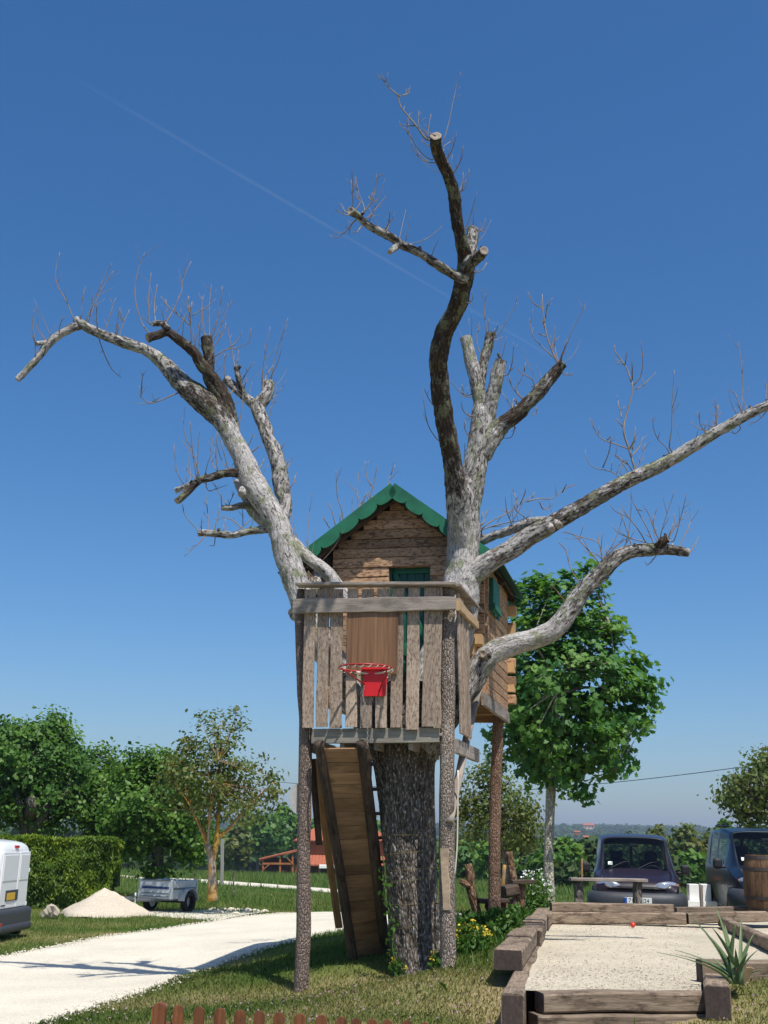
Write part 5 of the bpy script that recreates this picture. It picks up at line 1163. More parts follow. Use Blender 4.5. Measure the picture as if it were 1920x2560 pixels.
# stump behind the white van
sp_ = at_y(110, 1978, 26.5); mb = MB(); tube(mb, [sp_+np.array([-.16, 0, -.02]), sp_+np.array([.0, 0, .10]), sp_+np.array([.17, 0, .02])], [.10, .14, .07], 7, .05, .9, 11); o = mb.build('boulder', M['stone'], origin=sp_); tag(o, 'rough beige stone on the ground between the van and the gravel heap', 'stone')
# loose stones along the far edge of the drive
kk = 0
for (x, y, s) in ((485, 1969, .13), (500, 1968, .16), (517, 1969, .14), (533, 1970, .17), (552, 1971, .13), (462, 1969, .15), (572, 1972, .12), (448, 1972, .11), (478, 1975, .10), (510, 1977, .12)):
    p = on_ground(x, y); mb = MB(); V = []; n_ = 8
    P = [p+np.array([-s*.9, 0, .02]), p+np.array([0, 0, .05]), p+np.array([s*.9, .02, .02])]; tube(mb, P, [s*.18, s*.34, s*.15], 8, s*.22, .6, 6); o = mb.build('stone_block', M['gravel'], origin=p, smooth=True); tag(o, 'pale stone in the loose row along the far edge of the drive', 'stone', 'stones edging the drive')

# ------------------------------------------------------------------ foliage
def rand_dirs(n):
    v = RS.normal(size=(n, 3)); return v/np.linalg.norm(v, axis=1)[:, None]
LEAF_QUAD = np.array([(0, -.5, 0), (.34, -.05, .06), (0, .5, 0), (-.34, -.05, .06)])
LEAF_OVAL = np.array([(0, -.5, 0), (.26, -.2, .05), (.28, .12, .05), (0, .5, -.03), (-.28, .12, .05), (-.26, -.2, .05)])
_mp = [(0, -.42), (.12, -.40), (.42, -.30), (.26, -.12), (.52, .10), (.24, .12), (.22, .26), (0, .56), (-.22, .26), (-.24, .12), (-.52, .10), (-.26, -.12), (-.42, -.30), (-.12, -.40)]
LEAF_MAPLE = np.array([(x, y, .10*abs(x)-.12*max(0, y)) for x, y in _mp])
LEAF_SPRAY = np.array([(0, -.5, 0), (.16, 0, .03), (0, .5, 0), (-.16, 0, .03)])
def leaves(Pc, size, shape, up=.6, outw=None, var=.35, tone=None, along=None):
    n = len(Pc); nn = rand_dirs(n)+np.array([0, 0, up]); 
    if outw is not None: nn = nn+outw
    nn = nn/np.linalg.norm(nn, axis=1)[:, None]; t = rand_dirs(n)
    if along is not None: t = t*.5+along
    t = t-nn*(t*nn).sum(1)[:, None]; t = t/(np.linalg.norm(t, axis=1)[:, None]+1e-9); b = np.cross(nn, t)
    sz = size*(1+var*(RS.rand(n)*2-1)); k = len(shape)
    V = Pc[:, None]+sz[:, None, None]*(b[:, None]*shape[None, :, 0, None]+t[:, None]*shape[None, :, 1, None]+nn[:, None]*shape[None, :, 2, None])
    av = np.clip((RS.rand(n)*.6+.2 if tone is None else tone+.25*(RS.rand(n)-.5)), 0, 1)
    return V.reshape(-1, 3), np.repeat(av, k)
def clump_points(blobs, n, dense=.45):
    """clump centres inside ellipsoids, nearer the outside"""
    out = []; vol = np.array([b[1][0]*b[1][1]*b[1][2] for b in blobs])**.75; cnt = (vol/vol.sum()*n).astype(int)+1
    for (c, r), m in zip(blobs, cnt):
        d = rand_dirs(m); q = RS.rand(m)**dense; out.append(np.array(c)+d*q[:, None]*np.array(r))
    return np.vstack(out)
def tree(name, label, base, trunk, blobs, nclump, per, spread, lsize, shape, leafm, barkm, nlimb=8, group=None, cat='tree', limb_r=.05, up=.5, dense=.45, forks=None, sides=14, flat=1.0):
    """trunk: list of (point, radius); blobs: crown ellipsoids; leaves cluster round shoots"""
    root = thing(name, label, cat, base, group)
    mb = MB(); T = np.array([p for p, r in trunk]); R = [r for p, r in trunk]
    tube(mb, T, R, sides, .08 if cdepth(base) < 40 else .5, .10, 3); mb.build('trunk', M[barkm], root, smooth=True)
    cl = clump_points(blobs, nclump, dense); tone = RS.rand(len(cl))
    cen = np.mean(cl, 0)
    # limbs run out into the crown
    order = RS.permutation(len(cl))[:nlimb]
    top = T[-1]
    for q in order:
        e = cl[q]; s0 = T[-1]*(1) if RS.rand() < .5 else T[-2]+(T[-1]-T[-2])*RS.uniform(.3, 1)
        m_ = s0*.5+e*.5+np.array([0, 0, .08*np.linalg.norm(e-s0)]); mb = MB(); tube(mb, [s0, m_, e], [limb_r, limb_r*.6, limb_r*.2], 7, .12 if cdepth(base) < 40 else .6, .12, 4); mb.build('limb', M[barkm], root, smooth=True)
    if forks:
        for f in forks: mb = MB(); tube(mb, [p for p, r in f], [r for p, r in f], 10, .1, .1, 4); mb.build('limb', M[barkm], root, smooth=True)
    # thin shoots: joined, too fine to tell apart
    mb = MB(); tips = T[-1]
    for i in range(0, len(cl), 2):
        e = cl[i]; j = cl[order[np.argmin(np.linalg.norm(cl[order]-e, axis=1))]]; m_ = (e+j)/2+RS.normal(size=3)*.05*spread; tube(mb, [j, m_, e], [limb_r*.28, limb_r*.2, limb_r*.1], 4, .3 if cdepth(base) < 40 else 1.5, cap=(False, False))
    o = mb.build('shoots', M[barkm], root, smooth=True); o['kind'] = 'stuff'
    N = len(cl)*per; ci = np.repeat(np.arange(len(cl)), per)
    P = cl[ci]+RS.normal(size=(N, 3))*np.array([spread, spread, spread*.7*flat])
    ow = P-cen; ow = ow/(np.linalg.norm(ow, axis=1)[:, None]+1e-9)*.85
    V, av = leaves(P, lsize, shape, up, ow, .4, .15+.6*tone[ci]+.1)
    np_mesh('crown', V, len(shape), M[leafm], root, av=av)
    return root
def blob(x, y, rx, ry, Y, dy=None):
    c = at_y(x, y, Y); s = S/FPX*cdepth(c); return (c, (rx*s, (dy if dy else (rx+ry)/2*s), ry*s))
# maple right of the treehouse
mY = 21.0
mbase = at_y(1187, 1990, mY); mt = [(at_y(1187, 2000, mY), .13), (at_y(1187, 1940, mY), .098), (at_y(1185, 1850, mY), .086), (at_y(1188, 1760, mY), .084), (at_y(1190, 1710, mY), .092), (at_y(1195, 1640, mY), .08), (at_y(1205, 1500, mY), .05)]
B_ = [blob(1225, 1480, 150, 135, mY, 1.25), blob(1180, 1310, 70, 70, mY, .7), blob(1262, 1262, 48, 42, mY, .5), blob(1240, 1370, 110, 90, mY, 1.0), blob(1350, 1495, 50, 65, mY, .7), blob(1300, 1590, 95, 75, mY, .9), blob(1140, 1560, 100, 120, mY, 1.0), blob(1245, 1665, 75, 52, mY, .7), blob(1110, 1420, 60, 90, mY, .8), blob(1155, 1640, 60, 60, mY, .7)]
tree('maple_tree', 'round dark green maple with a slim mottled trunk right of the treehouse', mbase, mt, B_+[blob(1405, 1478, 26, 20, mY, .3), blob(1412, 1515, 16, 16, mY, .2), blob(1375, 1550, 22, 20, mY, .3), blob(1330, 1655, 30, 26, mY, .3), blob(1262, 1712, 20, 24, mY, .25), blob(1150, 1262, 26, 22, mY, .3), blob(1295, 1235, 22, 20, mY, .25), blob(1320, 1360, 30, 26, mY, .35), blob(1120, 1300, 24, 40, mY, .3), blob(1375, 1420, 30, 24, mY, .3)], 460, 30, .12, .12, LEAF_MAPLE, 'maple_leaf', 'smooth_bark', 12, limb_r=.05, up=.9, dense=.38)
# thin olive ash between the treehouse posts and the maple
aY = 27.0
ab = at_y(1092, 1930, aY); at_ = [(at_y(1092, 1965, aY), .09), (at_y(1093, 1870, aY), .075), (at_y(1085, 1800, aY), .06), (at_y(1075, 1730, aY), .04)]
tree('ash_tree', 'thin olive leaved young tree behind the back post of the treehouse', ab, at_, [blob(1060, 1740, 85, 70, aY, 1.0), blob(1010, 1770, 45, 60, aY, .7), blob(1130, 1770, 50, 70, aY, .8), blob(1050, 1670, 60, 45, aY, .7), blob(1100, 1820, 50, 40, aY, .6)], 190, 26, .15, .095, LEAF_OVAL, 'olive_leaf', 'grey_bark', 8, limb_r=.03)
# olive tree with orange forked trunk behind the trailer
oY = 28.5
ob = at_y(459, 1938, oY); ot = [(at_y(459, 1946, oY), .13), (at_y(458, 1900, oY), .105), (at_y(458, 1870, oY), .10), (at_y(456, 1850, oY), .09), (at_y(447, 1825, oY), .075)]
fk = [[(at_y(458, 1862, oY), .085), (at_y(465, 1830, oY), .07), (at_y(470, 1790, oY), .055), (at_y(474, 1700, oY), .04), (at_y(478, 1600, oY), .02)], [(at_y(449, 1830, oY), .07), (at_y(440, 1800, oY), .05), (at_y(420, 1760, oY), .035), (at_y(400, 1700, oY), .02)], [(at_y(468, 1810, oY), .05), (at_y(495, 1790, oY), .04), (at_y(520, 1760, oY), .03), (at_y(590, 1690, oY), .015)], [(at_y(478, 1640, oY), .02), (at_y(505, 1560, oY), .013), (at_y(512, 1520, oY), .008)]]
tree('walnut_tree', 'sparse olive and russet tree with an orange forked trunk right of the trailer', ob, ot, [blob(440, 1670, 85, 70, oY, 1.2), blob(500, 1680, 75, 80, oY, 1.2), blob(475, 1590, 55, 50, oY, .8), blob(412, 1610, 35, 45, oY, .6), blob(512, 1535, 14, 22, oY, .2), blob(447, 1555, 18, 22, oY, .3), blob(570, 1715, 48, 38, oY, .6), blob(595, 1690, 24, 36, oY, .4), blob(375, 1690, 45, 70, oY, .8), blob(495, 1750, 90, 40, oY, 1.0), blob(560, 1650, 18, 25, oY, .3)], 270, 20, .13, .10, LEAF_OVAL, 'olive_leaf', 'lichen_bark', 6, limb_r=.03, forks=fk)
# fruit trees behind the trailer
fY = 34.0
tree('cherry_tree', 'green tree with a stout dark trunk directly behind the trailer', at_y(340, 1915, fY), [(at_y(340, 1935, fY), .20), (at_y(340, 1890, fY), .17), (at_y(341, 1850, fY), .16), (at_y(340, 1800, fY), .12)],
     [blob(330, 1745, 85, 75, fY, 1.6), blob(390, 1770, 65, 75, fY, 1.3), blob(290, 1780, 60, 60, fY, 1.2), blob(300, 1665, 45, 40, fY, .8), blob(370, 1680, 60, 55, fY, 1.0), blob(300, 1838, 22, 26, fY, .5), blob(395, 1838, 28, 30, fY, .5), blob(420, 1850, 18, 25, fY, .4), blob(325, 1882, 22, 12, fY, .3), blob(360, 1880, 14, 10, fY, .3), blob(287, 1640, 9, 16, fY, .3), blob(345, 1640, 12, 16, fY, .3), blob(262, 1680, 12, 16, fY, .3)], 520, 42, .20, .13, LEAF_OVAL, 'green_leaf', 'grey_bark', 9, 'fruit trees at the left', limb_r=.07)
fY = 38.0
tree('cherry_tree', 'green tree with a thin dark trunk at the right end of the hedge', at_y(251, 1905, fY), [(at_y(251, 1915, fY), .12), (at_y(251, 1860, fY), .11), (at_y(250, 1820, fY), .10), (at_y(245, 1770, fY), .08)],
     [blob(225, 1728, 66, 58, fY, 1.8), blob(250, 1790, 60, 50, fY, 1.3), blob(185, 1705, 40, 45, fY, 1.2), blob(240, 1668, 20, 25, fY, .6), blob(208, 1625, 9, 30, fY, .3), blob(238, 1640, 10, 16, fY, .3), blob(180, 1640, 12, 16, fY, .3), blob(270, 1720, 40, 50, fY, 1)], 420, 42, .22, .14, LEAF_OVAL, 'green_leaf', 'grey_bark', 8, 'fruit trees at the left', limb_r=.06)
fY = 36.0
tree('lopped_tree', 'tallest dark green tree with pale broken limbs above the hedge', at_y(66, 1900, fY), [(at_y(66, 1940, fY), .42), (at_y(68, 1830, fY), .34), (at_y(62, 1770, fY), .30), (at_y(55, 1735, fY), .25)],
     [blob(112, 1548, 9, 22, fY, .25), blob(88, 1580, 12, 18, fY, .3), blob(40, 1578, 12, 18, fY, .3), blob(150, 1608, 12, 18, fY, .3), blob(8, 1572, 10, 18, fY, .3), blob(175, 1650, 14, 14, fY, .3), blob(70, 1640, 85, 75, fY, 1.8), blob(120, 1600, 40, 45, fY, 1.0), blob(118, 1560, 14, 22, fY, .4), blob(25, 1640, 60, 75, fY, 1.4), blob(60, 1585, 28, 25, fY, .6), blob(140, 1665, 60, 55, fY, 1.2), blob(30, 1730, 65, 50, fY, 1.4), blob(120, 1740, 70, 55, fY, 1.4), blob(5, 1590, 22, 30, fY, .6), blob(95, 1690, 70, 45, fY, 1.3), blob(-50, 1660, 70, 90, fY, 1.6)], 720, 40, .20, .145, LEAF_OVAL, 'dark_leaf', 'grey_bark', 10, limb_r=.10,
     forks=[[(at_y(62, 1770, fY), .26), (at_y(72, 1745, fY-1.0), .2), (at_y(64, 1722, fY-1.2), .15)], [(at_y(68, 1800, fY), .2), (at_y(92, 1765, fY-.8), .14), (at_y(104, 1720, fY-.9), .10)], [(at_y(60, 1780, fY), .2), (at_y(40, 1730, fY-.8), .10), (at_y(36, 1670, fY-.5), .06)], [(at_y(100, 1745, fY-.6), .12), (at_y(140, 1720, fY-.8), .08), (at_y(150, 1690, fY-.6), .05)]])
# tree at the right edge
rY = 33.0
tree('field_tree', 'loose olive grey tree at the right edge beyond the navy van', at_y(1680, 1850, rY), [(at_y(1680, 1930, rY), .16), (at_y(1680, 1850, rY), .14), (at_y(1672, 1780, rY), .12), (at_y(1665, 1720, rY), .08)],
     [blob(1640, 1715, 55, 60, rY, 1.2), blob(1595, 1725, 35, 45, rY, .9), blob(1690, 1690, 75, 70, rY, 1.4), blob(1665, 1650, 35, 30, rY, .7), blob(1625, 1765, 40, 22, rY, .6), blob(1575, 1735, 18, 25, rY, .4)], 230, 26, .19, .125, LEAF_OVAL, 'olive_leaf', 'grey_bark', 8, limb_r=.05)

# ------------------------------------------------------------------ clipped hedge
def hedge():
    y0 = 29.6; a = at_y(230, 1962, y0); tl_ = at_y(230, 1812, y0); hgt = tl_[2]+.38; zb = g1(a[0]-3, y0)-.05
    x1 = a[0]; x0 = x1-9.5; dep = 1.5; root = thing('hedge', 'tall clipped conifer hedge with a square top behind the white van', 'hedge', (x1-2.5, y0, zb))
    z1_ = tl_[2]
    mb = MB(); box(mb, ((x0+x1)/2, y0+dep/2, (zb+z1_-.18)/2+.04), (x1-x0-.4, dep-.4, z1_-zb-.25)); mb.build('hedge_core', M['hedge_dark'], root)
    N = 52000; f = RS.rand(N); P = np.zeros((N, 3)); nrm_ = np.zeros((N, 3))
    A = np.array([(x1-x0)*(z1_-zb), (x1-x0)*dep, dep*(z1_-zb)]); A = A/A.sum(); cuts_ = np.cumsum(A)
    u, v = RS.rand(N), RS.rand(N); k0 = f < cuts_[0]; k1 = (f >= cuts_[0]) & (f < cuts_[1]); k2 = f >= cuts_[1]
    P[k0] = np.stack([x0+(x1-x0)*u, y0+0*u, zb+(z1_-zb)*v], -1)[k0]; nrm_[k0] = (0, -1, .25)
    P[k1] = np.stack([x0+(x1-x0)*u, y0+dep*v, z1_+0*u], -1)[k1]; nrm_[k1] = (0, 0, 1)
    P[k2] = np.stack([x1+0*u, y0+dep*u, zb+(z1_-zb)*v], -1)[k2]; nrm_[k2] = (1, 0, .25)
    bul = fbm(P*1.5, 3)*.16+fbm(P*5, 2)*.07; P = P+nrm_*(bul-.05-.16*RS.rand(N)**2)[:, None]
    P[:, 2] = np.minimum(P[:, 2], z1_+.07*fbm(P*1.2, 2)+.03)
    P[k2, 0] -= .25*np.clip((zb+.7-P[k2, 2]), 0, 1); low = P[:, 2] < zb+.45; P[low & k0, 1] += .3*(zb+.45-P[low & k0, 2])
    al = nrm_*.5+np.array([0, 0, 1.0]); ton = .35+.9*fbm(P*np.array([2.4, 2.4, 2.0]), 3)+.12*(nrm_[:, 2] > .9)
    V, av = leaves(P, .15, LEAF_SPRAY, .1, nrm_*1.2, .4, np.clip(ton, 0, 1), al)
    np_mesh('foliage', V, 4, M['hedge_leaf'], root, av=av)
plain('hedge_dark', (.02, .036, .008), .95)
hedge()

# ------------------------------------------------------------------ bench, log seat, barrel, ball, blocks
bY = 18.35
bp0 = at_y(1231, 1899, bY); bp1 = at_y(1396, 1902, bY)
bz = g1((bp0[0]+bp1[0])/2, bY); bn = thing('plank_bench', 'simple bench of one long plank on two round log legs behind the court', 'bench', ((bp0[0]+bp1[0])/2, bY, bz))
mb = MB(); board(mb, bp0, bp1, .26, .045, (0, 1, 0), 8, .006, .3); mb.build('seat', M['grey_wood'], bn)
for x in (1250, 1377):
    t = at_y(x, 1904, bY); b = at_y(x, 1975, bY); mb = MB(); tube(mb, [b, (t+b)/2, t], [.072, .068, .07], 14, .05, .1, 5); mb.build('leg', M['grey_bark'], bn, smooth=True)
mb = MB(); p = at_y(1257, 1895, bY+.2); q = at_y(1257, 1855, bY+.25)
tube(mb, [p-Z3*.6, p, q], [.018, .017, .015], 6, .1, .1, 4); o = mb.build('stake', M['ramp_plank'], origin=p-Z3*.6, smooth=True); tag(o, 'thin brown stake standing behind the left end of the plank bench', 'stake')
# rustic seats made of crooked logs
def log_seat(label, back, yb, seat, ys_, leg, front=None):
    b = at_y(*back[-1][:2], yb); root = thing('log_chair', label, 'chair', (b[0], b[1], g1(b[0], b[1])), 'rustic log seats by the court')
    P = []; R = []
    for (x, y, r) in back: p = at_y(x, y, yb); P.append(p); R.append(rad(r, p))
    mb = MB(); tube(mb, P, R, 16, .04, .14, 4); mb.build('back_log', M['seat_log'], root, smooth=True)
    if front:
        P = []; R = []
        for (x, y, r) in front: p = at_y(x, y, yb-.05); P.append(p); R.append(rad(r, p))
        mb = MB(); tube(mb, P, R, 12, .04, .12, 4); mb.build('branch_stub', M['seat_log'], root, smooth=True)
    s0 = at_y(*seat[0], ys_[0]); s1 = at_y(*seat[1], ys_[1]); mb = MB(); board(mb, s0, s1, .30, .055, (0, 1, 0), 7, .012, .4); mb.build('seat', M['dark_log'], root)
    for (x0, y0, x1, y1, r) in leg:
        mb = MB(); a = at_y(x0, y0, ys_[1]); c = at_y(x1, y1, ys_[1]); rr = rad(r, a); tube(mb, [a, c], [rr*1.1, rr], 14, .06, .12, 4); mb.build('leg', M['seat_log'], root, smooth=True)
bark_rough('seat_log', (.045, .026, .017), (.17, .095, .055), (.29, .185, .115), (.36, .27, .19), (16, 16, 8))
log_seat('log seat with a forked leaning back, just left of the reddish post', [(1010, 1867, 8), (1016, 1890, 9.5), (1015, 1912, 10), (1021, 1936, 10.5), (1029, 1965, 10), (1037, 1992, 9), (1044, 2022, 8.5)], 15.75, [(1030, 1945.5), (1090, 1945.5)], (15.75, 15.9), [(1055, 1950, 1053, 1995, 7), (1087, 1948, 1088, 1998, 9)], [(1014, 1916, 7), (1003, 1908, 7), (994, 1902, 6)])
log_seat('log seat with a straight split back, farther off beside the white flowers', [(1099, 1840, 8), (1103, 1862, 8.5), (1106, 1885, 8.5), (1110, 1905, 9), (1113, 1935, 9)], 17.5, [(1102, 1905), (1152, 1905)], (17.5, 17.55), [(1125, 1910, 1124, 1965, 10), (1112, 1910, 1113, 1960, 6)])
mb = MB(); a = at_y(1081, 1928, 16.6); c = at_y(1110, 1924, 16.7); board(mb, a, c, .3, .16, (0, 1, 0), 5, .012, .4); lgx = mb.build('log_block', M['dark_log'], origin=a-Z3*.1)
tag(lgx, 'dark half log block raised behind the reddish post between the two log seats', 'log')
mb = MB(); board(mb, a*.4+c*.6-Z3*.1, a*.4+c*.6-Z3*.75, .2, .16, (1, 0, 0), 5, .012, .4); lb_ = mb.build('leg', M['dark_log'], lgx)
mb = MB(); a = at_y(1090, 1868, 17.9); c = at_y(1086, 1920, 17.9); tube(mb, [c-Z3*.3, c, a], [.03, .03, .026], 8, .1, .12, 4); o = mb.build('stake', M['lichen_bark'], origin=c-Z3*.3, smooth=True); tag(o, 'short orange lichen covered stake beside the farther log seat', 'stake')
# barrel
ba = at_y(1654, 1847, 18.15); bb_ = at_y(1654, 1962, 18.15); bh = ba[2]-bb_[2]+.06; bc = np.array([bb_[0], 18.15, ba[2]-bh])
br = thing('barrel', 'old wooden barrel with iron hoops standing in front of the navy van', 'barrel', bc)
def brad(q): return .305*(1-.16*(2*q-1)**2)
NS = 22
for s in range(NS):
    a0 = 2*PI*s/NS+.008; a1 = 2*PI*(s+1)/NS-.008; V = []; G = []; off = RS.rand(3)*30
    for q in np.linspace(0, 1, 7):
        for a in (a0, (a0+a1)/2, a1): V.append(bc+np.array([brad(q)*math.cos(a), brad(q)*math.sin(a), bh*q])); G.append(off+np.array([a*.3, 0, q*bh]))
        for a in (a1, a0): V.append(bc+np.array([brad(q)*.9*math.cos(a), brad(q)*.9*math.sin(a), bh*q])); G.append(off+np.array([a*.3, .1, q*bh]))
    F = [(i*5+k, i*5+(k+1) % 5, (i+1)*5+(k+1) % 5, (i+1)*5+k) for i in range(6) for k in range(5)]+[(4, 3, 2, 1, 0), (30, 31, 32, 33, 34)]
    mb = MB(); mb.add(V, F, G); mb.build('stave', M['barrel_wood'], br)
for q0, q1 in ((.02, .08), (.22, .28), (.72, .78), (.92, .98)):
    V = []
    for a in np.linspace(0, 2*PI, 40, endpoint=False):
        for q in (q0, q1): V.append(bc+np.array([(brad(q)+.004)*math.cos(a), (brad(q)+.004)*math.sin(a), bh*q]))
    mb = MB(); mb.add(V, [(2*i, 2*((i+1) % 40), 2*((i+1) % 40)+1, 2*i+1) for i in range(40)]); mb.build('hoop', M['iron_band'], br, smooth=True)
mb = MB(); V = [bc+np.array([.24*math.cos(a), .24*math.sin(a), bh*.97]) for a in np.linspace(0, 2*PI, 24, endpoint=False)]; mb.add(V, [tuple(range(24))]); mb.build('lid', M['barrel_wood'], br)
# ball on the court
p = at_z(1367, 2001, CZ+.02); mb = MB(); r = .037
V = [p+r*np.array([math.sin(t)*math.cos(f), math.sin(t)*math.sin(f), math.cos(t)])+np.array([0, 0, r-.018]) for t in np.linspace(0, PI, 11) for f in np.linspace(0, 2*PI, 16, endpoint=False)]
mb.add(V, [(i*16+k, (i+1)*16+k, (i+1)*16+(k+1) % 16, i*16+(k+1) % 16) for i in range(10) for k in range(16)]); o = mb.build('ball', M['red_ball'], origin=p, smooth=True); tag(o, 'small red ball on the gravel at the far end of the court', 'ball')
# white blocks and post by the navy van
for i, (x, lab) in enumerate(((1497, 'left one of the two white blocks beside the navy van'), (1523, 'right one of the two white blocks beside the navy van'))):
    t = at_y(x, 1915, 24.6); b = at_y(x, 1945, 24.6); mb = MB(); box(mb, (t+b)/2, (.20, .2, t[2]-b[2]+.1)); o = mb.build('white_block', M['white_block'], origin=b); tag(o, lab, 'block')
    bv = o.modifiers.new('edge', 'BEVEL'); bv.width = .012; bv.segments = 2
t = at_y(1500, 1946, 24.5); mb = MB(); box(mb, t-Z3*.10+np.array([.0, .1, 0]), (.85, .5, .2)); o = mb.build('white_slab', M['white_block'], origin=t-Z3*.2); tag(o, 'low white slab under the two white blocks by the navy van', 'slab')
t = at_y(1515, 1912, 19.2); b = at_y(1515, 1966, 19.2); mb = MB(); board(mb, b-Z3*.1, t, .045, .045, (1, 0, 0), 4, .004, .3); o = mb.build('wooden_post', M['grey_wood'], origin=b-Z3*.1); tag(o, 'slim grey post standing in front of the white blocks', 'post')

# ------------------------------------------------------------------ plants near the treehouse
def blades(name, base, n, h, w_, spread, leanv, mat, parent=None, seg=4, arch=.5, fixed=None, label=None, sep=False):
    objs = []
    Vs, Fs, As, nn_ = [], [], [], 0
    for i in range(n):
        if fixed is not None: d0, hh = fixed[i]
        else:
            a = RS.rand()*2*PI; d0 = np.array([math.cos(a), math.sin(a), 0])*RS.rand()*leanv; hh = h*RS.uniform(.6, 1.1)
        b = base+np.array([RS.normal()*spread, RS.normal()*spread, 0]); side = nrm(np.array([1., RS.normal()*.6, 0])) if sep else nrm(np.cross(Z3, d0+np.array([.01, .02, 0]))); pts_ = []
        for k in range(seg+1):
            q = k/seg; c = b+Z3*hh*(q-arch*np.linalg.norm(d0)*q*q*.45)+d0*hh*(q**1.6); wq = w_*(1-q**2.2)*.5+.0008; pts_ += [c-side*wq, c+side*wq]
        f = [(2*k, 2*k+1, 2*k+3, 2*k+2) for k in range(seg)]
        if sep:
            mb = MB(); mb.add(pts_, f, None, RS.rand()); o = mb.build(name, M[mat], parent, smooth=True); sm = o.modifiers.new('t', 'SOLIDIFY'); sm.thickness = .003; objs.append(o)
        else:
            Vs += pts_; Fs += [tuple(q+nn_ for q in ff) for ff in f]; As += [RS.rand()]*len(pts_); nn_ += len(pts_)
    if sep: return objs
    mb = MB(); mb.add(Vs, Fs, None, np.array(As)); return mb.build(name, M[mat], parent, origin=base if parent is None else None, smooth=True)
ip = at_y(1592, 2125, 10.1); ir = thing('iris_plant', 'spiky iris with long sword leaves in the planter beside the court', 'plant', ip)
tips = [(1500, 1963), (1512, 1990), (1549, 1955), (1592, 1962), (1530, 1988), (1571, 1992), (1606, 1985), (1625, 2010), (1640, 2040), (1560, 2030), (1585, 2040), (1615, 2050), (1432, 2073), (1462, 2126), (1470, 2090), (1610, 2100), (1645, 2085), (1545, 2060)]
fx = []
for (x, y) in tips:
    t = at_y(x, y, 10.1+RS.uniform(-.25, .25)); d = t-ip; hh = max(.12, d[2]*1.0); 
    if y > 2060 and x < 1500: hh = .32
    fx.append((np.array([d[0]/hh, (t[1]-ip[1])/hh, 0]), hh))
blades('leaf', ip, len(fx), .5, .05, .035, .3, 'iris_leaf', ir, 7, .35, fx, sep=True)
for k in range(6): mb = MB(); a = RS.uniform(-.5, .5); board(mb, ip+np.array([a*.1, 0, 0]), ip+np.array([a*.3, -.05, .13]), .035, .012, (1, 0, .1), 3, .003); mb.build('dry_sheath', M['pale_wood'], ir)
def leafy_plant(name, label, base, rx, ry, h, n, ls, mat, flower=None, nf=0, fs=.03, shape=LEAF_OVAL, group=None, ftop=True):
    root = thing(name, label, 'plant', base, group)
    d = rand_dirs(n); q = RS.rand(n)**.5; P = base+np.stack([d[:, 0]*rx*q, d[:, 1]*ry*q, h*(.08+.9*np.abs(d[:, 2])*q)], -1)
    ow = np.stack([d[:, 0], d[:, 1], d[:, 2]*0], -1)*.6; V, av = leaves(P, ls, shape, .6, ow, .4, RS.rand(n), ow*.6+np.array([0, 0, .8]))
    np_mesh('leaves', V, len(shape), M[mat], root, av=av)
    mb = MB()
    for i in range(18):
        e = base+np.array([RS.uniform(-rx, rx)*.8, RS.uniform(-ry, ry)*.8, h*RS.uniform(.6, .95)]); tube(mb, [base-Z3*.02, (base+e)/2+np.array([0, 0, .05]), e], [.006, .005, .003], 4, .1, cap=(False, False))
    o = mb.build('stems', M['stem_green'], root); o['kind'] = 'stuff'
    if flower:
        d = rand_dirs(nf); q = RS.rand(nf)**.3; P = base+np.stack([d[:, 0]*rx*q, d[:, 1]*ry*q, h*(.5+.55*np.abs(d[:, 2])*q)], -1)
        PP = np.repeat(P, 4, 0)+RS.normal(size=(nf*4, 3))*fs*.5; V, av = leaves(PP, fs, LEAF_OVAL*np.array([1.6, 1, 1]), .5, None, .3)
        o = np_mesh('flowers', V, 6, M[flower], root, av=av); o['kind'] = 'stuff'
    return root
plain('stem_green', (.06, .10, .025), .8)
def gpt(x, y, Y): p = at_y(x, y, Y); p[2] = g1(p[0], p[1]); return p
leafy_plant('flowering_plant', 'low plant with bright yellow flowers at the right of the treehouse post', gpt(1018, 2078, 13.2), .26, .25, .30, 700, .05, 'plant_leaf', 'yellow_petal', 42, .026)
leafy_plant('leafy_plant', 'lush green clump of pointed leaves at the foot of the reddish post', gpt(1080, 2030, 14.5), .32, .28, .36, 1300, .085, 'plant_leaf', shape=LEAF_SPRAY*np.array([1.2, 1, 1]))
leafy_plant('leafy_plant', 'darker leafy clump between the yellow flowers and the log seat', gpt(1035, 2042, 14.6), .28, .25, .24, 800, .075, 'plant_leaf', shape=LEAF_SPRAY*np.array([1.3, 1, 1]))
leafy_plant('leafy_plant', 'grassy green tuft between the reddish post and the upper sleepers', gpt(1112, 1990, 16.3), .26, .3, .32, 800, .10, 'plant_leaf', shape=LEAF_SPRAY)
leafy_plant('flowering_bush', 'loose bush of small white flowers left of the slim mottled trunk', gpt(1158, 1965, 19.2), .32, .3, .78, 1400, .05, 'green_leaf', 'white_petal', 60, .028)
leafy_plant('leafy_plant', 'small weeds at the foot of the big trunk beside the plank stair', gpt(862, 2088, 12.75), .12, .10, .2, 120, .05, 'plant_leaf', 'yellow_petal', 5, .022)
leafy_plant('leafy_plant', 'little yellow flowered weed at the front foot of the big trunk', gpt(948, 2103, 12.35), .12, .1, .20, 120, .05, 'plant_leaf', 'yellow_petal', 9, .024)
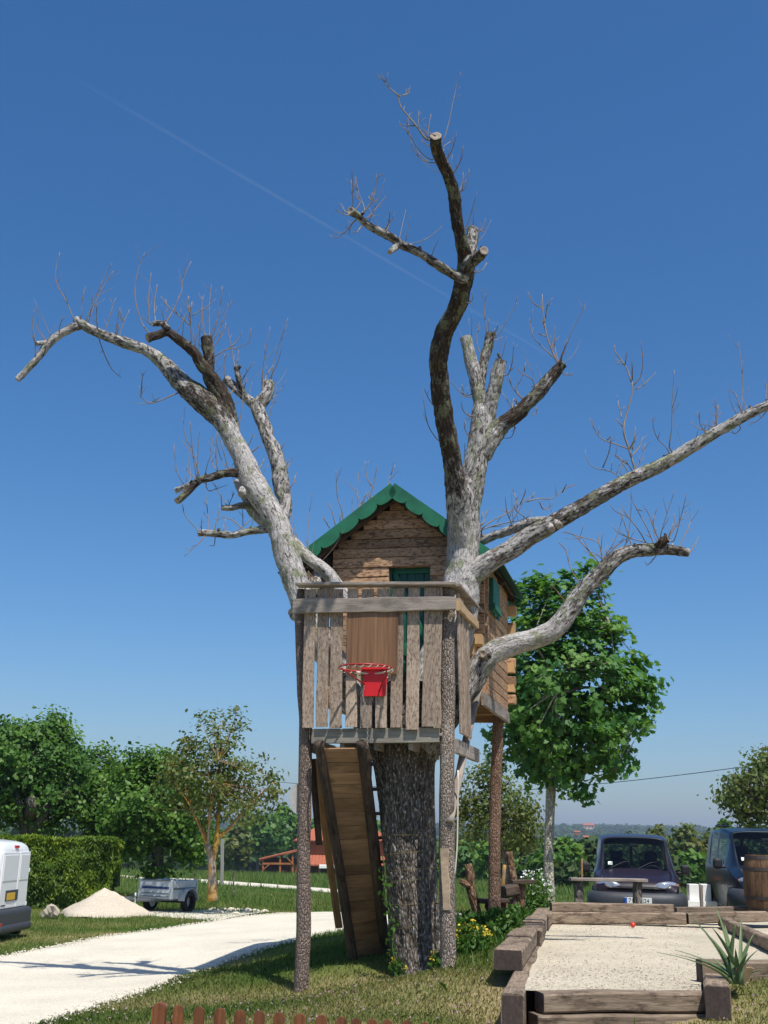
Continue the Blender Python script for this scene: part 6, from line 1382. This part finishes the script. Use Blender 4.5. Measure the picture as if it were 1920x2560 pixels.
# climbing stem on the stair and trunk
vine = thing('climbing_vine', 'thin vine with small yellow green leaves climbing between stair and trunk', 'vine', gpt(858, 2088, 12.6))
vp = [at_y(x, y, 12.62) for x, y in ((858, 2088), (848, 2050), (850, 2000), (838, 1960), (829, 1905), (832, 1880), (826, 1850))]
mb = MB(); tube(mb, vp, [.008]*7, 5, .05); mb.build('stem', M['stem_green'], vine, smooth=True)
Q = catmull(np.array(vp), .02); P = Q[RS.randint(0, len(Q), 80)]+RS.normal(size=(80, 3))*np.array([.05, .04, .04]); V, av = leaves(P, .05, LEAF_OVAL, .4); np_mesh('leaves', V, 6, M['plant_leaf'], vine, av=av)

# ------------------------------------------------------------------ grass
def noroad(x, y):
    k = inpoly(x, y, ROADPOLY) | inpoly(x, y, np.vstack([COURT[:2], COURT[2:]])) 
    q = np.array([c_fl+nl[:2]*.25-dl[:2]*.35, c_fr+np.array([.16, -.3]), c_br+np.array([.3, .2]), c_bl+nl[:2]*.25]); k |= inpoly(x, y, q)
    e0 = U0[:2]; ax2 = du[:2]; rel = np.stack([x-e0[0], y-e0[1]], -1); k |= (np.abs(rel@nu[:2]) < .15) & (rel@ax2 > -.02) & (rel@ax2 < UL)
    return ~k
def grass(name, n, ylo, yhi, h, w_, mat, dens=None, lean=.5, tri=False, bias=0.0, xpad=1.5, ypow=1.0):
    y = ylo+(yhi-ylo)*RS.rand(n)**ypow; hw = y*.40+xpad; x = (RS.rand(n)*2-1)*hw
    k = noroad(x, y)
    if dens is not None: k &= RS.rand(n) < dens(x, y)
    x, y = x[k], y[k]; n = len(x); z = gz(x, y); d = dryness(x, y)
    hh = h*(.45+.8*RS.rand(n))*(1.15-.5*d); a = RS.rand(n)*2*PI; L = lean*RS.rand(n)**.7; dx = np.cos(a)*L; dy = np.sin(a)*L; b = RS.rand(n)*2*PI; sx = np.cos(b)*w_*.5; sy = np.sin(b)*w_*.5
    av = np.clip(d+bias+.45*(RS.rand(n)-.5), 0, 1)
    B0 = np.stack([x-sx, y-sy, z-.004], -1); B1 = np.stack([x+sx, y+sy, z-.004], -1); T = np.stack([x+dx*hh, y+dy*hh, z+hh*(1-.3*L)], -1)
    if tri:
        V = np.stack([B0, B1, T], 1).reshape(-1, 3); o = np_mesh(name, V, 3, M[mat], av=np.repeat(av, 3))
    else:
        m0 = np.stack([x-sx*.8+dx*hh*.35, y-sy*.8+dy*hh*.35, z+hh*.6], -1); m1 = m0+np.stack([sx*1.6, sy*1.6, sx*0], -1)
        V = np.stack([B0, B1, m1, T, m0], 1).reshape(-1, 3); o = np_mesh(name, V, 5, M[mat], av=np.repeat(av, 5))
    tag(o, None, None, None, 'stuff'); return o
grass('grass', 190000, 6.2, 15, .048, .007, 'grass_blade', lean=1.0, xpad=1.0)
grass('grass', 26000, 9, 17.5, .17, .011, 'plant_leaf', dens=lambda x, y: ss(.55, 1.0, x)*ss(2.7, 1.6, x)*ss(11.6, 13, y)*.9+.012*ss(13, 9, y), lean=.9)
grass('grass', 150000, 15, 34, .075, .014, 'grass_blade', lean=.9, tri=True, bias=-.12)
grass('meadow_grass', 120000, 29, 85, .15, .03, 'meadow_blade', dens=lambda x, y: ss(29, 33, y)*(1-.97*inpoly(x, y, TRACK)), lean=.6, tri=True, xpad=2, ypow=1.6)
grass('tall_grass', 50000, 50, 130, .42, .07, 'meadow_blade', dens=lambda x, y: ss(52, 75, y)*(1-inpoly(x, y, TRACK)), lean=.5, tri=True, xpad=2, ypow=1.3, bias=.1)
# clover and dry bits in the near lawn
nb_ = 2600; y = RS.uniform(6.5, 12.5, nb_); x = (RS.rand(nb_)*2-1)*(y*.38+.5); k = noroad(x, y); x, y = x[k], y[k]; P = np.stack([x, y, gz(x, y)+.03], -1)
V, av = leaves(P, .022, LEAF_OVAL, 1.0); o = np_mesh('lawn_flowers', V, 6, M['clover'] if 'clover' in M else plain('clover', (.28, .17, .22), .8), av=av); o['kind'] = 'stuff'
# loose stones
OCT = np.array([(1, 0, 0), (-1, 0, 0), (0, 1, 0), (0, -1, 0), (0, 0, 1), (0, 0, -1)], float); OF = np.array([(0, 2, 4), (2, 1, 4), (1, 3, 4), (3, 0, 4), (2, 0, 5), (1, 2, 5), (3, 1, 5), (0, 3, 5)])
def stones(name, P, s, mat):
    n = len(P); sc = s*(.5+RS.rand(n))[:, None, None]*(1+.5*(RS.rand(n, 6, 1)-.5)); V = P[:, None]+OCT[None]*sc*np.array([1, 1, .6])
    F = (np.arange(n)[:, None, None]*6+OF[None]).reshape(-1, 3); o = np_mesh(name, V.reshape(-1, 3), 3, M[mat], F=F); o['kind'] = 'stuff'
def poly_pts(P, n):
    lo, hi = P.min(0), P.max(0); q = lo+RS.rand(n*3, 2)*(hi-lo); k = inpoly(q[:, 0], q[:, 1], P); return q[k][:n]
lane = np.array([c_fl, c_fr, c_br, c_bl]); q = poly_pts(lane, 9000); q = q[RS.rand(len(q)) < (.25+.75*ss(13, 9.5, q[:, 1]))]
stones('court_stones', np.c_[q, np.full(len(q), CZ+.001)+.012*fbm(np.c_[q*2.5, q[:, :1]*0], 3)], .0075, 'court_gravel')
q = poly_pts(lane, 1500); q = q[RS.rand(len(q)) < .08+.9*ss(13, 10, q[:, 1])*ss(.3, .75, fbm(np.c_[q*np.array([.9, 2.2]), q[:, :1]*0], 3)+.5)]; stones('dark_chips', np.c_[q, np.full(len(q), CZ+.006)+.012*fbm(np.c_[q*2.5, q[:, :1]*0], 3)], .008, 'stone')
q = poly_pts(ROADPOLY, 9000); q = q[(q[:, 1] < 24)]; stones('drive_stones', np.c_[q, gz(q[:, 0], q[:, 1])+.014], .014, 'gravel')
e = np.repeat(np.vstack([RA, RB]), 22, 0); e = e+RS.normal(size=e.shape)*np.array([.10, .10]); e = e[(e[:, 1] < 30) & (e[:, 1] > 5)]; stones('edge_stones', np.c_[e, gz(e[:, 0], e[:, 1])+.01], .02, 'gravel')

# ------------------------------------------------------------------ far buildings, poles, wires
hY = 150.0
def hp_(x, y, Y=hY): return at_y(x, y, Y)
fb = hp_(745, 1885); house = thing('farmhouse', 'orange timber house with two tiers of red tiled roof beyond the meadow', 'house', fb)
def wallbox(name, x0, x1, yt, yb, Y0, dep, mat, par=house):
    a = hp_(x0, yt, Y0); b = hp_(x1, yb, Y0); mb = MB(); box(mb, ((a[0]+b[0])/2, Y0+dep/2, (a[2]+b[2])/2), (b[0]-a[0], dep, a[2]-b[2])); return mb.build(name, M[mat], par)
def roofslab(name, x0, x1, yt, yb, Y0, dep, over=.5, tiles=True, par=house, hip=0.0):
    """tiled slope rising away from us: eave row yb, top row yt; tile rolls run down it"""
    a = hp_(x0, yb, Y0); b = hp_(x1, yb, Y0); t = hp_((x0+x1)/2, yt, Y0+dep); n = max(6, int((b[0]-a[0])/.42)); V = []; F = []
    for i in range(n*4+1):
        q = i/(n*4); x = a[0]+(b[0]-a[0])*q; bz_ = .07*abs(math.sin(q*n*PI)); V += [(x, Y0, a[2]+(b[2]-a[2])*q+bz_), (a[0]+hip*dep+(b[0]-a[0]-2*hip*dep)*q, Y0+dep, t[2]+bz_), (x, Y0, a[2]+(b[2]-a[2])*q+bz_-.16)]
    for i in range(n*4): F += [(3*i, 3*i+3, 3*i+4, 3*i+1), (3*i+2, 3*i+5, 3*i+3, 3*i)]
    mb = MB(); mb.add(V, F); o = mb.build(name, M['terracotta'], par)
    mb = MB(); pb = [(a[0]+.03, Y0+.05, a[2]-.18), (b[0]-.03, Y0+.05, b[2]-.18), (b[0]-.03-hip*dep, Y0+dep, t[2]-.12), (a[0]+.03+hip*dep, Y0+dep, t[2]-.12)]; mb.add(pb, [(0, 1, 2, 3)]); s_ = mb.build('soffit', M['house_dark'], o); sm = s_.modifiers.new('t', 'SOLIDIFY'); sm.thickness = .1
    return o
wallbox('lower_wall', 650, 838, 1866, 1893, hY, 8, 'house_dark'); uw = wallbox('upper_wall', 666, 838, 1812, 1862, hY+2.5, 6, 'house_wood')
for k in range(9):
    a = hp_(666, 1816+k*5.2, hY+2.47); b = hp_(838, 1816+k*5.2, hY+2.47); mb = MB(); board(mb, (a[0], a[1], a[2]), (b[0], a[1], a[2]), .27, .05, Z3, 2, .004); mb.build('wall_plank', M['house_wood'], uw)
roofslab('roof', 634, 850, 1792, 1815, hY+1.6, 6, hip=.35); roofslab('lower_roof', 655, 850, 1849, 1868, hY-2.0, 4.5)
for k in range(8):
    x = 680+k*21; a = hp_(x, 1870, hY-.03); b = hp_(x+9, 1888, hY-.03); mb = MB(); box(mb, ((a[0]+b[0])/2, a[1], (a[2]+b[2])/2), (b[0]-a[0], .1, a[2]-b[2])); wn = mb.build('window', M['window_dark'], house)
    mb = MB(); box(mb, ((a[0]+b[0])/2, a[1]-.04, (a[2]+b[2])/2), (.05, .06, a[2]-b[2])); mb.build('mullion', M['house_wood'], wn)
a = hp_(690, 1872, hY-2.2); b = hp_(728, 1872, hY-2.2); mb = MB(); board(mb, a, b, .45, .9, Z3, 3, .01); mb.build('awning', M['white_board'], house)
for x in (690, 736, 790, 835): a = hp_(x, 1868, hY-1.9); b = hp_(x, 1895, hY-1.9); mb = MB(); board(mb, b, a, .22, .22, (1, 0, 0), 2, .01); mb.build('porch_post', M['house_wood'], house)
shed = thing('open_shed', 'open timber shed with a sloping red roof left of the farmhouse', 'shed', hp_(605, 1885, 142))
sY = 142.0; a = hp_(560, 1858, sY); b = hp_(648, 1837, sY); mb = MB(); board(mb, np.array([a[0], sY+2, a[2]]), np.array([b[0], sY+2, b[2]]), 4.4, .16, (0, 1, 0), 6, .02); sr = mb.build('roof', M['terracotta'], shed)
for k in range(12):
    mb = MB(); q = k/11; yy = sY-.15+4.3*q; tube(mb, [(a[0], yy, a[2]+.1), (b[0], yy, b[2]+.1)], [.11, .11], 6, 3); mb.build('tile_row', M['terracotta'], sr)
for x, yt in ((568, 1858), (605, 1852), (632, 1846)):
    t = hp_(x, yt, sY+.1); bt = hp_(x, 1890, sY+.1); mb = MB(); board(mb, bt, t, .22, .22, (1, 0, 0), 2, .01); mb.build('post', M['house_wood'], shed)
t = hp_(568, 1866, sY); t2 = hp_(632, 1866, sY); mb = MB(); board(mb, t, t2, .22, .18, Z3, 3, .01); mb.build('tie_beam', M['house_wood'], shed)
t = hp_(570, 1878, sY-.05); t2 = hp_(582, 1867, sY-.05); mb = MB(); board(mb, t, t2, .16, .12, (0, 1, 0), 2, .01); mb.build('brace', M['house_wood'], shed)
t = hp_(634, 1868, sY-.05); t2 = hp_(620, 1853, sY-.05); mb = MB(); board(mb, t, t2, .2, .12, (0, 1, 0), 2, .01); mb.build('brace', M['house_wood'], shed)
wallbox('back_wall', 566, 650, 1852, 1895, sY+3.9, .2, 'house_dark', shed)
for (x0, x1, y0, y1) in ((606, 618, 1880, 1886), (628, 640, 1868, 1884)):
    a = hp_(x0, y0, sY+1.2); b = hp_(x1, y1, sY+1.2); mb = MB(); box(mb, ((a[0]+b[0])/2, sY+1.5, (a[2]+b[2])/2), (b[0]-a[0], .5, a[2]-b[2])); mb.build('stacked_timber', M['house_wood'], shed)
def far_house(label, x, y, Y, w_, wh, wall='render_wall', roofm='terracotta'):
    c = at_y(x, y, Y); root = thing('far_house', label, 'house', c-Z3*wh*.5); mb = MB(); box(mb, c, (w_, w_*.6, wh)); mb.build('wall', M[wall], root)
    h = w_*.18; mb = MB(); z = c[2]+wh/2; e = w_*.56; d = w_*.36; mb.add([(c[0]-e, Y-d, z-.05), (c[0]+e, Y-d, z-.05), (c[0]+e, Y+d, z-.05), (c[0]-e, Y+d, z-.05), (c[0]-e*.8, Y, z+h), (c[0]+e*.8, Y, z+h)], [(0, 1, 5, 4), (2, 3, 4, 5), (1, 2, 5), (3, 0, 4), (3, 2, 1, 0)]); mb.build('roof', M[roofm], root)
    for q in (-.3, 0, .3): mb = MB(); box(mb, (c[0]+q*w_, Y-w_*.3-.05, c[2]), (w_*.09, .12, wh*.4)); mb.build('window', M['window_dark'], root)
far_house('pale house with a flat roof on the far wooded ridge', 1271, 1787, 1500, 14, 5)
far_house('red roofed house low among the woods left of the purple van', 1268, 1812, 620, 4.2, 1.8, 'house_wood')
far_house('tiny red roofed house between the purple van and the ash tree', 1247, 1800, 900, 4.5, 2.2, 'house_wood')
t = at_y(480, 1812, 60); b = at_y(480, 1906, 60); mb = MB(); board(mb, b-Z3*.4, t, .17, .15, (1, 0, 0), 6, .004, .3); o = mb.build('utility_pole', plain('pole_grey', (.24, .235, .21), .9, var=.2), origin=b-Z3*.4); tag(o, 'pale concrete post standing in the meadow right of the olive tree', 'pole')
for (x, yt, yb, Y, lab) in ((505, 1880, 1930, 40, 'thin grey stake in the meadow right of the olive tree'), (421, 1885, 1905, 45, 'thin grey stake in the meadow between the two left trees')):
    t = at_y(x, yt, Y); b = at_y(x, yb, Y); mb = MB(); tube(mb, [b-Z3*.3, t], [.03, .03], 6, .5, .1); o = mb.build('stake', M['grey_bark'], origin=b-Z3*.3); tag(o, lab, 'stake')
def wire(label, A, B, Yr, sag):
    a = at_y(*A, Yr[0]); b = at_y(*B, Yr[1]); P = [a+(b-a)*t-Z3*sag*4*t*(1-t) for t in np.linspace(0, 1, 15)]; mb = MB(); tube(mb, P, [.016]*15, 5, 2.0); o = mb.build('power_line', M['wire'], origin=a, smooth=True); tag(o, label, 'wire')
wire('overhead wire crossing the sky right of the maple', (1010, 1713), (1720, 1640), (62, 46), .2)
wire('overhead wire crossing the sky left of the treehouse', (470, 1672), (900, 1697), (70, 70), .3)

# ------------------------------------------------------------------ bushes and woods beyond the field
def bush(label, x, y, rx, ry, Y, n, ls, mat, name='tree', group='trees beyond the field', trunk_drop=40):
    c = at_y(x, y, Y); s = S/FPX*cdepth(c); base = np.array([c[0], Y, gz(np.array([c[0]]), np.array([Y]))[0]]); root = thing(name, label, 'tree', base, group)
    mb = MB(); tube(mb, [base-Z3*.3, base*.5+c*.5, c], [.05*ry*s+.08, .05*ry*s+.06, .05], 8, .6, .1, 2); mb.build('trunk', M['grey_bark'], root, smooth=True)
    bl = []
    for k in range(9):
        d = rand_dirs(1)[0]; q = RS.uniform(.25, .62); bl.append((c+d*np.array([rx*s, (rx+ry)*.4*s, ry*s])*q, (rx*s*(.95-q), rx*s*(.95-q), ry*s*(.95-q)*1.05)))
    ncl = max(24, n//18); cl = clump_points(bl, ncl, .35); tone = RS.rand(len(cl)); ci = RS.randint(0, len(cl), n); sp = .12*(rx+ry)*s
    P = cl[ci]+RS.normal(size=(n, 3))*sp*.6; P[:, 2] = np.maximum(P[:, 2], base[2]+.1); ow = P-c; ow = ow/(np.linalg.norm(ow, axis=1)[:, None]+1e-9)*.6
    V, av = leaves(P, ls, LEAF_QUAD*np.array([1.5, 1, 1]), .5, ow, .4, .15+.6*tone[ci]+.1); np_mesh('crown', V, 4, M[mat], root, av=av)
# left: dark trees behind the shed
for i, (x, y, rx, ry, Y, mat, lab) in enumerate(((560, 1800, 60, 55, 185, 'dark_leaf', 'dark green round tree behind the open shed'), (612, 1790, 40, 45, 190, 'green_leaf', 'green tree left of the farmhouse roof'), (640, 1800, 36, 42, 200, 'dark_leaf', 'dark tree just left of the farmhouse'),
    (520, 1830, 40, 45, 160, 'olive_leaf', 'olive bush at the left of the open shed'), (700, 1795, 50, 30, 230, 'dark_leaf', 'dark tree behind the farmhouse roof ridge'), (780, 1795, 60, 34, 230, 'green_leaf', 'green tree behind the right end of the farmhouse'), (470, 1835, 40, 40, 175, 'green_leaf', 'green tree behind the concrete post'))):
    bush(lab, x, y, rx, ry, Y, 2600, .75, mat)
# right: bank of trees behind the vans
rt = [(1010, 1870, 45, 50, 95, 'dark_leaf', 'dark green tree right behind the leaning brace'), (1075, 1865, 50, 55, 90, 'green_leaf', 'green bushy tree behind the ash tree trunk'), (1140, 1860, 45, 50, 100, 'wood_leaf', 'green tree between the ash and the maple trunk'), (1215, 1860, 48, 45, 85, 'green_leaf', 'broad green bush right of the maple trunk'), (1265, 1852, 40, 44, 92, 'wood_leaf', 'tall green bush at the left side of the purple van'),
      (1340, 1845, 60, 40, 110, 'wood_leaf', 'green bush seen through the purple van'), (1430, 1845, 48, 50, 105, 'olive_leaf', 'brownish green tree right behind the purple van'), (1492, 1835, 44, 58, 100, 'olive_leaf', 'tall brownish tree between the two vans'), (1490, 1880, 40, 40, 80, 'green_leaf', 'green bush between the two vans above the white blocks'), (1540, 1845, 40, 48, 108, 'olive_leaf', 'olive tree at the left side of the navy van'), (1600, 1835, 55, 50, 112, 'wood_leaf', 'green tree behind the navy van'), (1563, 1800, 22, 26, 115, 'dark_leaf', 'small dark tree showing over the navy van roof'), (1670, 1830, 60, 50, 110, 'wood_leaf', 'green tree at the right edge behind the navy van'),
      (1180, 1880, 40, 35, 75, 'green_leaf', 'low green bush behind the white flowering bush'), (1240, 1890, 38, 28, 72, 'wood_leaf', 'low bush behind the left leg of the plank bench'), (960, 1875, 40, 45, 100, 'dark_leaf', 'dark tree behind the right front post'), (1455, 1890, 36, 34, 78, 'wood_leaf', 'low green bush at the right side of the purple van')]
for (x, y, rx, ry, Y, mat, lab) in rt: bush(lab, x, y, rx, ry, Y, 2600, .40, mat)
# far woods: uncounted treetops over valley and ridge
def woods(name, n, ylo, yhi, hw, sz, mat):
    y = np.exp(RS.uniform(math.log(ylo), math.log(yhi), n)); x = (RS.rand(n)*2-1)*(y*.42+20)
    d = np.hypot(x*.6, y); open_ = fbm(np.stack([x*.006, y*.006, x*0], -1), 3) > .30
    k = ~(open_ & (d > 300)) & ~((x < 14) & (x > -70) & (y < 235)) ; x, y = x[k], y[k]; n = len(x); z = gz(x, y)
    h = sz*(1+.35*RS.rand(n))*np.interp(y, [ylo, yhi], [1, 1.25]); per = 44; ci = np.repeat(np.arange(n), per); d3 = rand_dirs(n*per); d3[:, 2] = np.abs(d3[:, 2])*1.25-.15
    r = (h*.55)[ci]*(.75+.35*RS.rand(n*per)); P = np.stack([x[ci]+d3[:, 0]*r, y[ci]+d3[:, 1]*r, z[ci]+h[ci]*.4+d3[:, 2]*r*1.0], -1)
    tone = np.clip(.25+.5*RS.rand(n), 0, 1); V, av = leaves(P, 1.0, LEAF_QUAD*np.array([1.4, 1, 1]), .3, d3*1.3, .3, tone[ci]); sc = np.repeat(np.repeat(h, per)*.24, 4)[:, None]; cc = np.repeat(P, 4, 0); V = cc+(V-cc)*sc
    o = np_mesh(name, V, 4, M[mat], av=av); o['kind'] = 'stuff'
woods('woodland', 2600, 240, 700, 0, 8.5, 'wood_leaf'); woods('woodland', 5600, 600, 2400, 0, 9.5, 'wood_leaf')

# ------------------------------------------------------------------ vapour trail high overhead
def contrail():
    A = at_y(60, 110, 3600.0); B = at_y(1190, 770, 5200.0); ts = np.linspace(0, 1, 60); P = [A+(B-A)*t for t in ts]; R = [5.0+3.5*(1-t) for t in ts]; fade = [float(ss(.0, .35, t)) for t in ts]
    t = NT('contrail'); lw = t.n('ShaderNodeLayerWeight'); lw.inputs['Blend'].default_value = .5; fa = t.attr('av').outputs['Fac']
    f = t.noise(t.coords((.01, .01, .0022)), 1.0, 4, .6); fac = t.math('MULTIPLY', t.math('MULTIPLY', t.math('POWER', t.math('SUBTRACT', 1.0, lw.outputs['Facing'], True), 2.0), fa), t.ramp(f, [(.3, .03), (.7, .085)]))
    tr = t.n('ShaderNodeBsdfTransparent'); df_ = t.n('ShaderNodeBsdfTranslucent'); df_.inputs['Color'].default_value = (.9, .9, .92, 1); dd = t.n('ShaderNodeBsdfDiffuse'); dd.inputs['Color'].default_value = (.9, .9, .92, 1); ad = t.n('ShaderNodeMixShader'); ad.inputs[0].default_value = .5; t.l(df_.outputs[0], ad.inputs[1]); t.l(dd.outputs[0], ad.inputs[2])
    mx = t.n('ShaderNodeMixShader'); t.l(fac, mx.inputs[0]); t.l(tr.outputs[0], mx.inputs[1]); t.l(ad.outputs[0], mx.inputs[2]); t.l(mx.outputs[0], t.out.inputs[0]); M['contrail'] = t.m
    mb = MB(); tube(mb, P, R, 20, 60, 0, .02, cap=(False, False), a=fade); o = mb.build('vapour_trail', M['contrail'], origin=A, smooth=True); o['kind'] = 'stuff'; o.visible_shadow = True
contrail()

# ------------------------------------------------------------------ the air: a closed box of thin haze, sky and vapour trail outside it
hz = MB(); box(hz, (0, 1720, 21), (5200, 3720, 124)); t = NT('haze_air'); vol = t.n('ShaderNodeVolumePrincipled'); vol.inputs['Color'].default_value = (.66, .79, 1.0, 1); vol.inputs['Density'].default_value = .00026; vol.inputs['Anisotropy'].default_value = .2
t.l(vol.outputs[0], t.out.inputs['Volume']); ho = hz.build('haze', t.m); ho['kind'] = 'stuff'
